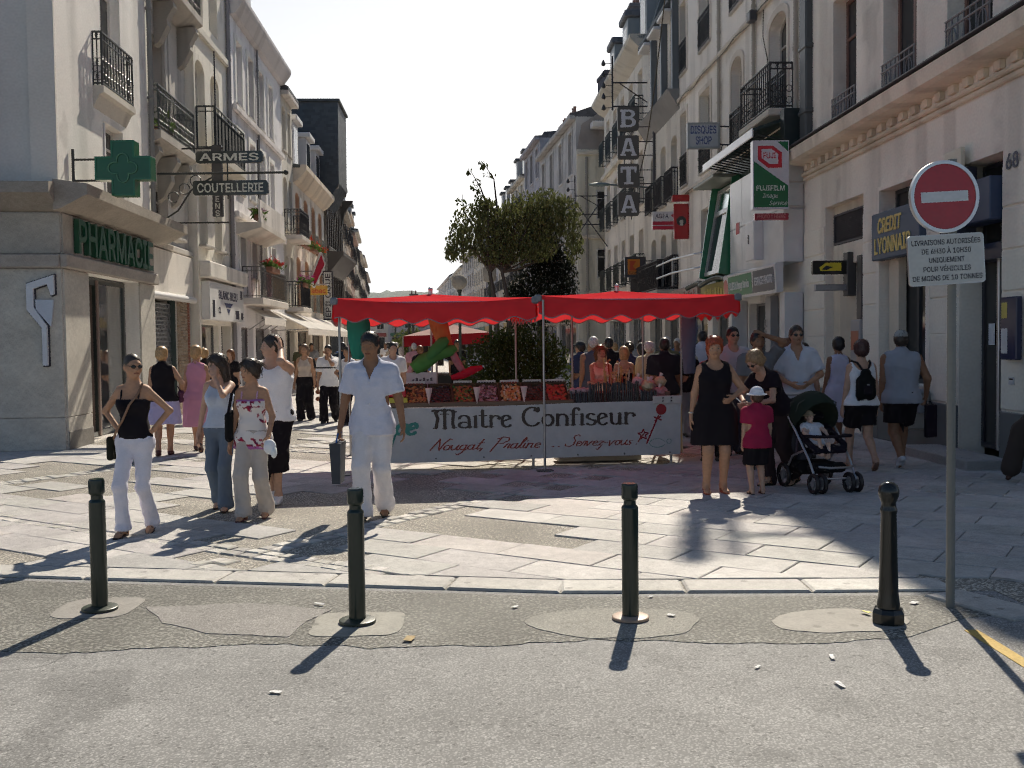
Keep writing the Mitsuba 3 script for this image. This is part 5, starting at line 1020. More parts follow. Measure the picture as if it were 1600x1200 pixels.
for i, (z, c) in enumerate(((4.3, (.4, .05, .06)), (3.95, (.02, .22, .1)), (4.6, (.4, .05, .06)))): FR.add(K, 'small_emblem', cbx(3.6 - 1.3 * i, 3.9 - 1.3 * i, .401, .41, z, z + .28, .003), 'paint', c)
FR.add(K, 'white_cabinet', cbx(1.6, 2.3, .40, .62, 3.5, 4.4, .02), 'gloss', (.62, .62, .63)); FR.add(K, 'cabinet_handle', cbx(2.0, 2.04, .62, .635, 3.9, 4.1, .004), 'paint', (.03, .03, .03))
K = top('photo_lightbox_sign', 'green and white lightbox sign with red emblem standing out over the photo shop', 'sign'); X0, X1, Y_ = 4.98, 5.72, 21.2
part(K, 'case', flat(rrect(X0, X1, 4.38, 5.78, .01), (0, Y_ + .1, 0), (1, 0, 0), (0, 0, 1), .2), 'gloss', (.56, .56, .60)); pl = lambda P, d=.006, o=0: flat(Polygon([(X0 + .74 * a, 4.38 + 1.4 * b) for a, b in P]), (0, Y_ - .1 - o, 0), (1, 0, 0), (0, 0, 1), d)
part(K, 'green_field', cat(pl([(.03, .03), (.97, .03), (.97, .34), (.03, .70)]), pl([(.68, .98), (.97, .98), (.97, .84)])), 'gloss', (.015, .14, .06))
rl = Polygon([(.14, .92), (.55, .92), (.80, .82), (.80, .60), (.42, .60), (.14, .72)]).difference(Polygon([(.24, .875), (.52, .875), (.70, .80), (.70, .655), (.46, .655), (.24, .745)])); part(K, 'emblem', cat(*[flat(Polygon([(X0 + .74 * x, 4.38 + 1.4 * y) for x, y in rl.exterior.coords], [[(X0 + .74 * x, 4.38 + 1.4 * y) for x, y in h.coords] for h in rl.interiors]), (0, Y_ - .1, 0), (1, 0, 0), (0, 0, 1), .008)], lettering('FUJI', .115, (X0 + .215, Y_ - .1, 5.415), (1, 0, 0), width=.26)), 'gloss', (.50, .03, .05))
for tx, h, dx, z, wd in (('FUJIFILM', .10, .07, 4.76, .58), ('Image', .09, .2, 4.61, .30), ('Service', .09, .33, 4.46, .36)): part(K, 'lettering', lettering(tx, h, (X0 + dx, Y_ - .106, z), (1, 0, 0), width=wd, shear=.25 if tx != 'FUJIFILM' else 0, bold=tx == 'FUJIFILM'), 'paint', (.55, .6, .56))
part(K, 'red_strip', flat(sbox(X0 + .05, 4.17, X1, 4.30), (0, Y_ + .06, 0), (1, 0, 0), (0, 0, 1), .12), 'gloss', (.32, .02, .04)); part(K, 'lettering', lettering('PHOTO 1 HEURE', .075, (X0 + .1, Y_ - .06, 4.20), (1, 0, 0), width=.58), 'paint', (.5, .2, .2)); [part(K, 'arm', cyl((X1, Y_, z), (6.1, Y_ + .1, z), .025, 6), 'metal', (.5, .5, .5)) for z in (5.55, 4.95, 4.45)]
# green-framed bay next door
K = top('green_bay_window', 'tall green-framed glass bay leaning out over a shop, reflecting the houses opposite', 'bay window')
bayM = lambda m: xf(m, FR.M @ np.array([[1, 0, 0, 4.75], [0, .985, -.17, .46], [0, .17, .985, 3.45], [0, 0, 0, 1]]))
part(K, 'frame', bayM(FR.plate(sbox(0, 0, 2.0, 2.35).difference(unary_union([sbox(.12, .1, 1.88, 1.62), sbox(.12, 1.74, 1.88, 2.26)])), 0, .08)), 'gloss', (.30, .31, .31)); part(K, 'pane', bayM(FR.plate(sbox(.1, .08, 1.9, 1.64), .03, .006)), 'pane'); part(K, 'pane', bayM(FR.plate(sbox(.1, 1.72, 1.9, 2.28), .03, .006)), 'mirror')
FR.add(K, 'side_panel', cat(*[xf(ext(Polygon([(.0, 3.3), (.66, 3.42), (.30, 5.85), (.0, 5.95)]), .06), fm((u, 0, 0), (0, 1, 0), (0, 0, 1), (1, 0, 0))) for u in (4.64, 6.8)]), 'gloss', (.03, .17, .09)); FR.add(K, 'green_wall', cbx(4.65, 7.4, .003, .05, 3.3, 6.1, .005), 'paint', (.02, .08, .05)); FR.add(K, 'bay_roof', cbx(4.8, 7.1, .05, .75, 5.86, 5.96, .02), 'paint', (.2, .22, .2)); FR.add(K, 'curved_hood', tube([(u, .55 + .12 * math.sin(u * 2.2), 3.28 + .07 * math.sin(u * 2.6)) for u in np.arange(4.7, 8.8, .2)], .07, 8), 'paint', (.03, .035, .03), True)
K = top('painted_fascia', 'yellow-brown painted shop fascia left of the photo shop', 'shop fascia'); FR.add(K, 'board', cbx(4.8, 8.2, .05, .3, 2.75, 3.28, .02), 'paint', (.30, .25, .06)); FR.add(K, 'letter_marks', cat(*[cbx(5.4 + .3 * i, 5.5 + .3 * i + .08 * (i % 2), .3, .315, 2.88, 3.14 - .05 * (i % 3 == 1), .004) for i in range(8)]), 'paint', (.50, .42, .08))
K = top('red_lettered_fascia', 'pale shop fascia with dark red letters beyond the glass bay', 'shop fascia'); FR.add(K, 'board', cbx(8.4, 12.2, .05, .35, 2.75, 3.35, .02), 'paint', (.34, .25, .22)); FR.add(K, 'letter_marks', cat(*[cbx(8.8 + .32 * i, 8.88 + .32 * i + .05 * (i % 3), .35, .365, 2.86, 3.22 - .06 * (i % 2), .004) for i in range(10)]), 'paint', (.28, .06, .05))
K = top('tube_railing', 'bent steel tube railing fixed above the shop fascia', 'railing'); FR.add(K, 'tube', cat(*[tube([(7.2, .1, z + .05), (7.6, .6, z), (9.5, .85, z), (12.0, .85, z - .02)], .03, 6) for z in (4.15, 3.75)], cyl((9.5, .85, 3.35), (9.5, .85, 4.2), .025, 6)), 'metal', (.5, .52, .55))
K = top('record_shop_sign', 'pale box sign with two lines of blue letters for the record shop', 'sign'); part(K, 'case', flat(rrect(4.76, 5.58, 6.83, 7.47, .01), (0, 27.6, 0), (1, 0, 0), (0, 0, 1), .16), 'paint', (.42, .44, .46)); part(K, 'lettering', lettering('DISQUES', .20, (5.17, 27.44, 7.20), (1, 0, 0), width=.68, mode='c'), 'paint', (.035, .055, .20)); part(K, 'lettering', lettering('SHOP', .20, (5.17, 27.44, 6.92), (1, 0, 0), width=.42, mode='c'), 'paint', (.035, .055, .20)); part(K, 'rim', flat(sbox(4.74, 6.81, 5.60, 7.49).difference(sbox(4.79, 6.86, 5.55, 7.44)), (0, 27.59, 0), (1, 0, 0), (0, 0, 1), .165), 'metal', (.35, .36, .36)); [part(K, 'arm', cyl((5.58, 27.5, z), (5.9, 27.6, z), .02, 6), 'paint', (.05, .05, .06)) for z in (7.4, 6.92)]; part(K, 'scroll', tube([(5.75 + .1 * math.cos(t), 27.5, 6.78 + .14 * math.sin(t)) for t in np.linspace(0, 5.8, 12)], .012, 5), 'paint', (.05, .05, .06))
# house with the zinc bay
K = top('zinc_bay_house', 'house with a slate-grey window bay and arched windows below it', 'building')
ops = [hole(a, a + 1.0, z0, z1, .25) for a in (12.8, 14.7, 16.6) for z0, z1 in ((6.5, 8.6), (3.6, 5.5))] + [hole(a, a + 1.1, 10.3, 12.4) for a in (12.7, 14.6, 16.5)] + [hole(12.7, 15, .1, 2.6), hole(15.6, 18, .1, 2.6)]
shell(FR, K, 12.32, 18.5, 13.0, (0.66, 0.63, 0.56), ops, depth=10)
for a in (12.8, 14.7, 16.6):
    for z0, z1 in ((6.5, 8.6), (3.6, 5.5)): window(FR, K, a, a + 1, z0, z1, arch=.25); FR.add(K, 'window_railing', bars(FR, a - .1, a + 1.1, .2, z0 - .05, z0 + .95, .1, .014, .2), 'paint', (.02, .022, .025))
for a in (12.7, 14.6, 16.5): window(FR, K, a, a + 1.1, 10.3, 12.4, w=-.1, col=(.5, .5, .5)); FR.add(K, 'bay_post', cbx(a - .3, a - .05, 0, .22, 9.9, 12.9, .02), 'paint', (.12, .14, .16)); FR.add(K, 'bay_hood', cbx(a - .1, a + 1.2, 0, .45, 12.5, 12.62, .02), 'paint', (.62, .63, .63))
FR.add(K, 'bay_sill', xf(ext(Polygon([(0, 9.3), (.35, 9.85), (.4, 9.95), (0, 9.95)]), 6.1), fm((12.36, 0, 0), (0, 1, 0), (0, 0, 1), (1, 0, 0))), 'paint', (.22, .22, .22)); gable_roof(FR, K, 12.32, 18.5, 13.0, 0, 10, 3, (.07, .08, .09), steep=(1.3, 3.6))
for a, b in ((12.7, 15), (15.6, 18)): window(FR, K, a, b, .1, 2.6, mull=1, trans=(), name='shop_window', sill=False, col=(.2, .2, .2))
cable(FR, K, [(u, .5, 12.6 - (u - 12.3) * .75 - 1.2 * math.sin((u - 12.3) / 7 * math.pi)) for u in np.arange(10, 19.5, .5)], .022, 'slack_cable')
K = top('long_dark_balcony', 'long dark-screened balcony over the shops under the red sign', 'balcony'); FR.add(K, 'slab', cbx(12.6, 18.2, 0, .75, 3.25, 3.42, .02), 'plaster', (0.426, 0.398, 0.355)); FR.add(K, 'railing', bars(FR, 12.65, 18.15, .7, 3.42, 4.4, .12, .014, .65), 'paint', (.02, .022, .026)); FR.add(K, 'screen', cbx(12.7, 18.1, .67, .68, 3.45, 4.35, .002), 'cloth', (.022, .025, .03))
# shoe-shop house with the four-letter sign
K = top('shoe_shop_house', 'pale cream house with steep slate roof behind the four-letter vertical sign', 'building')
us = (19.3, 21.6, 23.9, 26.2, 28.5)
ops = [hole(a, a + 1.1, z0, z1) for a in us for z0, z1 in ((10.4, 12.5), (7.2, 9.3), (4.2, 6.2))] + [hole(19.2, 23, .1, 2.7), hole(24, 29, .1, 2.7)]
shell(FR, K, 18.52, 30.4, 13.4, (0.71, 0.674, 0.596), ops, depth=10)
for a in us:
    for z0, z1 in ((10.4, 12.5), (7.2, 9.3), (4.2, 6.2)): window(FR, K, a, a + 1.1, z0, z1, col=(.55, .54, .52), pane='pane_curtain' if z0 > 10 else 'pane'); FR.add(K, 'window_railing', bars(FR, a - .15, a + 1.25, .35, z0 - .05, z0 + .95, .13, .014, .35), 'paint', (.03, .035, .04))
for a, b in ((19.2, 23), (24, 29)): window(FR, K, a, b, .1, 2.7, mull=2, trans=(), name='shop_window', sill=False, col=(.3, .3, .3))
FR.add(K, 'cornice', xf(ext(Polygon([(0, 12.9), (.3, 13.1), (.6, 13.4), (.62, 13.55), (0, 13.55)]), 11.9), fm((18.52, 0, 0), (0, 1, 0), (0, 0, 1), (1, 0, 0))), 'plaster', (0.653, 0.611, 0.525)); gable_roof(FR, K, 18.52, 30.4, 13.5, 0, 10, 3, (.10, .115, .13), steep=(1.4, 4.2))
for a in (19.4, 24, 28): k = FR.add(K, 'dormer', cbx(a, a + 1.5, -1.6, -.2, 13.6, 15.9, .03), 'paint', (.20, .23, .25)); FR.add(k, 'dormer_roof', cbx(a - .12, a + 1.62, -1.7, -.05, 15.9, 16.2, .05), 'slate', (.09, .10, .12)); FR.add(k, 'pane', cbx(a + .25, a + 1.25, -.2, -.19, 13.9, 15.6, .002), 'pane')
chimney(FR, K, 30.0, -1.6, 16.6, 1.6, .8, 1.6, 2, (.16, .15, .16)); FR.add(K, 'string_course', cbx(18.5, 30.4, 0, .2, 9.75, 9.95, .03), 'plaster', (0.667, 0.625, 0.54))
K = top('shoe_shop_sign', 'four stacked grey-brown boxes each with one big pale letter', 'sign')
def slab_letter(ch):
    if ch == 'A': return unary_union([Polygon([(.02, 0), (.34, 0), (.34, .1), (.27, .1), (.31, .24), (.69, .24), (.73, .1), (.66, .1), (.66, 0), (.98, 0), (.98, .1), (.92, .1), (.66, .96), (.66, 1), (.34, 1), (.34, .96), (.08, .1), (.02, .1)])]).difference(Polygon([(.355, .38), (.645, .38), (.5, .84)]))
    if ch == 'T': return unary_union([sbox(.37, 0, .63, 1), sbox(.22, 0, .78, .11), sbox(.03, .84, .97, 1), sbox(.03, .66, .14, .9), sbox(.86, .66, .97, .9)])
    b = unary_union([sbox(.10, 0, .34, 1), sbox(.02, 0, .6, .12), sbox(.02, .88, .58, 1), sbox(.3, .46, .6, .56)]).union(Polygon(arc(.56, .28, .40, -90, 90, 14, .28) + [(.3, .56), (.3, 0)]).difference(Polygon(arc(.54, .285, .20, -90, 90, 12, .165) + [(.34, .45), (.34, .12)]))).union(Polygon(arc(.54, .755, .37, -90, 90, 14, .245) + [(.3, 1), (.3, .51)]).difference(Polygon(arc(.52, .755, .18, -90, 90, 12, .135) + [(.34, .89), (.34, .62)])))
    return b
for i, ch in enumerate('BATA'):
    z = 9.46 - 1.04 * i; kb = part(K, 'letter_box', flat(rrect(4.0, 4.78, z, z + .86, .08), (0, 38.2, 0), (1, 0, 0), (0, 0, 1), .2), 'paint', (.085, .075, .075)); g = slab_letter(ch); fl = lambda g: flat(Polygon([(4.08 + .62 * x, z + .11 + .64 * y) for x, y in g.exterior.coords], [[(4.08 + .62 * x, z + .11 + .64 * y) for x, y in h.coords] for h in g.interiors]), (0, 38.0, 0), (1, 0, 0), (0, 0, 1), .02)
    part(kb, 'letter', cat(*[fl(q) for q in getattr(g, 'geoms', [g])]), 'paint', (.60, .61, .66))
part(K, 'rail', cat(*[cyl((x, 38.1, 6.2), (x, 38.1, 10.4), .02, 6) for x in (4.25, 4.5)], cyl((5.35, 38.1, 5.9), (5.35, 38.1, 11.3), .05, 8), *[cyl((4.78, 38.1, 9.6 - 1.04 * i + d), (5.4, 38.1, 9.6 - 1.04 * i + d), .02, 6) for i in range(4) for d in (0, .5)]), 'paint', (.06, .06, .07))
for nm, x0, x1, z0, z1, y, lb, c1, c2, tx in (('film_sign', 4.75, 5.52, 5.42, 6.02, 34.5, 'white and red box sign beside the narrow red sign', (.58, .58, .60), (.45, .04, .07), 'AGFA'), ('orange_film_sign', 4.25, 5.05, 4.1, 4.85, 38.5, 'dark box sign with an orange square under the stacked letters', (.05, .05, .06), (.50, .17, .02), '')):
    K = top(nm, lb, 'sign'); part(K, 'case', flat(rrect(x0, x1, z0, z1, .01), (0, y, 0), (1, 0, 0), (0, 0, 1), .15), 'gloss', c1)
    if tx: part(K, 'red_field', cat(flat(sbox(x0, z0, x1, z0 + .27), (0, y - .15, 0), (1, 0, 0), (0, 0, 1), .006), flat(Polygon([(x1 - .16, z0 + .46), (x1 - .05, z0 + .38), (x1 - .05, z0 + .54)]), (0, y - .15, 0), (1, 0, 0), (0, 0, 1), .006)), 'gloss', c2); part(K, 'stripe', flat(sbox(x0, z0 + .12, x1, z0 + .15), (0, y - .155, 0), (1, 0, 0), (0, 0, 1), .006), 'gloss', (.5, .5, .52)); part(K, 'lettering', lettering(tx, .14, (x0 + .1, y - .15, z0 + .38), (1, 0, 0), width=.44), 'paint', (.03, .03, .06))
    else: part(K, 'orange_field', flat(sbox(x0 + .12, z0 + .1, x1 - .22, z1 - .08), (0, y - .15, 0), (1, 0, 0), (0, 0, 1), .006), 'gloss', c2); part(K, 'red_mark', flat(Polygon([(x0 + .2, z1 - .15), (x0 + .45, z1 - .15), (x0 + .32, z1 - .35), (x0 + .45, z0 + .25), (x0 + .2, z0 + .25)]), (0, y - .156, 0), (1, 0, 0), (0, 0, 1), .004), 'gloss', (.42, .06, .02)); part(K, 'lettering', lettering('KODAK', .09, (x0 + .18, y - .156, z0 + .12), (1, 0, 0), width=.36), 'paint', (.1, .02, .02))
    part(K, 'arm', cyl((x1, y - .07, z1 - .15), (5.8, y - .07, z1 - .15), .025, 6), 'paint', (.05, .05, .05))
K = top('red_hanging_sign', 'narrow red vertical sign with a dark round emblem and a red cap', 'sign'); part(K, 'panel', flat(sbox(5.18, 4.92, 5.64, 6.02), (0, 32.6, 0), (1, 0, 0), (0, 0, 1), .1), 'gloss', (.36, .02, .025)); part(K, 'cap', flat(rrect(5.12, 5.66, 6.10, 6.30, .05), (0, 32.65, 0), (1, 0, 0), (0, 0, 1), .2), 'gloss', (.36, .02, .025)); part(K, 'emblem', flat(Point(5.41, 5.48).buffer(.15), (0, 32.5, 0), (1, 0, 0), (0, 0, 1), .01), 'paint', (.03, .03, .03)); part(K, 'emblem_mark', flat(unary_union([Point(5.41, 5.46).buffer(.06), sbox(5.36, 5.34, 5.46, 5.4)]), (0, 32.49, 0), (1, 0, 0), (0, 0, 1), .008), 'paint', (.45, .42, .38)); [part(K, 'arm', cyl((5.64, 32.6, z), (5.75, 32.6, z), .03, 6), 'paint', (.3, .02, .02)) for z in (6.12, 4.95)]
# wall brackets for street garlands
def garland(K, F, u, z, reach, n, h=1.9, g=1.0):
    P = lambda w, dz, du=0: F.at(u + du, w, z + dz)
    part(K, 'arm', cat(cyl(P(0, .9), P(reach, .9), .03 * g, 6), cyl(P(0, 0), P(reach, 0), .03 * g, 6), cyl(P(0, .15), P(reach * .8, .88), .022, 6), cyl(P(reach, -.15), P(reach, h), .036 * g, 6)), 'paint', (.03, .03, .035))
    for i in range(n):
        q = P(reach + .34, -.05 + .42 * i); part(K, 'bulb', cat(lathe([(.03, -.1), (.085, -.06), (.07, .02), (.02, .13)], 8, (0, 0, 0)).apply_scale(g).apply_translation(q), cyl(q, P(reach, -.05 + .42 * i), .012, 4)), 'paint', (.03, .03, .035))
K = top('garland_bracket', 'iron garland bracket with five dark bulbs near the roof beside the four-letter sign', 'bracket'); garland(K, FR, 18.2, 10.7, 1.35, 5)
K = top('garland_bracket', 'iron bracket frame with bulbs standing out against the cream gable wall', 'bracket'); garland(K, FR, 29.5, 8.0, 1.6, 5); part(K, 'brace', cat(*[cyl(FR.at(29.5, a, 7.0 + b), FR.at(29.5, c, 7.0 + d), .03, 6) for a, b, c, d in ((0, -.6, 1.6, 1.6), (.2, 1.8, 1.9, -.6), (.4, .5, 1.7, .5))]), 'paint', (.05, .05, .055))
K = top('garland_bracket', 'iron garland bracket high on the record-shop house above the photo shop', 'bracket'); garland(K, FR, 3.4, 13.7, 1.05, 5, 1.6, 2.1)
K = top('street_light', 'flat grey street light on an arm left of the third letter box', 'street lamp'); part(K, 'head', ball((3.35, 38.4, 7.55), 1, 2, (.42, .16, .075)), 'paint', (.18, .24, .25), True); part(K, 'arm', cyl((3.5, 38.4, 7.56), (5.2, 38.6, 7.45), .035, 8), 'paint', (.15, .18, .19))
# ---------------------------------------------------------------- the street beyond
def house(F, name, label, u0, u1, h, rgb, floors, ncol, roof, rrgb, depth=10, shop=True, w0=0.0, rise=2.6, chim=0, steep=None, curtain=.3, seed=0, arch=0.0, rail=True, group=None):
    r = random.Random(seed + int(u0 * 7)); rgb = tuple(min(.75, 1.4 * c) for c in rgb); K = top(name, label, 'building', group); L = u1 - u0; ww = min(1.05, L / ncol * .5); z_, wins = 3.6, []
    fh = (h - 3.7) / floors
    for f in range(floors):
        for c in range(ncol): a = u0 + L * (c + .5) / ncol - ww / 2; wins.append((a, a + ww, 3.7 + fh * f + fh * .12, 3.7 + fh * f + fh * .80))
    holes = [hole(a, b, z0, z1, arch) for a, b, z0, z1 in wins]; shops = [(u0 + L * i / 2 + .5, u0 + L * (i + 1) / 2 - .5) for i in range(2)] if L > 4 else [(u0 + .5, u1 - .5)]
    holes += [hole(a, b, .1, 2.7) for a, b in shops] if shop else []
    shell(F, K, u0 + .01, u1 - .01, h, rgb, holes, w0=w0, depth=depth)
    for a, b, z0, z1 in wins:
        window(F, K, a, b, z0, z1, w=w0 - .22, col=tuple(np.array((.5, .49, .47)) * r.uniform(.6, 1.1)), arch=arch, pane='pane_curtain' if r.random() < curtain else 'pane', sill=False)
        F.add(K, 'window_surround', F.plate(sbox(a - .14, z0 - .1, b + .14, z1 + .14).difference(sbox(a, z0, b, z1)), w0 + .001, .05), 'plaster', tuple(np.array(rgb) * 1.1))
        if rail: F.add(K, 'window_railing', bars(F, a - .1, b + .1, w0 + .2, z0, z0 + .85, .16, .016, .2), 'paint', (.05, .05, .055))
    for a, b in (shops if shop else []): window(F, K, a, b, .1, 2.7, w=w0 - .2, mull=1, trans=(), name='shop_window', sill=False, col=(.18, .16, .15)); F.add(K, 'shop_fascia', cbx(a - .2, b + .2, w0 + .01, w0 + .2, 2.8, 3.35, .02), 'paint', r.choice([(.4, .38, .35), (.08, .12, .2), (.3, .06, .05), (.42, .3, .1), (.06, .15, .1)]))
    F.add(K, 'cornice', cbx(u0, u1, w0, w0 + .35, h - .25, h + .02, .05), 'plaster', tuple(np.array(rgb) * .92)); gable_roof(F, K, u0, u1, h + .02, w0, depth, rise, rrgb, steep=steep)
    for i in range(chim): chimney(F, K, u0 + L * (i + .6) / chim - .3, w0 - 2.5 - depth * .15, h + (steep[1] if steep else rise * .55), 1.2, .7, 1.7, 2, tuple(np.array((.22, .15, .12)) * r.uniform(.6, 1.1)))
    if steep:
        for c in range(max(1, ncol - 1)): a = u0 + L * (c + .5) / max(1, ncol - 1) - .5; k = F.add(K, 'dormer', cbx(a, a + 1.0, w0 - 1.4, w0 - .2, h + .1, h + 1.9, .02), 'paint', (.42, .42, .42)); F.add(k, 'pane', cbx(a + .15, a + .85, w0 - .2, w0 - .19, h + .3, h + 1.6, .002), 'pane'); F.add(k, 'dormer_roof', cbx(a - .1, a + 1.1, w0 - 1.5, w0 - .05, h + 1.9, h + 2.1, .03), 'slate', (.08, .09, .1))
    return K
# half-timbered house with the big slate-hung gable
K = top('slate_gable_house', 'tall half-timbered house with a dark slate-hung side wall jutting over the street', 'building')
FG = Fac(FL.at(34.0, 0, 0)[:2], (-.05, 1), 1)
ops = [hole(a, a + .9, z0, z1) for a in (1.0, 2.9, 4.8) for z0, z1 in ((4.2, 5.9), (7.0, 8.6))]
shell(FG, K, 0, 6.5, 9.6, (0.426, 0.398, 0.355), ops, w0=.1, depth=6, mat='plaster')
for a in (1.0, 2.9, 4.8):
    for z0, z1 in ((4.2, 5.9), (7.0, 8.6)): window(FG, K, a, a + .9, z0, z1, w=-.1, col=(.1, .08, .07))
FG.add(K, 'slate_wall', xf(ext(Polygon([(-6, 8.4), (.05, 8.4), (.78, 9.7), (.80, 13.65), (-6, 13.65)]), 3.6), fm((-.3, 0, 0), (0, 1, 0), (0, 0, 1), (1, 0, 0))), 'slate', (.048, .062, .072)); FG.add(K, 'roof', cbx(-.4, 3.4, -6.2, .9, 13.66, 13.8, .02), 'slate', (.05, .06, .065))
for i in range(9): FG.add(K, 'timber', cbx(.05 + .78 * i, .22 + .78 * i, .1, .17, 3.5, 9.4, .01), 'paint', (.05, .04, .035))
for z in (3.5, 6.4, 9.3): FG.add(K, 'timber_beam', cbx(0, 6.5, .1, .22, z, z + .25, .02), 'paint', (.05, .04, .035))
for u in (-.2, 3.0, 6.1): FG.add(K, 'bracket', xf(ext(Polygon([(.1, 7.2)] + arc(.78, 7.6, .66, 190, 95, 10, 1.9) + [(.78, 9.7), (.1, 9.7)]), .3), fm((u, 0, 0), (0, 1, 0), (0, 0, 1), (1, 0, 0))), 'paint', (.045, .038, .035))
FG.add(K, 'jetty', xf(ext(Polygon([(.1, 5.2), (.9, 6.2), (.9, 6.35), (.1, 6.4)]), 6.4), fm((.05, 0, 0), (0, 1, 0), (0, 0, 1), (1, 0, 0))), 'paint', (.06, .05, .045)); FG.add(K, 'shop_window', cbx(.5, 6.0, .1, .14, .2, 2.6, .01), 'pane'); chimney(FG, K, 2, -4, 13.7, 1.2, .7, 1.3, 2)
FL2 = Fac((-9.50, 58.0), (-.118, 1.0), 1)
x = 0
for i, (L, h, c, fl, nc, lb) in enumerate([(6, 9.4, (.30, .28, .25), 3, 2, 'grey house just beyond the slate gable'), (6.5, 10.0, (.42, .36, .30), 3, 3, 'tan house second beyond the slate gable'), (8, 9.4, (.33, .25, .22), 3, 3, 'reddish house far up the left side'), (9, 10.5, (.44, .42, .38), 3, 3, 'cream house far up the left side with dormers'), (11, 9.6, (.36, .34, .31), 3, 4, 'grey house farther up the left side'), (13, 10.2, (.42, .38, .33), 3, 4, 'buff house near the end of the left row'), (16, 9.5, (.34, .31, .30), 3, 5, 'last long house of the left row')]):
    house(FL2, 'far_house', lb, x, x + L, h, c, fl, nc, 'gable', (.06, .065, .07), chim=1, steep=(1.1, 2.2) if i in (0, 1, 3) else None, seed=i, group=None); x += L
FR2 = Fac((3.45, 53.2), (-.12, 1.0), -1)
# the cream corner house that closes the side street
K = house(FR2, 'cream_corner_house', 'cream corner house whose broad end wall faces the square behind the tree', 0, 12.5, 13.4, (.36, .35, .34), 3, 4, 'gable', (.09, .09, .10), depth=14, chim=0, rail=False, seed=50)
FE = Fac((3.45, 53.2), (1.0, .12), 1); FE.add(K, 'end_wall', cbx(0.02, 14, .002, .12, 0, 11.6, .01), 'plaster', (0.78, 0.738, 0.611)); FE.add(K, 'end_gable', xf(ext(Polygon([(0.02, 11.61), (6.5, 11.61), (6.5, 14.6), (2.6, 14.4), (.3, 12.9)]), .1), fm((0, .104, 0), (1, 0, 0), (0, 0, 1), (0, 1, 0)) @ np.diag([1, 1, -1, 1])), 'plaster', (0.341, 0.305, 0.291))
for z in (4.1, 7.0, 11.3): FE.add(K, 'wall_band', cbx(0, 14, .12, .26, z, z + .22, .03), 'plaster', (0.71, 0.653, 0.54))
for z in (5.0, 8.0): window(FE, K, 1.0, 1.9, z, z + 1.5, w=.125, sill=False)
FE.add(K, 'roof_light', cbx(.7, 4.3, .2, .9, 12.6, 12.9, .02), 'paint', (.7, .7, .7)); FE.add(K, 'roof_edge', xf(cbx(0, 3.4, .15, .6, 0, .16, .02), fm((1.6, 0, 10.9), unit((1, 0, .42)), (0, 1, 0), unit((-.42, 0, 1)))), 'paint', (.7, .7, .71)); chimney(FR2, K, 1.8, -2.6, 14.2, 1.9, 1.7, 1.7, 2, (.10, .10, .12)); pipe(FE, K, .5, .2, 0, 11.2, .07, (.3, .28, .25)); pipe(FE, K, 1.9, .2, 0, 11.2, .06, (.4, .37, .32))
K = house(FR2, 'modern_flat_house', 'grey modern house with a strip of top-floor windows', 12.5, 20, 14.8, (.30, .29, .31), 4, 3, 'gable', (.1, .1, .11), seed=60, rise=.4, rail=False)
x = 20
for i, (L, h, c, fl, nc, lb, st, ch) in enumerate([(8, 13.6, (.42, .40, .36), 4, 3, 'house with steep slate roof and tall chimney right of the tree top', (1.3, 3.0), 2), (10, 12.6, (.40, .38, .34), 4, 4, 'cream house behind the left part of the tree', (1.2, 2.6), 1), (12, 12.6, (.32, .32, .34), 4, 4, 'grey house far up the right side', None, 2), (14, 11.8, (.42, .39, .34), 4, 5, 'buff house far up the right side', (1.2, 2.4), 2), (18, 12.4, (.36, .34, .32), 4, 6, 'long grey house far up the right side', None, 2), (24, 11.8, (.42, .40, .36), 4, 7, 'pale long house near the end of the right row', None, 3), (40, 12.2, (.34, .32, .31), 4, 9, 'last long row of the right side', None, 4)]):
    house(FR2, 'far_house', lb, x, x + L, h, c, fl, nc, 'gable', (.055, .06, .07), chim=ch, steep=st, seed=80 + i, rail=i < 3); x += L
# the street bends away: houses closing the view
FX = Fac((-27, 150), (1.0, .25), 1)
for i, (a, L, h, c, lb) in enumerate([(0, 9, 10, (.40, .37, .33), 'pale house closing the view at the left'), (9, 8, 11, (.32, .31, .32), 'grey house closing the view in the middle'), (17, 10, 9.8, (.44, .41, .36), 'cream house closing the view at the right')]):
    house(FX, 'closing_house', lb, a, a + L, h - 4.6, c, 1, 4, 'gable', (.06, .07, .08), seed=120 + i, rail=False, rise=2.2, chim=1)
# hills
def hill(pts, y, dy, seed, z0=-1):
    n = len(pts) * 24; xs = np.interp(np.linspace(0, len(pts) - 1, n), range(len(pts)), [p[0] for p in pts]); zs = np.interp(np.linspace(0, len(pts) - 1, n), range(len(pts)), [p[1] for p in pts])
    v, f = [], []
    m = 10
    for i in range(n):
        for j in range(m):
            t = j / (m - 1); zz = zs[i] * math.sin(min(1, t * 1.4) * math.pi / 2); q = np.array([xs[i] * .03, (y + dy * t) * .03, seed])
            v.append((xs[i], y + dy * t, z0 + zz * (0.9 + .2 * float(meshkit.fbm(q, 3, seed))) + 9 * float(meshkit.noise(q * 3.1, seed + 2))))
    for i in range(n - 1):
        for j in range(m - 1): a = i * m + j; f += [(a, a + m, a + m + 1), (a, a + m + 1, a + 1)]
    return trimesh.Trimesh(v, f, process=False)
one('hills', hill([(-1500, 60), (-700, 70), (-420, 82), (-300, 74), (-250, 84), (-190, 92), (-120, 84), (0, 88), (300, 60), (900, 40)], 1450, 500, 3), 'cloth', (.05, .075, .07), 'wooded hills beyond the end of the street', 'hill', smooth=True, kind='structure')
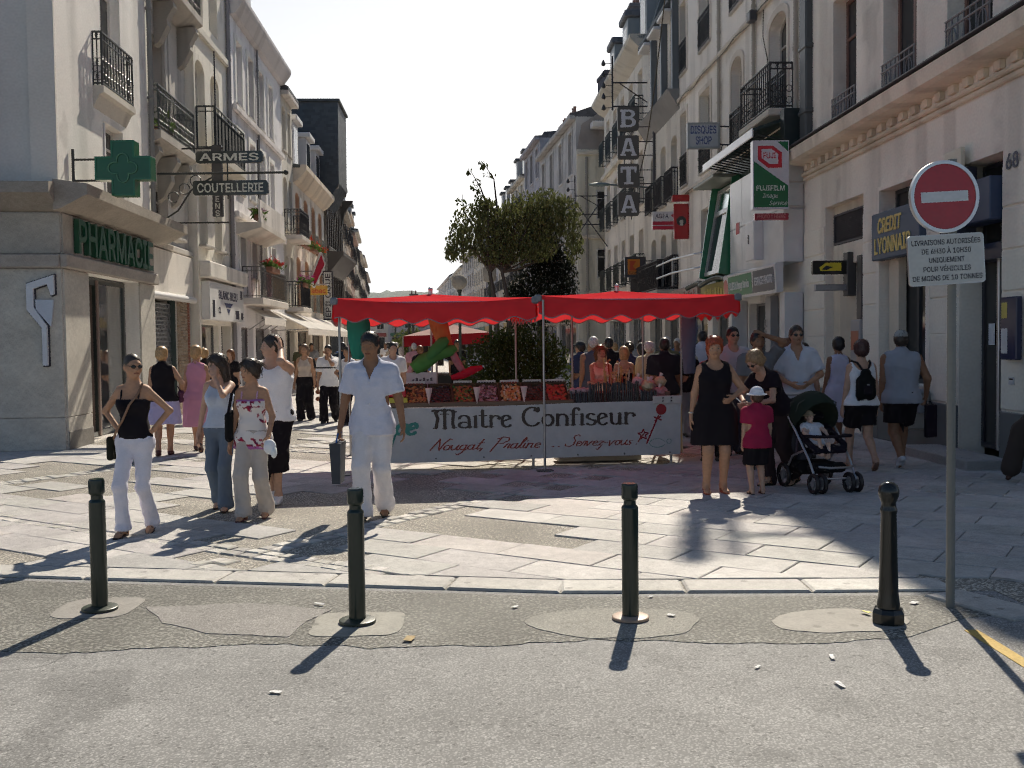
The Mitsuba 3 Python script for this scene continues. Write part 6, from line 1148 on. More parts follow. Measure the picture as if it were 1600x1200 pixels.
# ---------------------------------------------------------------- trees and shrubs
def leaves(cs, n, size, seed, droop=.0, shape_=(1, .45)):
    """n leaves of two facets each, spread through the clumps cs = [(centre, radii)]"""
    r = np.random.RandomState(seed); w = np.array([np.prod(c[1]) ** (2 / 3) for c in cs]); pick = r.choice(len(cs), n, p=w / w.sum())
    d = r.randn(n, 3); d /= np.linalg.norm(d, axis=1, keepdims=True); rad = r.rand(n) ** (1 / 2.2)
    c = np.array([cs[i][0] for i in pick]) + d * rad[:, None] * np.array([cs[i][1] for i in pick])
    a = r.randn(n, 3); a[:, 2] -= droop * 2; a /= np.linalg.norm(a, axis=1, keepdims=True); b = np.cross(a, r.randn(n, 3)); b /= np.linalg.norm(b, axis=1, keepdims=True)
    s = size * (0.6 + .8 * r.rand(n, 1)); L, Wd = a * s * shape_[0], b * s * shape_[1]; up = np.cross(L, Wd); up /= np.linalg.norm(up, axis=1, keepdims=True)
    v = np.stack([c - L / 2, c + Wd / 2 + up * s * .12, c + L / 2, c - Wd / 2 + up * s * .12], 1).reshape(-1, 3); i = np.arange(n)[:, None] * 4
    return trimesh.Trimesh(v, np.vstack([i + [0, 1, 2], i + [0, 2, 3]]), process=False)
def branchy(base, tips, r0, seed, n=1):
    r = np.random.RandomState(seed); ms = []
    for t in tips:
        b, t = np.array(base, float), np.array(t, float); m = (b * .45 + t * .55) + r.randn(3) * .12
        ms.append(tube([b, b * .7 + m * .3 + r.randn(3) * .02, m, m * .4 + t * .6 + r.randn(3) * .05, t], [r0, r0 * .9, r0 * .6, r0 * .35, r0 * .12], 7))
    return cat(ms)
rt = np.random.RandomState(21)
K = top('weeping_tree', 'small weeping street tree with a light green drooping crown behind the stall', 'tree')
cl = [((-.60, 20.0, 3.92), (.60, .6, .55)), ((-.95, 20.1, 3.66), (.34, .45, .38)), ((-.15, 20.2, 4.0), (.58, .6, .48)), ((.35, 20.0, 4.25), (.55, .55, .38)), ((.75, 20.3, 4.45), (.42, .5, .30)), ((1.08, 20.1, 4.15), (.36, .45, .40)), ((1.25, 20.2, 3.65), (.20, .35, .42)), ((-.25, 20.0, 3.48), (.50, .5, .30)), ((.1, 20.1, 3.6), (.6, .5, .4)), ((.72, 20.0, 3.95), (.45, .4, .35)), ((-.5, 20.0, 4.35), (.3, .3, .22)), ((-1.14, 20.0, 3.50), (.15, .3, .22)), ((.55, 19.95, 3.55), (.4, .35, .3))]
tips = [(c[0][0], c[0][1], c[0][2] + .1) for c in cl] + [(-.75, 20, 5.05), (-.5, 20, 5.2), (-.92, 20, 4.6)]
part(K, 'trunk', cat(tube([(-.22, 20, 0), (-.24, 20, 1.2), (-.30, 20, 2.4), (-.42, 20, 3.2)], [.07, .06, .05, .035], 9), tube([(-.15, 20.1, 0), (-.12, 20.1, 1.4), (-.02, 20.1, 2.3), (-.2, 20.1, 3.3)], [.06, .055, .045, .03], 9), branchy((-.40, 20, 3.1), tips[:6] + tips[-3:], .035, 3), branchy((-.15, 20.1, 3.1), tips[6:-3] + tips[2:6], .032, 4)), 'paint', (.05, .038, .030), 40)
part(K, 'crown', leaves(cl, 6600, .085, 5, .9), 'leaf', (.105, .118, .046)); part(K, 'crown', leaves([(c, tuple(.96 * q for q in r_)) for c, r_ in cl], 1300, .115, 6, 1.1, (1, .38)), 'leaf', (.075, .09, .036)); part(K, 'top_shoots', leaves([((-.78, 20, 5.02), (.10, .1, .07)), ((-.52, 20, 5.15), (.12, .1, .08)), ((-.42, 20, 4.95), (.16, .1, .06)), ((-.65, 20, 4.75), (.12, .1, .16)), ((-.95, 20, 4.45), (.14, .1, .08)), ((-.60, 20, 4.5), (.10, .1, .2))], 130, .10, 9, .5), 'leaf', (.06, .075, .035), label='bare upper shoots with a few leaves')
K = top('dark_evergreen', 'dark dense evergreen behind the weeping tree', 'tree')
part(K, 'trunk', tube([(.62, 21.4, 0), (.6, 21.4, 1.6), (.62, 21.4, 3.6)], [.09, .07, .03], 8), 'paint', (.03, .025, .02), 40)
part(K, 'crown', leaves([((.55, 21.4, 2.7), (.62, .5, .8)), ((.62, 21.4, 3.5), (.45, .4, .65)), ((1.12, 21.5, 2.8), (.32, .35, .75)), ((.60, 21.4, 4.05), (.40, .36, .55)), ((.95, 21.4, 3.4), (.34, .35, .5)), ((.15, 21.3, 2.5), (.35, .35, .55))], 8200, .085, 15, .6), 'leaf', (.016, .022, .015))
K = top('clipped_shrub', 'big rounded green shrub directly behind the sweet stall', 'shrub')
part(K, 'stems', branchy((.12, 17.6, .3), [(-.5, 17.5, 1.5), (.1, 17.6, 1.9), (.7, 17.6, 1.5), (.4, 17.3, 1.2), (-.2, 17.3, 1.0)], .04, 6), 'paint', (.04, .03, .025)); part(K, 'foliage', leaves([((-.35, 17.5, 1.25), (.58, .55, .62)), ((.30, 17.5, 1.42), (.62, .55, .62)), ((.68, 17.5, 1.2), (.38, .5, .62)), ((.1, 17.5, .85), (.85, .55, .5)), ((-.05, 17.5, 1.7), (.5, .45, .32))], 9500, .062, 25, .0, (1, .6)), 'leaf', (.045, .066, .020))
one('planter_box', cat(cbx(-.95, 1.15, 16.95, 18.1, 0, .42, .03), cbx(-1.0, 1.2, 16.9, 18.15, .421, .5, .02)), 'stone', (.34, .32, .29), 'low stone planter under the rounded shrub', 'planter')
K = top('street_shrub', 'pale green shrub dotted with light far up the street', 'shrub'); part(K, 'stems', branchy((-4.2, 42, .1), [(-4.6, 42, 1.8), (-4.1, 42, 2.1), (-3.7, 42, 1.7)], .04, 8), 'paint', (.05, .04, .03)); part(K, 'foliage', leaves([((-4.3, 42, 1.6), (.7, .6, .7)), ((-3.8, 42, 1.4), (.5, .5, .6)), ((-4.0, 42, 2.0), (.4, .4, .4))], 2600, .12, 31), 'leaf', (.12, .14, .05))
# globe street lamps
def globe_lamp(lb, x, y, z, r, kind=0):
    K = top('globe_lamp', lb, 'street lamp', 'globe lamps along the street'); part(K, 'post', lathe([(.09, 0), (.07, .5), (.045, .6), (.035, z - r - .1), (.06, z - r - .05), (.07, z - r)], 12, (x, y, 0)), 'paint', (.03, .035, .035), 40)
    part(K, 'globe', ball((x, y, z), r, 3) if not kind else lathe([(r * .55, -r * 1.2), (r * .9, -r), (r, 0), (r * .98, r * .9), (r * .7, r * 1.15)], 20, (x, y, z)), 'canopy', (.42, .40, .37), True)
    if kind: part(K, 'cap', lathe([(r * .75, r * 1.1), (r * .5, r * 1.3), (.03, r * 1.42)], 16, (x, y, z)), 'paint', (.5, .5, .5), 40)
globe_lamp('white globe street lamp left of the tree above the stall roof', -1.40, 28, 3.38, .21); globe_lamp('cream barrel-shaped street lamp under the weeping tree', -.52, 25.5, 3.42, .165, 1)
for i, (x, y, z, lb) in enumerate([(-3.6, 36, 2.75, 'small white globe lamp left of the second stall'), (-3.15, 33, 2.9, 'cream globe lamp just above the second stall'), (-3.35, 35, 2.55, 'lower white globe lamp of the pair by the second stall'), (-5.2, 46, 2.9, 'tiny white globe lamp far up the street')]): globe_lamp(lb, x, y, z, .17)
# ---------------------------------------------------------------- the people of the picture
SK_TAN, SK_MID, SK_DARK, SK_PALE = (0.40, 0.215, 0.135), (0.46, 0.28, 0.195), (0.25, 0.125, 0.075), (0.55, 0.37, 0.29)
BLK, BRN, DBRN, BLOND, GREY, AUB = (0.012, 0.011, 0.011), (0.075, 0.040, 0.024), (0.030, 0.019, 0.014), (0.36, 0.22, 0.10), (0.52, 0.51, 0.49), (0.16, 0.055, 0.022)
CB, CW, CG = (0.012, 0.012, 0.013), (0.72, 0.72, 0.74), (0.34, 0.36, 0.40)
R_ = random.Random(4)

def floral(q, base):
    c = np.tile(base, (len(q), 1)).astype(float)
    a = meshkit.noise(q * [34, 34, 34], 3); b = meshkit.noise(q * [7, 7, 7], 8)
    zz = q[:, 2]
    mask = (a > 0.54) & ((b > 0.50) | (zz > 1.24) | (zz < 0.90)) & ((zz < 0.92) | (zz > 1.06))
    c[mask] = (0.30, 0.02, 0.05); c[mask & (meshkit.noise(q * 55, 5) > 0.62)] = (0.10, 0.015, 0.06)
    c[(zz > 1.305) | (zz < 0.805)] = (0.36, 0.13, 0.33)
    return c

def striped(q, base):
    c = np.tile(base, (len(q), 1)).astype(float); c[(np.abs(q[:, 2] - 1.235) < 0.012)] = (0.02, 0.02, 0.03); return c

w_hip = (((0.165, -0.03, 1.01), (1, -0.35, 0.1)), ((-0.165, -0.03, 1.01), (-1, -0.35, 0.1)))
P1 = person('person', 'woman in black strappy top and loose white trousers, sunglasses, hands on her hips', (-3.46, 9.35), 176, 1.65, True, SK_TAN, ('shaved', DBRN),
            [dict(kind='trousers', name='trousers', col=(0.62, 0.60, 0.66), loose=0.010, flare=0.016, hem=0.07, waist=1.0, amp=0.018),
             dict(kind='cami', name='top', col=CB, hem=0.955, loose=0.010, amp=0.005, neck=0.075, neck_y=0.07)], pose='slowr', arms=w_hip, head=(48, -4), shoes=('sandal', (0.03, 0.02, 0.02)), res=0.0115,
            glasses=True, hands=((0.4, ((-0.5, 0.5, -0.5), (-0.9, 0, 0.1))), (0.4, ((0.5, 0.5, -0.5), (0.9, 0, 0.1)))), slim=0.86)
P2 = person('person', 'woman in pale blue vest and flared blue jeans holding her hand to her mouth', (-3.08, 10.77), 178, 1.625, True, SK_MID, ('long', DBRN),
            [dict(kind='jeans', name='jeans', col=(0.115, 0.150, 0.200), loose=0.010, flare=0.028, hem=0.03, waist=0.99, amp=0.012),
             dict(kind='tank', name='vest', col=(0.40, 0.47, 0.58), hem=0.94, loose=0.010, amp=0.005, neck=0.115, neck_y=0.07, armhole=0.095)], pose='slowl',
            arms=(None, ((0.0, 0.155, 1.50), (-0.7, 0.4, -1))), head=(-42, -10), shoes=('sandal', (0.06, 0.03, 0.02)), res=0.0115, hands=((0.4, None), (0.9, ((0.2, -0.1, 1), (0.4, -1, 0)))), slim=0.88)
P3 = person('person', 'woman in white top with red flower print and beige trousers, hair tied up', (-2.58, 10.14), 174, 1.575, True, SK_TAN, ('bun', DBRN),
            [dict(kind='trousers', name='trousers', col=(0.42, 0.38, 0.35), loose=0.020, flare=0.022, hem=0.05, waist=1.0, amp=0.014),
             dict(kind='cami', name='top', col=(0.66, 0.62, 0.60), hem=0.79, loose=0.012, neck=0.07, neck_y=0.07, print=floral, strap=(0.5, 0.3, 0.45), label='white top with dark red flowers and lilac hems')], pose='slowr',
            arms=(None, ((-0.235, 0.16, 0.93), (-0.4, -1, 0))), head=(-38, -8), shoes=('sandal', (0.10, 0.03, 0.03)), res=0.0115, hands=((0.4, None), (1.0, None)), slim=0.92)
P4 = person('person', 'young man in white sleeveless shirt and long black shorts cupping one ear', (-2.63, 11.26), 172, 1.825, False, SK_MID, ('crop', DBRN),
            [dict(kind='shorts', name='shorts', col=CB, loose=0.040, flare=0.045, hem=0.34, waist=1.0, amp=0.016),
             dict(kind='tank', name='shirt', col=CW, hem=0.86, loose=0.030, neck=0.10, armhole=0.080, amp=0.016)], pose='slowl',
            arms=(None, ((-0.115, 0.06, 1.60), (-0.5, 1, -0.9))), head=(-62, 0), shoes=('shoe', (0.70, 0.71, 0.72)), res=0.0125, hands=((0.5, None), (0.7, ((0.1, -0.1, 1), (1, 0, 0)))))
P5 = person('person', 'man in pale blue short-sleeved shirt and white trousers walking before the stall', (-1.39, 10.13), 178, 1.83, False, SK_DARK, ('crop', BLK),
            [dict(kind='trousers', name='trousers', col=(0.60, 0.58, 0.60), loose=0.020, flare=0.024, hem=0.045, waist=0.99, amp=0.018),
             dict(kind='shirt', name='shirt', col=(0.50, 0.52, 0.62), hem=0.80, loose=0.019, sleeve=0.80, cuff=0.024, neck=0.078, neck_y=0.05, amp=0.018)], pose='slowr',
            arms=(((0.30, 0.03, 0.86), (0.5, -1, 0)), ((-0.30, 0.05, 0.86), (-0.5, -1, 0))), head=(-8, -14), shoes=('sandal', (0.015, 0.015, 0.015)), res=0.0115, hands=((1.1, None), (0.6, None)))
P6 = person('person', 'short-haired blonde woman in black top and lilac skirt seen from behind by the shutter', (-5.50, 16.12), 14, 1.70, True, SK_TAN, ('short', BLOND),
            [dict(kind='skirt', name='skirt', col=(0.36, 0.33, 0.52), hem=0.52, flare=0.05, loose=0.012, amp=0.02), dict(kind='tank', name='top', col=CB, hem=0.90, loose=0.02, neck=0.085, armhole=0.075)],
            pose='slowr', arms=(((0.26, 0.16, 1.02), (0.6, -1, 0)), None), head=(-20, 0), shoes=('shoe', (0.08, 0.02, 0.02)), res=0.016, slim=1.1)
P7 = person('person', 'blonde woman in long pink sleeveless dress seen from behind', (-5.16, 16.75), 6, 1.73, True, SK_TAN, ('short', BLOND),
            [dict(kind='dress', name='dress', col=(0.52, 0.24, 0.33), hem=0.44, flare=0.012, loose=0.014, neck=0.09, armhole=0.075)], pose='left', head=(-5, 0), shoes=('shoe', (0.05, 0.02, 0.02)), res=0.016, slim=0.95)
P8 = person('person', 'woman in beige halter top and black trousers walking towards the square', (-4.71, 23.3), 176, 1.72, True, SK_TAN, ('bob', (0.14, 0.08, 0.05)),
            [dict(kind='trousers', name='trousers', col=CB, loose=0.022, flare=0.03, hem=0.04, waist=1.03), dict(kind='halter', name='halter_top', col=(0.48, 0.40, 0.34), hem=1.02, loose=0.010, neck=0.09, armhole=0.10)],
            pose='slowr', res=0.018)
P9 = person('person', 'man in white polo shirt with dark chest stripe, hand to his chin', (-4.05, 22.63), 178, 1.72, False, SK_TAN, ('crop', BLK),
            [dict(kind='trousers', name='trousers', col=CB, loose=0.028, flare=0.024, hem=0.05), dict(kind='tee', name='polo_shirt', col=(0.68, 0.68, 0.70), hem=0.84, loose=0.028, sleeve=0.85, cuff=0.035, neck=0.075, print=striped)],
            pose='right', arms=(None, ((-0.01, 0.15, 1.49), (-0.8, 0.5, -1))), res=0.018)
P10 = person('person', 'person in white T-shirt half hidden behind the man in pale blue shirt', (-3.52, 22.0), 150, 1.66, True, SK_TAN, ('bob', DBRN),
             [dict(kind='trousers', name='trousers', col=CB, loose=0.022, flare=0.02, hem=0.04), dict(kind='tee', name='shirt', col=CW, hem=0.92, loose=0.02, sleeve=0.7, neck=0.08)], pose='slowl', arms=(((0.1, 0.22, 1.1), (1, -0.5, 0)), ((-0.1, 0.22, 1.1), (-1, -0.5, 0))), res=0.018)
P11 = person('person', 'red-haired woman in plain black knee-length dress holding a cigarette', (2.27, 11.47), 182, 1.725, True, SK_TAN, ('short', (0.30, 0.045, 0.015)),
             [dict(kind='dress', name='dress', col=CB, hem=0.555, flare=0.018, loose=0.022, neck=0.105, neck_y=0.06, armhole=0.072, amp=0.008)], pose='stand',
             arms=(((0.27, 0.0, 0.87), (0.5, -1, 0)), ((-0.15, 0.235, 1.10), (-1, -0.6, -0.2))), head=(-8, -4), shoes=('sandal', (0.30, 0.06, 0.03)), res=0.012, slim=1.12, hands=((0.4, None), (0.9, None)))
P12 = person('person', 'small child in red shirt, dark shorts and white sun hat seen from behind', (2.71, 11.33), 8, 1.14, False, SK_MID, ('crop', BRN),
             [dict(kind='shorts', name='shorts', col=CB, loose=0.05, flare=0.04, hem=0.52, waist=1.0), dict(kind='tee', name='shirt', col=(0.30, 0.022, 0.06), hem=0.80, loose=0.036, sleeve=0.7, cuff=0.02, neck=0.085)],
             pose='stand', shoes=('sandal', (0.03, 0.02, 0.015)), res=0.014, child=True, hat=('bucket', (0.74, 0.74, 0.77)), slim=1.1)
P13 = person('person', 'blonde woman in dark T-shirt bending over the small child', (3.16, 12.02), 122, 1.70, True, SK_MID, ('short', (0.30, 0.19, 0.10)),
             [dict(kind='trousers', name='trousers', col=(0.030, 0.024, 0.022), loose=0.020, flare=0.024, hem=0.12), dict(kind='tee', name='shirt', col=(0.014, 0.013, 0.015), hem=0.93, loose=0.02, sleeve=0.5, cuff=0.03, neck=0.095, neck_y=0.07)],
             pose='slowr', lean=34, arms=(((0.12, 0.50, 1.02), (1, -0.6, 0)), ((-0.02, 0.52, 1.0), (-1, -0.6, 0))), head=(0, -34), shoes=('sandal', (0.02, 0.015, 0.012)), res=0.013, glasses=True)
P14 = person('person', 'woman with small black backpack, white top and black shorts seen from behind', (4.57, 13.39), 2, 1.69, True, SK_MID, ('short', (0.055, 0.022, 0.018)),
             [dict(kind='shorts', name='shorts', col=CB, loose=0.030, flare=0.05, hem=0.60, waist=1.0), dict(kind='tank', name='top', col=CW, hem=0.90, loose=0.02, neck=0.13, neck_y=-0.06, armhole=0.08)],
             pose='left', shoes=('sandal', (0.22, 0.12, 0.08)), res=0.0135, slim=1.08)
P15 = person('person', 'man in grey sleeveless shirt, grey cap and black shorts seen from behind', (5.20, 13.67), -4, 1.82, False, SK_DARK, ('crop', DBRN),
             [dict(kind='shorts', name='shorts', col=CB, loose=0.040, flare=0.055, hem=0.56, waist=1.0), dict(kind='tank', name='shirt', col=(0.30, 0.32, 0.37), hem=0.84, loose=0.030, neck=0.09, armhole=0.075, amp=0.016)],
             pose='right', arms=(((0.34, 0.08, 0.90), (0.6, -1, 0)), None), head=(-14, 0), shoes=('shoe', (0.45, 0.46, 0.5)), res=0.0135, slim=1.16, hat=('cap', (0.30, 0.31, 0.30)), hands=((1.1, None), (0.5, None)))
P16 = person('person', 'woman in sleeveless white dress seen from behind at the bank wall', (5.23, 16.4), 8, 1.72, True, SK_DARK, ('short', BLK),
             [dict(kind='dress', name='dress', col=(0.55, 0.55, 0.68), hem=0.40, flare=0.012, loose=0.012, neck=0.09, armhole=0.075)], pose='slowr', arms=(((0.18, 0.2, 1.10), (1, -0.5, 0)), None), res=0.016, shoes=('sandal', (0.4, 0.38, 0.36)))
P17 = person('person', 'dark-haired man in grey polo shirt shading his eyes with a raised hand', (3.26, 13.6), 186, 1.80, False, SK_DARK, ('crop', BLK),
             [dict(kind='trousers', name='trousers', col=CB, loose=0.02, flare=0.02, hem=0.05), dict(kind='shirt', name='polo_shirt', col=(0.14, 0.145, 0.15), hem=0.86, loose=0.024, sleeve=0.75, cuff=0.03, neck=0.08)],
             arms=(None, ((-0.06, 0.14, 1.72), (-1, 0.1, -0.1))), head=(4, -6), res=0.0145, hands=((0.5, None), (0.3, ((0.8, 0.1, 0.4), (0, -0.6, -1)))))
P18 = person('person', 'man in white short-sleeved shirt and sunglasses standing in front of the photo shop', (3.86, 13.9), 176, 1.875, False, SK_TAN, ('crop', DBRN),
             [dict(kind='trousers', name='trousers', col=(0.05, 0.05, 0.06), loose=0.02, flare=0.02, hem=0.05), dict(kind='shirt', name='shirt', col=(0.52, 0.54, 0.60), hem=0.86, loose=0.026, sleeve=0.85, cuff=0.035, neck=0.078)],
             arms=(((0.12, 0.2, 1.05), (1, -0.6, 0)), ((-0.12, 0.2, 1.05), (-1, -0.6, 0))), head=(6, 0), glasses=True, res=0.0145)
P19 = person('person', 'tall man in sunglasses standing behind the man who shades his eyes', (3.30, 15.3), 190, 1.885, False, SK_MID, ('crop', BLK),
             [dict(kind='trousers', name='trousers', col=(0.06, 0.06, 0.08), loose=0.02, flare=0.02, hem=0.05), dict(kind='tee', name='shirt', col=(0.48, 0.49, 0.52), hem=0.86, loose=0.022, sleeve=0.8, neck=0.08)], glasses=True, res=0.016)
P20 = person('person', 'woman in white vest with a black shoulder bag, turned towards the shop', (4.16, 14.6), -30, 1.64, True, SK_MID, ('bob', BLK),
             [dict(kind='trousers', name='trousers', col=(0.10, 0.09, 0.12), loose=0.02, flare=0.02, hem=0.06), dict(kind='tank', name='vest', col=(0.50, 0.51, 0.60), hem=0.90, loose=0.016, neck=0.09, armhole=0.08)], pose='slowr', res=0.0145, slim=1.1)
P21 = person('person', 'woman with auburn hair between the white-shirted man and the shop door', (4.35, 16.2), 30, 1.70, True, SK_MID, ('bob', AUB),
             [dict(kind='trousers', name='trousers', col=CB, loose=0.02, hem=0.05), dict(kind='tee', name='shirt', col=(0.12, 0.10, 0.14), hem=0.9, loose=0.02, sleeve=0.6, neck=0.08)], res=0.017)
P22 = person('person', 'man in white T-shirt with dark cropped hair walking away beside the stall', (4.02, 21.6), 14, 1.90, False, SK_DARK, ('crop', BLK),
             [dict(kind='trousers', name='trousers', col=(0.36, 0.35, 0.36), loose=0.03, flare=0.03, hem=0.06), dict(kind='tee', name='shirt', col=(0.56, 0.58, 0.68), hem=0.84, loose=0.032, sleeve=0.9, cuff=0.04, neck=0.08)], pose='slowl', res=0.017)
P23 = person('person', 'white-haired person in pale cream clothes walking away beside the stall', (3.62, 21.0), 22, 1.66, True, SK_PALE, ('bob', GREY),
             [dict(kind='trousers', name='trousers', col=(0.42, 0.40, 0.38), loose=0.02, flare=0.02, hem=0.05), dict(kind='tee', name='shirt', col=(0.52, 0.50, 0.46), hem=0.84, loose=0.026, sleeve=0.9, neck=0.08)], pose='slowr', res=0.018, slim=1.1)
P24 = person('person', 'woman in red top mostly hidden behind the red-haired woman', (2.86, 14.6), 150, 1.66, True, SK_MID, ('bob', BLK),
             [dict(kind='trousers', name='trousers', col=CB, loose=0.02, hem=0.05), dict(kind='tee', name='shirt', col=(0.35, 0.03, 0.04), hem=0.9, loose=0.022, sleeve=0.7, neck=0.08)], res=0.017)
P25 = person('person', 'stall seller in pale pink vest with folded arms behind the sweets', (1.40, 16.15), 184, 1.63, True, (0.38, 0.23, 0.17), ('bob', (0.13, 0.06, 0.03)),
             [dict(kind='trousers', name='trousers', col=(0.5, 0.47, 0.42), loose=0.02, hem=0.05), dict(kind='tank', name='vest', col=(0.62, 0.47, 0.40), hem=0.90, loose=0.014, neck=0.115, neck_y=0.07, armhole=0.085)],
             arms=(((-0.09, 0.19, 1.17), (1, 0.3, -0.5)), ((0.09, 0.20, 1.13), (-1, 0.3, -0.5))), head=(6, -4), res=0.014, hands=((0.3, ((-1, 0.05, 0.1), (0, -1, 0))), (0.3, ((1, 0.05, 0.1), (0, -1, 0)))))
P26 = person('person', 'grey-haired man in grey vest standing behind the seller', (1.47, 18.4), 20, 1.78, False, SK_TAN, ('crop', GREY),
             [dict(kind='trousers', name='trousers', col=(0.1, 0.1, 0.14), loose=0.02, hem=0.05), dict(kind='tank', name='vest', col=(0.10, 0.11, 0.15), hem=0.86, loose=0.02, neck=0.09, armhole=0.08)], res=0.017, slim=1.1)
P27 = person('person', 'blonde woman in black strapless top with bare shoulders behind the stall', (1.93, 17.6), 10, 1.60, True, (0.38, 0.24, 0.17), ('bob', BLOND),
             [dict(kind='skirt', name='skirt', col=CB, hem=0.6, flare=0.03), dict(kind='cami', name='top', col=CB, hem=0.95, loose=0.012, neck=0.07, top=1.28, neck_y=0.05)], res=0.016)
P28 = person('person', 'white-haired bald man in pale yellow shirt behind the stall', (2.42, 17.9), 8, 1.70, False, SK_PALE, ('bald', GREY),
             [dict(kind='trousers', name='trousers', col=(0.2, 0.19, 0.16), loose=0.02, hem=0.05), dict(kind='shirt', name='shirt', col=(0.45, 0.43, 0.30), hem=0.86, loose=0.026, sleeve=0.9, neck=0.078)], head=(-40, 0), res=0.016)
P29 = person('person', 'man in navy blue T-shirt with dark hair behind the stall', (2.55, 17.1), 4, 1.74, False, SK_DARK, ('crop', BLK),
             [dict(kind='trousers', name='trousers', col=CB, loose=0.02, hem=0.05), dict(kind='tee', name='shirt', col=(0.016, 0.018, 0.030), hem=0.84, loose=0.03, sleeve=0.9, cuff=0.04, neck=0.08)], res=0.016, slim=1.15)
P30 = person('person', 'man in dark cap and blue shirt at the back of the stall', (1.32, 19.6), 40, 1.70, False, SK_TAN, ('crop', DBRN),
             [dict(kind='trousers', name='trousers', col=CB, loose=0.02, hem=0.05), dict(kind='tee', name='shirt', col=(0.05, 0.06, 0.12), hem=0.84, loose=0.03, sleeve=0.9, neck=0.08)], hat=('cap', (0.03, 0.035, 0.05)), res=0.02)
P31 = person('person', 'woman with hair in a knot just behind the bare-shouldered woman', (2.18, 19.0), 0, 1.68, True, SK_TAN, ('bun', DBRN),
             [dict(kind='trousers', name='trousers', col=CB, loose=0.02, hem=0.05), dict(kind='tee', name='shirt', col=(0.03, 0.03, 0.07), hem=0.9, loose=0.02, sleeve=0.6, neck=0.08)], res=0.02)
P32 = person('person', 'woman with pale top standing beyond the white-haired person', (3.55, 23.5), 30, 1.74, True, SK_MID, ('short', DBRN),
             [dict(kind='trousers', name='trousers', col=(0.3, 0.29, 0.28), loose=0.02, hem=0.05), dict(kind='tee', name='shirt', col=(0.48, 0.45, 0.36), hem=0.9, loose=0.03, sleeve=0.9, neck=0.08)], res=0.02)
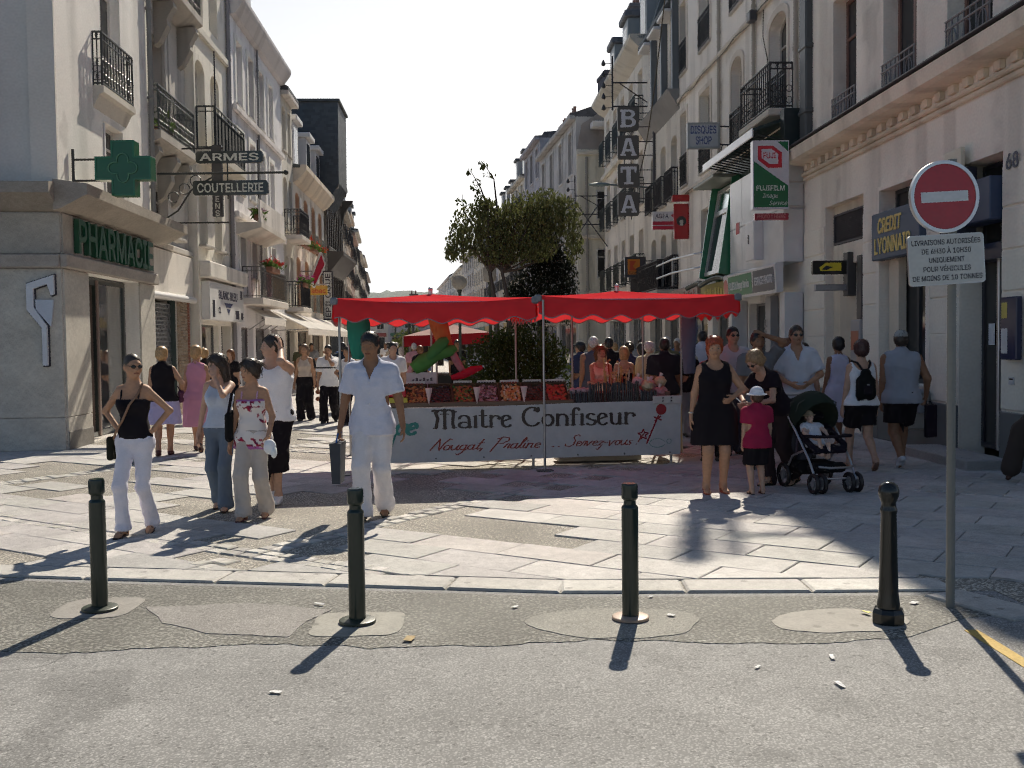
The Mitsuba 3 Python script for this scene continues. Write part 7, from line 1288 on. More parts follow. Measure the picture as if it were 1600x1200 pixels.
# the shoppers further up the street, each with clothes of its own
OUT = {'pale pink': (0.52, 0.26, 0.30), 'white': CW, 'navy': (0.02, 0.025, 0.05), 'red': (0.36, 0.03, 0.04), 'black': CB, 'grey': (0.25, 0.26, 0.28), 'blue': (0.10, 0.16, 0.32), 'beige': (0.45, 0.38, 0.30), 'olive': (0.12, 0.12, 0.06), 'lilac': (0.33, 0.28, 0.45)}
far = [('man in pale pink shirt and dark trousers with white hair near the second stall', -2.95, 31.0, 0, 1.74, 0, 'pale pink', 'black', ('crop', GREY)), ('white-haired woman in white blouse beside the man in the pale pink shirt', -3.4, 31.6, 0, 1.60, 1, 'white', 'grey', ('bob', GREY)),
       ('dark-haired man in white shirt behind the man in the pale blue shirt', -2.30, 19.8, 200, 1.74, 0, 'white', 'navy', ('crop', BLK)), ('woman in dark top near the shutter and the shop sign', -6.75, 24.6, 170, 1.62, 1, 'black', 'black', ('long', AUB)),
       ('blonde woman in dark vest outside the shop with the white sign', -6.95, 23.2, 10, 1.66, 1, 'black', 'black', ('short', BLOND)), ('man in red cap and grey shirt beyond the young man in white', -6.35, 27.5, 180, 1.72, 0, 'red', 'grey', ('crop', BRN)),
       ('woman in red top walking far up the street', -4.9, 30.5, 175, 1.62, 1, 'red', 'black', ('bob', DBRN)), ('man in blue shirt walking far up the street', -5.6, 34, 180, 1.76, 0, 'blue', 'beige', ('crop', BRN)),
       ('woman in lilac dress walking up the street', -6.0, 38, 0, 1.66, 1, 'lilac', 'lilac', ('bob', BRN)), ('man in olive shirt far up the left pavement', -7.4, 36, 182, 1.76, 0, 'olive', 'black', ('crop', DBRN)),
       ('woman in white top far up the left pavement', -7.3, 31.5, 178, 1.64, 1, 'white', 'blue', ('long', BRN)), ('man in grey shirt under the far awning', -8.0, 41, 180, 1.78, 0, 'grey', 'navy', ('crop', BLK)),
       ('woman in beige jacket far along the street', -5.2, 44, 0, 1.66, 1, 'beige', 'black', ('short', BLOND)), ('man in navy shirt far along the street', -4.5, 40, 0, 1.78, 0, 'navy', 'beige', ('crop', GREY)),
       ('woman in blue dress far along the street', -3.9, 47, 180, 1.65, 1, 'blue', 'blue', ('bob', DBRN)), ('man in white T-shirt far along the street', -6.4, 52, 180, 1.78, 0, 'white', 'black', ('crop', BRN)),
       ('woman in red dress in the far crowd', -5.0, 56, 180, 1.64, 1, 'red', 'red', ('bob', BLK)), ('man in black shirt in the far crowd', -7.2, 60, 0, 1.8, 0, 'black', 'grey', ('crop', BLK)),
       ('woman in navy top on the right pavement behind the trees', 2.7, 27, 10, 1.66, 1, 'navy', 'grey', ('bob', BLOND)), ('man in grey shirt on the right pavement behind the trees', 3.6, 28.5, 0, 1.78, 0, 'grey', 'navy', ('crop', DBRN)),
       ('woman in black dress beyond the halter-top woman', -5.4, 27.0, 190, 1.65, 1, 'black', 'black', ('bob', BLK)), ('man in navy shirt close behind the man with the chest stripe', -4.3, 26.0, 10, 1.78, 0, 'navy', 'black', ('crop', BLK)),
       ('woman in black top near the second stall', -2.6, 29.0, 15, 1.66, 1, 'black', 'navy', ('bob', AUB)), ('man in black shirt beside the second stall', -1.6, 30.0, 200, 1.80, 0, 'black', 'black', ('crop', BLK)), ('woman in grey top left of the second stall', -4.4, 33.0, 175, 1.66, 1, 'grey', 'black', ('long', DBRN)),
       ('man in black T-shirt at the back of the crowd behind the stall', 2.0, 21.0, 0, 1.80, 0, 'black', 'black', ('crop', BLK)), ('woman in navy dress at the back of the crowd behind the stall', 2.6, 20.5, 20, 1.66, 1, 'navy', 'navy', ('bob', DBRN)), ('man in olive shirt at the back of the crowd behind the stall', 3.0, 19.8, 5, 1.78, 0, 'olive', 'black', ('crop', GREY)), ('woman in blue top at the back of the crowd behind the stall', 1.75, 22.5, 185, 1.65, 1, 'blue', 'black', ('short', BLOND)), ('woman in black top right of the navy T-shirt man', 3.15, 18.2, 30, 1.64, 1, 'black', 'grey', ('long', BLK)),
       ('man in blue shirt outside the right-hand shops', 4.2, 26, 180, 1.76, 0, 'blue', 'grey', ('crop', GREY))]
for lbl, x, y, yaw, H, fem, a, b, hair in far:
    cl = [dict(kind='dress', name='dress', col=OUT[a], hem=0.5, flare=0.03, loose=0.014, neck=0.09, armhole=0.075)] if a == b and fem and a not in ('black',) else \
         [dict(kind='trousers', name='trousers', col=OUT[b], loose=0.022, flare=0.02, hem=0.05), dict(kind='tee', name='shirt', col=OUT[a], hem=0.87, loose=0.024, sleeve=0.8, cuff=0.03, neck=0.08)]
    person('person', lbl, (x, y), yaw, H, bool(fem), R_.choice([SK_TAN, SK_MID, SK_DARK]), hair, cl, pose=R_.choice(['slowl', 'slowr', 'left', 'right']), res=0.026 if y > 22 else 0.02, slim=R_.uniform(0.95, 1.12), head=(R_.uniform(-30, 30), 0))
# ---------------------------------------------------------------- sweet stall: two red canopies, a counter with a printed cloth, goods
SO, SX, SY_ = np.array([.34, 13.66, 0]), unit((1, .13, 0)), unit((-.13, 1, 0))
SM = fm(SO, SX, SY_, (0, 0, 1))
S = lambda m: xf(m, SM)
def sp(x, y, z): return SO + SX * x + SY_ * y + np.array([0, 0, z])
RED = (0.72, 0.045, 0.06)
def canopy(lb, x0, x1, zt, zb, dy, apex, ph):
    K = top('market_canopy', lb, 'canopy', 'red stall canopies')
    y0, y1 = 0.0, dy; cx_, cy_ = (x0 + x1) / 2, dy / 2
    n = 12; v, f = [], []
    rim = [(x0 + (x1 - x0) * i / n, y0) for i in range(n)] + [(x1, y0 + (y1 - y0) * i / n) for i in range(n)] + [(x1 - (x1 - x0) * i / n, y1) for i in range(n)] + [(x0, y1 - (y1 - y0) * i / n) for i in range(n)]
    m = len(rim)
    for k in range(5):
        t = k / 4
        for i, (a, b) in enumerate(rim):
            sag = -.05 * math.sin(t * math.pi) * (1 - abs(((i % n) / n) - .5) * 1.2)
            corner = .03 * (abs((i % n) / n - .5) * 2) ** 3
            wr = .018 * (float(meshkit.fbm(np.array([a * 3.1 * (1 - t) + t * 5, b * 3.1 + t * 4, x0]), 3, 6)) - .5) * math.sin(math.pi * min(1, t + .15)); v.append((a + (cx_ - a) * t, b + (cy_ - b) * t, wr + zt + corner * (1 - t) - .035 * (1 - t) * math.sin(math.pi * (i % n) / n) + (apex - zt) * t + sag))
    for k in range(4):
        for i in range(m): a, b = k * m + i, k * m + (i + 1) % m; f += [(a, b, b + m), (a, b + m, a + m)]
    part(K, 'roof_cloth', S(trimesh.Trimesh(v, f, process=False)), 'canopy', RED, True)
    for (ax, ay), (bx_, by), nm in (((x0, y0), (x1, y0), 'front'), ((x1, y1), (x0, y1), 'back'), ((x0, y1), (x0, y0), 'side'), ((x1, y0), (x1, y1), 'side')):
        v, f, e = [], [], []; L = math.hypot(bx_ - ax, by - ay); n2 = int(L / .03); o = unit((by - ay, -(bx_ - ax), 0)) * .03
        for i in range(n2 + 1):
            t = i / n2; c = .03 * (abs(t - .5) * 2) ** 3 - .035 * math.sin(math.pi * t); wav = zb + c * .6 + .030 * math.sin(2 * math.pi * t * L / .38 + ph); bulge = .012 * math.sin(t * L * 9 + ph)
            v += [(ax + (bx_ - ax) * t, ay + (by - ay) * t, zt + c), (ax + (bx_ - ax) * t + o[0] + bulge * o[0] * 20, ay + (by - ay) * t + o[1] + bulge * o[1] * 20, (zt + wav) / 2), (ax + (bx_ - ax) * t + o[0] * 1.2, ay + (by - ay) * t + o[1] * 1.2, wav)]; e.append(v[-1])
            if i: q = 3 * i; f += [(q - 3, q, q + 1), (q - 3, q + 1, q - 2), (q - 2, q + 1, q + 2), (q - 2, q + 2, q - 1)]
        part(K, 'valance', S(trimesh.Trimesh(v, f, process=False)), 'canopy', RED, True); part(K, 'valance_trim', S(tube(e, .007, 4)), 'cloth', (.30, .22, .24))
    for a, b in ((x0, y0), (x1, y0), (x0, y1), (x1, y1)): part(K, 'corner_patch', S(cat(cbx(a - .05, a + .05, b - .035, b + .035, zt - .06, zt + .04, .02))), 'paint', (.17, .18, .20)); 
    for a, b in ((x0 + .06, y0 + .06), (x1 - .06, y0 + .06), (x0 + .06, y1 - .06), (x1 - .06, y1 - .06)): part(K, 'roof_bar', S(cyl((a, b, zt - .02), (cx_, cy_, apex - .03), .014, 6)), 'metal', (.5, .5, .5))
    part(K, 'rim_frame', S(cat(*[cyl((a, b, zt - .03), (c, d, zt - .03), .013, 6) for a, b, c, d in ((x0 + .03, .03, x1 - .03, .03), (x0 + .03, y1 - .03, x1 - .03, y1 - .03), (x0 + .03, .03, x0 + .03, y1 - .03), (x1 - .03, .03, x1 - .03, y1 - .03))])), 'metal', (.5, .5, .5))
    part(K, 'finial', S(cat(cyl((cx_, cy_, apex - .1), (cx_, cy_, apex + .05), .03, 8), ball((cx_, cy_, apex + .07), .035, 1))), 'metal', (.6, .6, .6))
    return K
KA = canopy('left red market canopy with scalloped valance over the sweet stall', -2.66, -.02, 2.29, 2.03, 2.6, 2.43, .4)
KB = canopy('right red market canopy with scalloped valance over the sweet stall', .02, 2.78, 2.31, 2.06, 2.6, 2.46, 1.9)
def pole(K, x, y, h, r=.017): k = part(K, 'pole', S(cyl((x, y, .012), (x, y, h), r, 8)), 'metal', (.36, .36, .36), 40); part(k, 'foot_plate', S(cbx(x - .11, x + .11, y - .09, y + .09, .001, .012, .003)), 'paint', (.10, .10, .10))
for x, y in ((.08, -.05), (-1.2, 2.5), (-1.28, 2.42), (-2.6, .1), (-2.55, 2.5)): pole(KA, x, y, 2.28)
for x, y in ((.95, 2.5), (2.1, 2.5), (2.72, 2.45), (-.55 + .6, 2.5)): pole(KB, x, y, 2.30)
part(KB, 'folded_side_panel', S(tube([(2.70, 2.0, 2.2), (2.72, 2.0, 1.9), (2.70, 2.0, 1.6), (2.72, 2.0, 1.2)], [.10, .13, .11, .09], 10)), 'cloth', (.10, .15, .24), True)
# counter and cloth
KC = top('stall_counter', 'long stall counter hung with a white cloth printed with sweet-maker lettering', 'stall')
CX0, CX1, CY0 = -2.15, 2.06, .30
part(KC, 'table_top', S(cbx(CX0, CX1, CY0 + .02, CY0 + 1.1, .80, .845, .008)), 'paint', (.30, .22, .15))
for x in (CX0 + .1, 0, CX1 - .1):
    for y in (CY0 + .15, CY0 + 1.0): part(KC, 'leg', S(cyl((x, y, .0), (x, y, .8), .02, 8)), 'metal', (.4, .4, .4), 40)
def clothy(x, z): return CY0 + .010 * math.sin(x * 3.1 + 1) * (1 - (z - .12) / .75) + .009 * math.sin(x * 9.3 + z * 5) + .006 * math.sin(x * 4.1 - z * 11) * (1 - (z - .12) / .75) + .012 * (1 - z / .86)
v, f = [], []; nx, nz = 90, 10
for i in range(nx + 1):
    for j in range(nz + 1): x = CX0 + (CX1 - CX0) * i / nx; z = .125 + .012 * math.sin(x * 1.3) + (.862 + .012 * (x - CX0) / 4 - .125) * j / nz; v.append((x, clothy(x, z), z))
for i in range(nx):
    for j in range(nz): a = i * (nz + 1) + j; f += [(a, a + nz + 1, a + nz + 2), (a, a + nz + 2, a + 1)]
part(KC, 'printed_cloth', S(trimesh.Trimesh(v, f, process=False)), 'cloth', (0.50, .49, .475), True, label='white cloth printed with brown, red and green lettering')
v, f = [], []
for i in range(13):
    for j in range(9): y = CY0 + 1.15 * i / 12; z = .15 + (.87 - .15) * j / 8; v.append((CX1 + .004 + .05 * (1 - z) * (.6 + .4 * math.sin(i * .9)), y, z))
for i in range(12):
    for j in range(8): a = i * 9 + j; f += [(a, a + 9, a + 10), (a, a + 10, a + 1)]
part(KC, 'side_cloth', S(trimesh.Trimesh(v, f, process=False)), 'canopy', (.60, .50, .33), True)
part(KC, 'eyelet', S(cat(*[cyl((x, clothy(x, .15) - .003, .165), (x, clothy(x, .15) - .012, .165), .012, 8) for x in np.arange(-2.0, 2.05, .65)])), 'metal', (.15, .15, .15))
part(KC, 'stacked_crate', S(cbx(.4, 1.6, .7, 1.1, .02, .14, .01)), 'paint', (.30, .27, .22))
# lettering on the cloth: pen strokes of changing width
def strokes(ls, w, dx=0.0, s=1.0, wmin=None):
    gs = []
    for pts in ls:
        p = np.array(pts, float) * s + [dx, 0]
        for a, b in zip(p[:-1], p[1:]):
            d = unit(np.r_[b - a, 0])[:2]; ww = w * (wmin + (1 - wmin) * abs(d[1]) ** .8) if wmin else w
            gs.append(LineString([a, b]).buffer(ww / 2, quad_segs=3))
    return unary_union(gs)
GL = {'M': ([[(0, .93)] + arc(.07, .90, .07, 150, -60, 6) + [(.20, .55), (.13, .03)], [(.14, .03), (.04, .02)], arc(.30, .62, .20, 150, 60, 8, .36), [(.46, .0), (.46, 1.0)], [(.39, .02), (.53, .02)], arc(.62, .62, .20, 120, 30, 8, .36) + [(.76, .3), (.80, .03)], [(.74, .03), (.90, .03)], [(.30, .76), (.62, .76)], arc(.86, .93, .07, 180, 300, 6)], .98),
      'a': ([arc(.22, .46, .19, 165, 20, 8, .2) + [(.42, .3), (.42, .03)], [(.40, .03), (.50, .05)], arc(.22, .16, .19, 60, 330, 12, .15)], .54), 'i': ([[(.12, .60), (.12, .03)], [(.04, .03), (.20, .03)], [(.04, .60), (.13, .60)]], .25),
      't': ([[(.14, .92), (.14, .2)] + arc(.24, .14, .10, 180, 320, 8, .12), [(.0, .64), (.30, .64)]], .36), 'r': ([[(.10, .62), (.10, .03)], [(.02, .03), (.19, .03)], arc(.28, .40, .18, 160, 50, 7, .22), arc(.38, .50, .05, 90, -120, 6)], .47),
      'e': ([[(.05, .30), (.36, .44)] + arc(.22, .42, .16, 10, 180, 9, .2) + arc(.24, .25, .18, 170, 320, 10, .24)], .48), 'C': ([arc(.40, .52, .34, 48, 318, 20, .50), arc(.58, .86, .07, 180, -90, 8), [(.62, .80), (.64, .98)]], .78), 'o': ([arc(.24, .32, .20, 0, 360, 18, .30)], .52),
      'n': ([[(.10, .62), (.10, .03)], [(.02, .03), (.19, .03)], arc(.29, .38, .19, 165, 10, 8, .24) + [(.47, .03)], [(.40, .03), (.56, .03)]], .60), 'f': ([[(.12, .03), (.12, .7)] + arc(.24, .76, .12, 170, 30, 8, .18), [(.0, .60), (.28, .60)], [(.04, .03), (.20, .03)]], .34),
      's': ([arc(.22, .46, .15, 40, 200, 8, .16) + [(.18, .33), (.26, .28)] + arc(.22, .17, .17, 30, -150, 8, .16)], .45), 'u': ([[(.02, .60), (.10, .60), (.10, .24)] + arc(.26, .20, .16, 180, 350, 9, .18) + [(.43, .5)], [(.36, .60), (.44, .60), (.44, .03), (.54, .03)]], .58), ' ': ([], .34)}
def phrase(txt, h, width, w, wmin):
    x, gs = 0, []
    for ch in txt:
        ls, adv = GL[ch]
        if ls: gs.append(strokes(ls, w, x, 1.0, wmin))
        x += adv
    g = unary_union(gs); from shapely import affinity
    return affinity.scale(g, width / x, h, origin=(0, 0))
def onto(g, x, z, col, name='lettering'):
    m = ext(g.simplify(.001), .003)
    m = m.subdivide_to_size(.16) if False else m
    q = np.asarray(m.vertices); X, Z, D_ = q[:, 0] + x, q[:, 1] + z, q[:, 2]
    m.vertices = np.stack([X, np.array([clothy(a, b) for a, b in zip(X, Z)]) - .004 - D_, Z], 1)
    if m.volume < 0: m.invert()
    part(KC, name, S(m), 'paint', col)
onto(phrase('Maitre Confiseur', .255, 2.80, .125, .42), -1.39, .57, (.030, .018, .016))
def script(txt, h, w):
    m = meshkit.text_mesh(txt, h, .003, False); b = m.bounds; m.apply_translation((-b[0][0], 0, 0)); m.vertices[:, 0] *= w / (b[1][0] - b[0][0]); m.vertices[:, 0] += .55 * m.vertices[:, 1]; m.vertices[:, 1] += .012 * np.sin(m.vertices[:, 0] * 9); return m
def ontom(m, x, z, col):
    q = np.asarray(m.vertices); X, Z, D_ = q[:, 0] + x, q[:, 1] + z, q[:, 2]; m.vertices = np.stack([X, np.array([clothy(a, b) for a, b in zip(X, Z)]) - .004 - D_, Z], 1); part(KC, 'lettering', S(m), 'paint', col)
CUR = {'N': ([[(0, .0), (.12, .55), (.22, .95), (.16, 1.0)], [(.22, .95), (.40, .2), (.46, .0)], [(.46, .0), (.56, .6), (.72, .98), (.84, .92)]], .62), 'o': ([arc(.18, .22, .15, 60, 420, 12, .20), [(.26, .40), (.42, .34)]], .38), 'u': ([[(.02, .42), (.06, .1), (.16, .0), (.30, .12), (.36, .42)], [(.36, .42), (.34, .08), (.42, .0), (.50, .08)]], .46), 'g': ([arc(.18, .22, .15, 40, 380, 12, .20), [(.33, .42), (.28, -.2), (.12, -.45), (.0, -.36)], [(.28, -.1), (.46, .1)]], .42), 'a': ([arc(.18, .22, .15, 40, 380, 12, .20), [(.33, .42), (.30, .08), (.38, .0), (.48, .1)]], .44), 't': ([[(.22, .85), (.10, .1), (.18, .0), (.32, .1)], [(.02, .55), (.36, .58)]], .32), ',': ([[(.08, .06), (.0, -.16)]], .3),
       'P': ([[(.22, .98), (.0, -.25)], [(.0, .86), (.3, 1.04), (.62, .96), (.68, .72), (.44, .48), (.2, .46)]], .62), 'r': ([[(.0, .1), (.10, .44), (.24, .40), (.20, .06), (.32, .06)]], .30), 'l': ([[(.0, .08), (.26, .8), (.20, .95), (.12, .7), (.10, .1), (.22, .02)]], .24), 'i': ([[(.06, .42), (.04, .08), (.12, .0), (.22, .1)], [(.12, .62), (.13, .64)]], .22), 'n': ([[(.02, .42), (.02, .0)], [(.02, .25), (.14, .42), (.26, .40), (.26, .06), (.38, .06)]], .40), 'e': ([[(.02, .16), (.28, .28)] + arc(.17, .28, .12, 0, 180, 7, .14) + arc(.20, .18, .16, 170, 320, 7, .18)], .36),
       '.': ([[(.06, .03), (.08, .04)]], .2), 'S': ([[(.70, .86), (.56, 1.0), (.36, .92), (.34, .72), (.52, .50), (.50, .16), (.26, -.04), (.0, .06), (-.04, .2)]], .66), 'v': ([[(.0, .40), (.10, .0), (.30, .40), (.40, .38)]], .40), 'z': ([[(.02, .40), (.30, .40), (.04, .04), (.28, .06), (.16, -.36), (.02, -.28)]], .36), '-': ([[(.0, .24), (.26, .24)]], .32), 's': ([[(.30, .38), (.10, .36), (.12, .22), (.26, .14), (.18, .0), (.0, .04)]], .32), '!': ([[(.18, .95), (.06, .25)], [(.02, .02), (.03, .04)]], .2), ' ': ([], .30)}
def cursive(txt, h, width, w):
    x, gs = 0, []
    for ch in txt:
        ls, adv = CUR[ch]
        if ls: gs.append(strokes([[(a + .35 * b, b) for a, b in l] for l in ls], w, x, 1.0, .5))
        x += adv
    from shapely import affinity
    return affinity.scale(unary_union(gs), width / x, h, origin=(0, 0))
onto(cursive('Nougat, Praline', .155, 1.50, .085), -1.43, .275, (.30, .045, .035)); onto(cursive('..', .155, .16, .1), .22, .28, (.30, .045, .035)); onto(cursive('Servez-vous !', .155, 1.04, .085), .42, .285, (.30, .045, .035))
onto(cursive('oe', .34, .30, .15), -1.92, .50, (.03, .20, .17)); onto(strokes([[(.0, .34), (-.05, .2), (-.10, .05)]], .022), -1.84, .30, (.03, .20, .17))
onto(Point(0, 0).buffer(.075), 1.78, .765, (.30, .015, .025), 'lollipop_print'); onto(strokes([[(.0, .0), (-.17, -.38)], [(-.06, -.02), (.04, -.06)], [(-.05, -.07), (.03, -.01)]], .022), 1.74, .68, (.26, .02, .03), 'lollipop_print')
st = [(math.cos(math.radians(90 + 36 * i)) * (.07 if i % 2 == 0 else .03), math.sin(math.radians(90 + 36 * i)) * (.07 if i % 2 == 0 else .03)) for i in range(10)]
onto(Polygon(st).buffer(.012).difference(Polygon(st).buffer(-.006)), 1.52, .42, (.26, .02, .03), 'star_print'); onto(strokes([arc(0, 0, .11, 20, 340, 18, .06), arc(.17, .02, .035, 0, 360, 10)], .008), 1.72, .30, (.16, .32, .28), 'sweet_print')
# goods on the counter
for i, x in enumerate((-1.60, -1.27, -.95, -.62, -.30, .02, .34)):
    names = ['orange and brown mixed sweets', 'dark liquorice sweets', 'red and green jelly sweets', 'pale pink and brown sweets', 'yellow and orange sugared sweets', 'dark chocolate sweets', 'bright red jelly sweets']
    pal = [[(.35, .12, .04), (.12, .05, .03), (.4, .2, .06)], [(.015, .013, .012), (.04, .03, .03)], [(.30, .05, .03), (.05, .14, .03), (.3, .12, .03)], [(.40, .25, .24), (.14, .07, .06), (.25, .14, .18)], [(.5, .30, .10), (.45, .16, .05), (.5, .42, .30)], [(.03, .018, .012), (.06, .03, .02)], [(.42, .03, .02), (.45, .07, .03)]][i]
    K = top('sweet_tray', 'tilted tray of ' + names[i] + ' on the stall counter', 'tray', 'trays of sweets along the counter'); w = .150
    TM = SM @ np.array([[1, 0, 0, x], [0, .80, -.60, CY0 + .06], [0, .60, .80, .875], [0, 0, 0, 1]])
    part(K, 'tray', xf(cat(cbx(-w, w, 0, .40, -.012, 0, .004), cbx(-w, w, -.01, 0, -.012, .05, .004), cbx(-w, w, .40, .41, -.012, .06, .004), cbx(-w - .008, -w, -.01, .41, -.012, .05, .003), cbx(w, w + .008, -.01, .41, -.012, .05, .003)), TM), 'paint', (.10, .055, .035))
    r = np.random.RandomState(i); groups = [[] for _ in pal]
    for k in range(150): c = (r.uniform(-w + .02, w - .02), r.uniform(.015, .385), .018 + .018 * r.rand()); groups[r.randint(len(pal))].append(ball(c, .017 + .006 * r.rand(), 0, (1, .8 + .5 * r.rand(), .8)))
    for g_, c in zip(groups, pal): part(K, 'sweets', xf(cat(g_), TM), 'gloss', c, kind='stuff')
    if i != 1: part(K, 'price_card', xf(cbx(-.13, .13, .405, .41, .0, .10, .002), TM), 'cloth', (.62, .60, .58)); part(K, 'card_writing', xf(cat(*[cbx(-.11 + .038 * q, -.085 + .038 * q, .400, .404, .035, .07, .001) for q in range(6)]), TM), 'paint', (.06, .04, .04) if i not in (0, 4) else (.3, .05, .04))
part(KC, 'front_rail', S(cbx(CX0, .55, CY0 + .01, CY0 + .06, .862, .925, .006)), 'paint', (.12, .065, .042))
for i, x in enumerate((-1.435, -.785, -.14)): one('paper_cone', S(lathe([(.004, 0), (.05, .22)], 12, (x, CY0 - .005, .90))), 'cloth', (.62, .47, .44), ['pale paper cone hanging at the left end of the trays', 'pale paper cone hanging between the middle trays', 'pale paper cone hanging at the right of the trays'][i], 'paper cone', 'paper cones on the counter edge', smooth=40)
K = top('sweet_box', 'yellow box with a red lid at the left end of the counter', 'box'); part(K, 'box', S(cbx(-2.08, -1.72, CY0 + .05, CY0 + .4, .865, .99, .008)), 'paint', (.52, .46, .05)); part(K, 'lid', S(cbx(-2.09, -1.74, CY0 + .12, CY0 + .42, 1.0, 1.10, .01)), 'paint', (.45, .02, .03))
K = top('grey_card', 'pale grey handwritten card standing behind the sweet trays', 'card'); part(K, 'card', S(cbx(-1.72, -1.30, CY0 + .46, CY0 + .47, 1.10, 1.32, .003)), 'cloth', (.50, .47, .46)); part(K, 'writing', S(cat(*[cbx(-1.64 + .05 * q, -1.61 + .05 * q, CY0 + .455, CY0 + .459, 1.20, 1.225 + .02 * (q % 2), .001) for q in range(6)])), 'paint', (.07, .06, .07)); part(K, 'stay', S(cyl((-1.5, CY0 + .48, .84), (-1.35, CY0 + .48, 1.2), .008, 6)), 'paint', (.1, .1, .1))
rk = np.random.RandomState(8)
for i in range(47):
    x = .53 + .026 * i + .004 * rk.randn(); tall = 9 < i < 38; z1 = .87 + (.26 if tall else .15) + .012 * rk.randn()
    k = top('nougat_stick', 'dark wrapped stick in the upright row at the right of the counter', 'sweet stick', 'row of dark wrapped sticks'); put(k, S(cat(cyl((x, CY0 + .04 + (.08 if tall else 0), .868), (x + .004 * rk.randn(), CY0 + .07 + (.08 if tall else 0), z1), .0125, 7), ball((x, CY0 + .07 + (.08 if tall else 0), z1), .012, 0))), 'gloss', [(.035, .025, .022), (.05, .03, .026), (.028, .022, .022)][i % 3])
for i in range(22):
    x, y, z = 1.08 + .038 * (i % 12) + .01 * rk.randn(), CY0 + .42 + .18 * (i // 12) + .03 * rk.randn(), 1.10 + .05 * rk.randn(); L = .12 + .10 * rk.rand() + (.12 if i % 5 == 0 else 0)
    K = top('barley_sugar', 'amber sugar stick in the glowing bunch behind the dark sticks', 'sweet stick', 'bunch of amber and red sugar sticks'); part(K, 'stick', S(tube([(x, y, z - .12), (x + .03 * rk.randn(), y, z + L)], .010, 6)), 'canopy', [(.70, .50, .22), (.75, .68, .55), (.6, .36, .12), (.55, .10, .06)][i % 4]); part(K, 'tip', S(ball((x, y, z + L), .018, 1)), 'canopy', (.7, .5, .25))
part(KC, 'display_step', S(cbx(.5, 2.0, CY0 + .30, CY0 + .8, .846, 1.0, .01)), 'paint', (.2, .12, .08))
for i in range(9):
    c = (1.48 + .055 * i, CY0 + .22 + .12 * (i % 3), .99 + .10 * (i % 2) + .05 * (i % 3 == 1)); m = ball((0, 0, 0), 1, 3, (.085, .08, .075)); q = np.asarray(m.vertices); m.vertices = q * (1 + .35 * (meshkit.fbm(q * 30, 2, i)[:, None] - .5)) + c
    K = top('sweet_bag', 'clear pink bag of sweets heaped at the right end of the counter', 'bag', 'bags of pink sweets'); part(K, 'wrapper', S(m), 'gloss', [(.50, .33, .33), (.55, .40, .38), (.45, .22, .22), (.5, .42, .25)][i % 4], True); part(K, 'tie', S(tube([(c[0], c[1], c[2] + .06), (c[0] + .02, c[1], c[2] + .12)], [.012, .03], 6)), 'gloss', (.6, .5, .5))
for i in range(4):
    c = (.58 + .08 * i, CY0 + .24, 1.03); m = ball((0, 0, 0), 1, 2, (.06, .05, .05)); m.vertices = np.asarray(m.vertices) * (1 + .4 * (meshkit.fbm(np.asarray(m.vertices) * 30, 2, 30 + i)[:, None] - .5)) + c
    one('small_sweet_bag', S(m), 'gloss', (.42, .30, .30), 'small pale bag of sweets left of the dark stick row', 'bag', 'small bags of pale sweets', smooth=True)
part(KC, 'corner_plate', S(cbx(1.66, 2.07, CY0 - .02, CY0 + .01, .845, .955, .006)), 'paint', (.52, .49, .45)); part(KC, 'bolt', S(cat(*[cyl((x, CY0 - .021, z), (x, CY0 - .028, z), .012, 8) for x in (1.80, 1.92) for z in (.885, .925)])), 'paint', (.05, .05, .05))
# inflatables hanging under the left canopy
def infl(lb, pts, r, col): one('inflatable_toy', S(tube(pts, r, 14)), 'canopy', col, lb, 'inflatable toy', smooth=True)
infl('teal inflatable hanging at the left edge of the stall', [(-2.38, .5, 2.22), (-2.36, .5, 2.0), (-2.35, .5, 1.75), (-2.38, .5, 1.52)], [.10, .16, .15, .07], (.05, .30, .22))
infl('long orange inflatable hanging under the left canopy', [(-1.33, .9, 2.15), (-1.24, .9, 1.95), (-1.18, .9, 1.75), (-1.10, .9, 1.62)], [.10, .13, .11, .06], (.60, .24, .10))
infl('green curved inflatable crossing the orange one', [(-1.62, .8, 1.36), (-1.48, .8, 1.46), (-1.30, .8, 1.56), (-1.10, .8, 1.62), (-1.02, .8, 1.66)], [.09, .12, .09, .08, .04], (.12, .36, .10))
infl('second green inflatable arm reaching up to the orange one', [(-1.42, .75, 1.50), (-1.30, .75, 1.64), (-1.20, .75, 1.74), (-1.14, .75, 1.78)], [.06, .085, .08, .04], (.10, .33, .11))
infl('pink inflatable leg hanging below the green ones', [(-1.08, .85, 1.62), (-1.02, .85, 1.48), (-.95, .85, 1.36), (-.90, .85, 1.28)], [.05, .055, .05, .03], (.55, .26, .30))
infl('bright red inflatable lying over the trays', [(-1.10, .75, 1.24), (-.95, .75, 1.27), (-.80, .75, 1.34), (-.66, .75, 1.38)], [.03, .055, .06, .025], (.60, .03, .06))
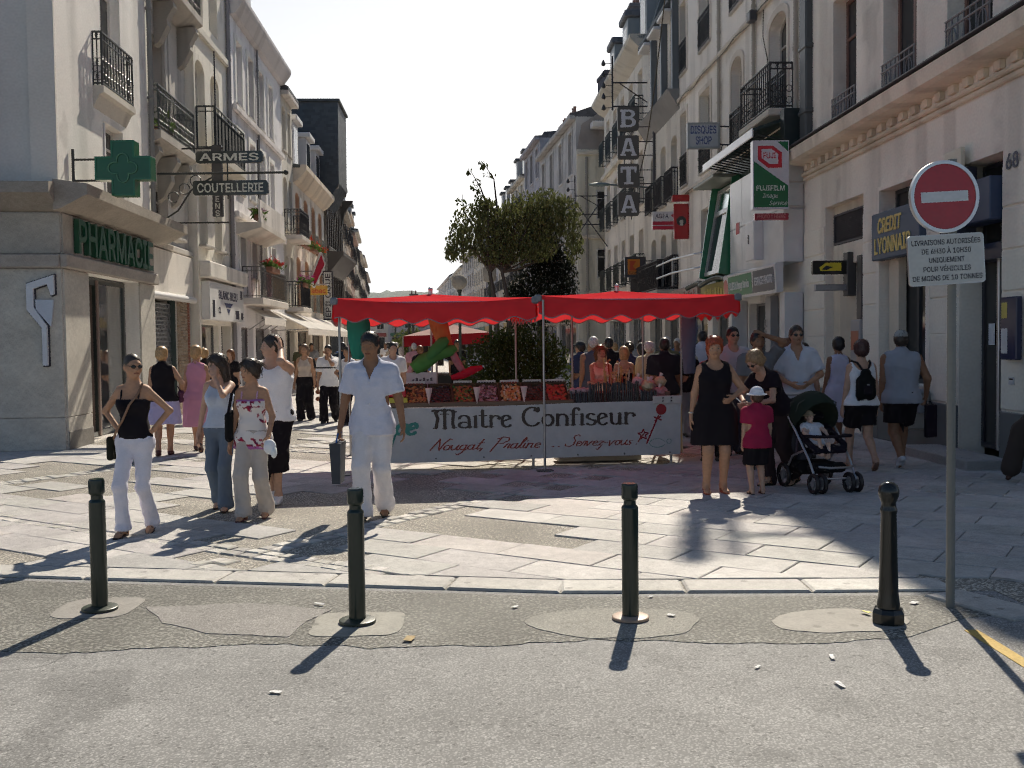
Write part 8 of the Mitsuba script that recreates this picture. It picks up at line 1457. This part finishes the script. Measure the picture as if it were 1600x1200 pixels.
# second stall up the street
K = top('market_canopy', 'red and white canopy of a second stall farther up the street', 'canopy', None)
for nm, pts, col in (('roof_cloth', [(-3.3, 31.2, 1.95), (-.6, 30.9, 2.03), (-.6, 33.2, 2.03), (-3.3, 33.4, 1.95)], (.62, .45, .42)),): 
    c = np.mean(pts, 0) + [0, 0, .34]; part(K, nm, trimesh.Trimesh(np.vstack([pts, c]), [(i, (i + 1) % 4, 4) for i in range(4)], process=False), 'canopy', col); part(K, 'valance', trimesh.Trimesh(np.array([q for a in pts for q in (a, np.array(a) - [0, 0, .33])]), [t for i in range(4) for t in ((2 * i, 2 * i + 1, (2 * i + 3) % 8), (2 * i, (2 * i + 3) % 8, (2 * i + 2) % 8))], process=False), 'canopy', (.36, .02, .03))
    part(K, 'pole', cat(*[cyl((a[0], a[1], 0), (a[0], a[1], a[2]), .025, 8) for a in pts]), 'metal', (.5, .5, .5))
K = top('market_table', 'dark table piled with goods under the second stall canopy', 'table'); part(K, 'table_top', cbx(-3.1, -.8, 31.4, 32.6, .74, .8, .01), 'paint', (.08, .06, .05)); part(K, 'skirt', cbx(-3.1, -.8, 31.38, 31.4, .05, .74, .004), 'cloth', (.04, .035, .04)); part(K, 'hanging_goods', cat(*[tube([(-3.0 + .24 * i, 32.9, 1.95), (-3.0 + .24 * i, 32.9, 1.0 + .2 * (i % 3))], [.07, .10], 8) for i in range(10)]), 'cloth', (.03, .025, .03))

# ---------------------------------------------------------------- street furniture in front
def bollard(lb, x, y, h, base=(.03, .035, .03)):
    K = top('bollard', lb, 'bollard', 'slim green bollards along the kerb'); z0 = -.0055
    part(K, 'post', lathe([(.052, 0), (.052, h * .82), (.050, h * .83), (.038, h * .845), (.038, h * .875), (.050, h * .89), (.051, h * .90), (.051, h * .985), (.044, h)], 28, (x, y, z0)), 'gloss', (.009, .020, .016), 40)
    part(K, 'base_plate', lathe([(.115, 0), (.115, .012), (.108, .018), (.056, .022)], 28, (x, y, z0 + .001)), 'paint', base, 40)
bollard('leftmost slim dark green bollard, by the woman in black top', -2.74, 6.70, .865); bollard('second slim dark green bollard, in front of the man in pale blue shirt', -.98, 6.31, .835); bollard('third slim dark green bollard with rusty pale base ring', .72, 6.31, .845, (.33, .24, .18))
K = top('ornate_bollard', 'stout black cast-iron bollard with ball top and octagonal foot', 'bollard'); X, Y, Z = 2.27, 6.16, -.0055
part(K, 'post', lathe([(.068, .08), (.066, .12), (.060, .16), (.057, .20), (.046, .66), (.050, .675), (.050, .69), (.044, .70), (.042, .73), (.050, .745), (.060, .775), (.062, .80), (.054, .83), (.035, .85), (.01, .856)], 28, (X, Y, Z)), 'gloss', (.008, .009, .010), 40); part(K, 'foot', lathe([(.097, 0), (.097, .06), (.085, .085), (.066, .092)], 8, (X, Y, Z)), 'gloss', (.008, .009, .010))
K = top('no_entry_sign', 'red no-entry road sign with white delivery-hours plate on a grey post', 'road sign'); X, Y = 2.80, 6.52
part(K, 'post', cat(cyl((X, Y, -.06), (X, Y, 2.84), .027, 16)), 'paint', (.17, .165, .155), 40); ex_, up_ = unit((1, .10, 0.055)), unit((-.05, 0, 1)); up_ = unit(up_ - ex_ * (up_ @ ex_)); nn_ = np.cross(ex_, up_)
DC = np.array([X - .075, Y, 2.60]) + nn_ * .045
part(K, 'disc', flat(Point(0, 0).buffer(.205, quad_segs=24), DC, ex_, up_, .006), 'gloss', (.36, .016, .028)); part(K, 'rim', flat(Point(0, 0).buffer(.226, quad_segs=24).difference(Point(0, 0).buffer(.204, quad_segs=24)), DC - nn_ * .018, ex_, up_, .032), 'metal', (.62, .62, .63)); part(K, 'back', flat(Point(0, 0).buffer(.218, quad_segs=24), DC - nn_ * .012, ex_, up_, .010), 'metal', (.4, .4, .4)); part(K, 'white_bar', flat(sbox(-.155, -.033, .155, .033), DC + nn_ * .0062, ex_, unit(up_ + .0 * ex_), .002), 'gloss', (.56, .55, .54))
PC = np.array([X - .06, Y, 2.208]) + nn_ * .045
part(K, 'plate', flat(rrect(-.245, .245, -.152, .152, .022), PC, ex_, up_, .008), 'gloss', (.48, .47, .44)); part(K, 'plate_edge', flat(rrect(-.251, .251, -.158, .158, .026).difference(rrect(-.244, .244, -.151, .151, .02)), PC - nn_ * .012, ex_, up_, .02), 'metal', (.5, .5, .5))
for i, (tx, wd) in enumerate((('LIVRAISONS AUTORISÉES', .455), ('DE 6H30 À 10H30', .325), ('UNIQUEMENT', .235), ('POUR VÉHICULES', .315), ('DE MOINS DE 10 TONNES', .46))): part(K, 'lettering', lettering(tx, .031, PC + nn_ * .008 + up_ * (.095 - .056 * i), ex_, up_, width=wd, mode='c', depth=.0015), 'paint', (.03, .03, .035))
part(K, 'clamp', cat(*[cbx(X - .05, X + .05, Y - .033, Y + .05, z, z + .03, .006) for z in (2.50, 2.68, 2.15, 2.28)]), 'metal', (.4, .4, .4)); part(K, 'post_collar', cyl((X, Y, -.052), (X, Y, -.03), .05, 14), 'paint', (.12, .115, .11))
# things people carry
K = top('paper_bag', 'dark grey carrier bag held by the man in the pale blue shirt', 'bag'); W_ = people[P5]['limbs'][0][2]; hp_ = loc(P5, W_); bx0, by0, bz0 = hp_[0] - .03, hp_[1] - .02, hp_[2] - .14
part(K, 'bag', cat(trimesh.Trimesh(np.array([(bx0 + sx * (.055 if z else .04), by0 + sy * (.17 if z else .13), bz0 - (.02 if z else .42)) for z in (0, 1) for sx in (-1, 1) for sy in (-1, 1)]), process=False).convex_hull), 'cloth', (.055, .06, .07)); part(K, 'handle', tube([(bx0, by0 - .09, bz0 - .03), (bx0 + .01, by0 - .05, bz0 + .06), (hp_[0], hp_[1], hp_[2] - .06), (bx0 + .01, by0 + .05, bz0 + .06), (bx0, by0 + .09, bz0 - .03)], .009, 6), 'cloth', (.05, .14, .34), True)
K = top('shoulder_bag', 'tall black shoulder bag under the arm of the woman in the flowered top', 'bag'); q = lambda x, y, z: loc(P3, np.array((x, y, z)))
def soft(pts, r, res=.012): return field([('c', np.array(a, float), np.array(b, float), r, r, .04) for a, b in pts], res)
part(K, 'bag', xf(soft([((.235, .0, 1.16), (.235, .0, .90)), ((.235, .09, 1.14), (.235, .09, .90)), ((.235, -.08, 1.15), (.235, -.08, .90))], .045), people[P3]['M']), 'cloth', (.010, .010, .011), True); part(K, 'strap', xf(tube([(.24, .09, 1.17), (.20, .08, 1.38), (.15, .03, 1.475), (.17, -.06, 1.42), (.24, -.08, 1.17)], .016, 6), people[P3]['M']), 'cloth', (.012, .012, .013), True)
K = top('white_cap', 'white cap held in the hand of the woman in the flowered top', 'cap'); w3 = loc(P3, people[P3]['limbs'][1][2]); 
part(K, 'crown', field([('e', w3 + [.03, -.08, -.10], np.array((.062, .045, .075)), .02, None)], .01), 'cloth', (.72, .73, .74), True); part(K, 'peak', field([('e', w3 + [.07, -.09, -.15], np.array((.03, .05, .06)), .02, None)], .008), 'cloth', (.70, .74, .75), True)
K = top('crossbody_bag', 'small dark bag hanging from a tan strap across the woman in the black top', 'bag'); part(K, 'strap', xf(tube([(-.10, .02, 1.47), (-.085, .105, 1.37), (-.02, .150, 1.27), (.06, .130, 1.12), (.13, .115, 1.02), (.20, .03, .93)], .012, 6), people[P1]['M']), 'paint', (.22, .12, .07), True); part(K, 'bag', xf(soft([((.23, -.05, .93), (.23, -.05, .76)), ((.23, .04, .93), (.23, .04, .76))], .035), people[P1]['M']), 'cloth', (.02, .015, .014), True)
K = top('handbag', 'black handbag with a pale clasp carried by the woman in the pink dress', 'bag'); M7 = people[P7]['M']; part(K, 'bag', xf(soft([((.27, .05, .74), (.27, -.06, .72)), ((.27, .05, .66), (.27, -.06, .66))], .06, .014), M7), 'cloth', (.012, .011, .012), True); part(K, 'clasp', xf(cbx(.24, .32, -.10, -.06, .78, .80, .005), M7), 'metal', (.6, .6, .6)); part(K, 'handle', xf(tube([(.27, .05, .78), (.26, .03, .86), (.26, -.03, .86), (.27, -.06, .78)], .008, 5), M7), 'cloth', (.02, .02, .02))
K = top('brown_handbag', 'brown handbag carried by the woman in the beige halter top', 'bag'); M8 = people[P8]['M']; part(K, 'bag', xf(soft([((-.30, .05, .66), (-.30, -.07, .66)), ((-.30, .05, .50), (-.30, -.07, .50))], .05, .018), M8), 'cloth', (.20, .08, .05), True); part(K, 'handle', xf(tube([(-.30, .05, .7), (-.27, .03, .86), (-.27, -.03, .86), (-.30, -.06, .7)], .012, 5), M8), 'cloth', (.16, .06, .04))
K = top('plum_handbag', 'small plum handbag on the arm of the woman in the black top by the shutter', 'bag'); part(K, 'bag', xf(soft([((.27, .13, 1.02), (.27, .02, 1.0)), ((.27, .13, .90), (.27, .02, .9))], .05, .016), people[P6]['M']), 'cloth', (.09, .03, .06), True); part(K, 'strap', xf(tube([(.27, .13, 1.06), (.22, .08, 1.12), (.27, .02, 1.04)], .008, 5), people[P6]['M']), 'cloth', (.07, .02, .05))
K = top('backpack', 'small black teardrop backpack on the woman in black shorts', 'backpack'); M14 = people[P14]['M']; part(K, 'pack', xf(soft([((0, -.165, 1.30), (0, -.175, 1.05)), ((.06, -.16, 1.20), (.065, -.165, 1.02)), ((-.06, -.16, 1.20), (-.065, -.165, 1.02))], .07), M14), 'cloth', (.008, .008, .010), True); part(K, 'pocket', xf(cbx(-.06, .06, -.262, -.23, 1.02, 1.14, .01), M14), 'cloth', (.012, .012, .015)); part(K, 'logo_tab', xf(cbx(-.02, .02, -.263, -.255, 1.15, 1.165, .002), M14), 'paint', (.3, .3, .32))
for sx in (1, -1): part(K, 'strap', xf(tube([(sx * .03, -.16, 1.34), (sx * .09, -.09, 1.45), (sx * .12, .02, 1.475), (sx * .13, .09, 1.38), (sx * .15, .08, 1.22), (sx * .13, -.06, 1.05), (sx * .06, -.14, 1.0)], .014, 6), M14), 'cloth', (.010, .010, .012), True)
K = top('document_case', 'flat black case carried by the man in the grey cap', 'bag'); w15 = loc(P15, people[P15]['limbs'][0][2]); part(K, 'case', cbx(w15[0] - .02, w15[0] + .14, w15[1] - .03, w15[1] + .03, w15[2] - .56, w15[2] - .12, .012), 'cloth', (.014, .014, .017)); part(K, 'handle', tube([(w15[0] + .01, w15[1], w15[2] - .13), (w15[0], w15[1], w15[2] - .07), (w15[0] + .06, w15[1], w15[2] - .08), (w15[0] + .09, w15[1], w15[2] - .13)], .008, 5), 'cloth', (.02, .02, .02))
K = top('black_shoulder_bag', 'large black shoulder bag of the woman in the white vest', 'bag'); M20 = people[P20]['M']; part(K, 'bag', xf(soft([((.10, -.20, 1.02), (-.06, -.20, 1.02)), ((.11, -.20, .90), (-.07, -.20, .90))], .065), M20), 'cloth', (.010, .010, .011), True); part(K, 'strap', xf(tube([(.12, -.18, 1.05), (.10, -.14, 1.3), (.04, -.06, 1.48), (-.02, -.02, 1.49), (-.04, -.10, 1.42), (-.06, -.18, 1.05)], .014, 6), M20), 'cloth', (.012, .012, .012), True)
one('cigarette', cyl(loc(P11, people[P11]['limbs'][1][2]) + [.02, -.07, .0], loc(P11, people[P11]['limbs'][1][2]) + [.07, -.10, -.05], .006, 6), 'cloth', (.75, .74, .7), 'white cigarette in the hand of the red-haired woman', 'cigarette')
part(P11, 'wristwatch', xf(tube([people[P11]['limbs'][0][2] + [.030 * math.cos(t), .030 * math.sin(t), .03] for t in np.linspace(0, 6.283, 14)], .008, 5), people[P11]['M']), 'metal', (.7, .68, .6))
# pushchair with its baby
K = top('pushchair', 'black three-quarter view pushchair with raised hood and twin wheels', 'pushchair')
PX, PY, PA = 3.52, 11.62, math.radians(14)
PM = fm((PX, PY, 0), (math.cos(PA), math.sin(PA), 0), (-math.sin(PA), math.cos(PA), 0), (0, 0, 1)); Q = lambda m: xf(m, PM); DK, ALU = (.010, .010, .012), (.55, .55, .57)
def torus(c, R, r, n=22, m=8): return tube([(c[0], c[1] + R * math.cos(t), c[2] + R * math.sin(t)) for t in np.linspace(0, 2 * math.pi, n)], r, m, False)
for x, y, R in ((-.27, -.28, .095), (-.17, -.28, .095), (.17, -.28, .095), (.27, -.28, .095), (-.27, .38, .125), (.27, .38, .125)):
    k = part(K, 'wheel', Q(torus((x, y, R + .016), R, .024)), 'paint', (.012, .012, .012), True); part(k, 'hub', Q(cat(cyl((x - .018, y, R + .016), (x + .018, y, R + .016), R * .42, 14), *[cyl((x, y, R + .016), (x, y + R * math.cos(t), R + .016 + R * math.sin(t)), .009, 5) for t in np.linspace(0, 6.283, 6)[:-1]])), 'paint', (.18, .18, .19))
part(K, 'frame', Q(cat(*[tube([(sx * .25, -.30, .14), (sx * .255, -.16, .36), (sx * .26, .12, .66), (sx * .26, .50, 1.02), (sx * .24, .60, 1.06)], .014, 8) for sx in (-1, 1)], cyl((-.24, .60, 1.06), (.24, .60, 1.06), .02, 8), *[tube([(sx * .26, .38, .15), (sx * .255, .20, .38), (sx * .25, -.05, .46)], .013, 8) for sx in (-1, 1)], cyl((-.27, .38, .145), (.27, .38, .145), .012, 8), cyl((-.25, -.28, .16), (.25, -.28, .16), .012, 8))), 'metal', ALU, 40)
part(K, 'basket', Q(field([('c', np.array((-.18, -.10, .26)), np.array((.18, -.10, .26)), .06, .06, .05), ('c', np.array((-.18, .25, .26)), np.array((.18, .25, .26)), .06, .06, .05), ('c', np.array((-.18, .08, .24)), np.array((.18, .08, .24)), .07, .07, .05)], .016)), 'cloth', DK, True); part(K, 'front_bar', Q(tube([(-.22, -.30, .30), (-.12, -.36, .29), (.12, -.36, .29), (.22, -.30, .30)], .014, 8)), 'metal', (.35, .35, .36), True)
part(K, 'seat', Q(field([('c', np.array((-.17, -.16, .47)), np.array((.17, -.16, .47)), .045, .045, .06), ('c', np.array((-.17, .05, .46)), np.array((.17, .05, .46)), .05, .05, .06), ('c', np.array((-.17, .20, .62)), np.array((.17, .20, .62)), .05, .05, .06), ('c', np.array((-.16, .32, .82)), np.array((.16, .32, .82)), .05, .05, .06), ('c', np.array((-.21, -.12, .52)), np.array((-.20, .25, .70)), .035, .035, .05), ('c', np.array((.21, -.12, .52)), np.array((.20, .25, .70)), .035, .035, .05)], .014)), 'cloth', (.012, .013, .018), True)
hood = field([('e', np.array((0, .20, .80)), np.array((.27, .34, .32)), .02, None), ('s', np.array((0, .10, .72)), np.array((.245, .36, .30)), .02, None)], .014, [lambda P: .68 - P[..., 2] + .0 * P[..., 1]]); part(K, 'hood', Q(hood), 'cloth', (.020, .026, .022), True)
part(K, 'hood_rib', Q(cat(*[tube([(-.265, .18 + .13 * i, .74), (-.24, .10 + .16 * i, .98), (0, .06 + .18 * i, 1.115 - .02 * i), (.24, .10 + .16 * i, .98), (.265, .18 + .13 * i, .74)], .008, 6) for i in range(3)])), 'paint', (.03, .035, .03), True); part(K, 'bumper_bar', Q(tube([(-.24, -.05, .62), (-.22, -.24, .63), (0, -.30, .63), (.22, -.24, .63), (.24, -.05, .62)], .018, 8)), 'cloth', (.014, .014, .016), True)
PB_ = person('person', 'baby in beige sun hat lying in the pushchair with bare legs drawn up', (PX - .08, PY - .02), 194, .76, False, SK_PALE, ('crop', BRN), [dict(kind='tee', name='romper', col=(.58, .60, .66), hem=.84, loose=.03, sleeve=.5, cuff=.03, neck=.085)], lean=-28, feet=((.16, .48, .98), (-.10, .50, .86)),
             arms=(((.22, .20, 1.10), (1, -.4, 0)), ((-.22, .24, 1.14), (-1, -.4, 0))), head=(16, 10), res=.012, child=True, hat=('bucket', (.42, .34, .24)), shoes=('sandal', (.5, .5, .52)), z0=.13, slim=1.25)
# someone stepping in from the right edge
P40 = person('person', 'person in dark trousers half out of the picture at the right edge', (6.30, 12.1), 84, 1.76, False, SK_MID, ('crop', BLK), [dict(kind='trousers', name='trousers', col=(.05, .035, .035), loose=.03, flare=.03, hem=.07), dict(kind='shirt', name='shirt', col=(.05, .05, .06), hem=.86, loose=.03, sleeve=.85, neck=.08)], feet=((.08, -.10, .0), (-.10, .42, .12)), shoes=('shoe', (.07, .03, .02)), res=.014)
# ---------------------------------------------------------------- summer haze down the street
scene['haze_air'] = {'type': 'homogeneous', 'albedo': 0.95, 'sigma_t': HAZE}
scene['haze'] = {'type': 'cube', 'to_world': T4().translate([0, 600, 74.0]).scale([3200, 2600, 75.5]), 'bsdf': {'type': 'null'}, 'interior': {'type': 'ref', 'id': 'haze_air'}}
lab('haze', 'thin pale summer haze lying over the whole street', 'haze', kind='stuff')
scene['camera']['medium'] = {'type': 'ref', 'id': 'haze_air'}
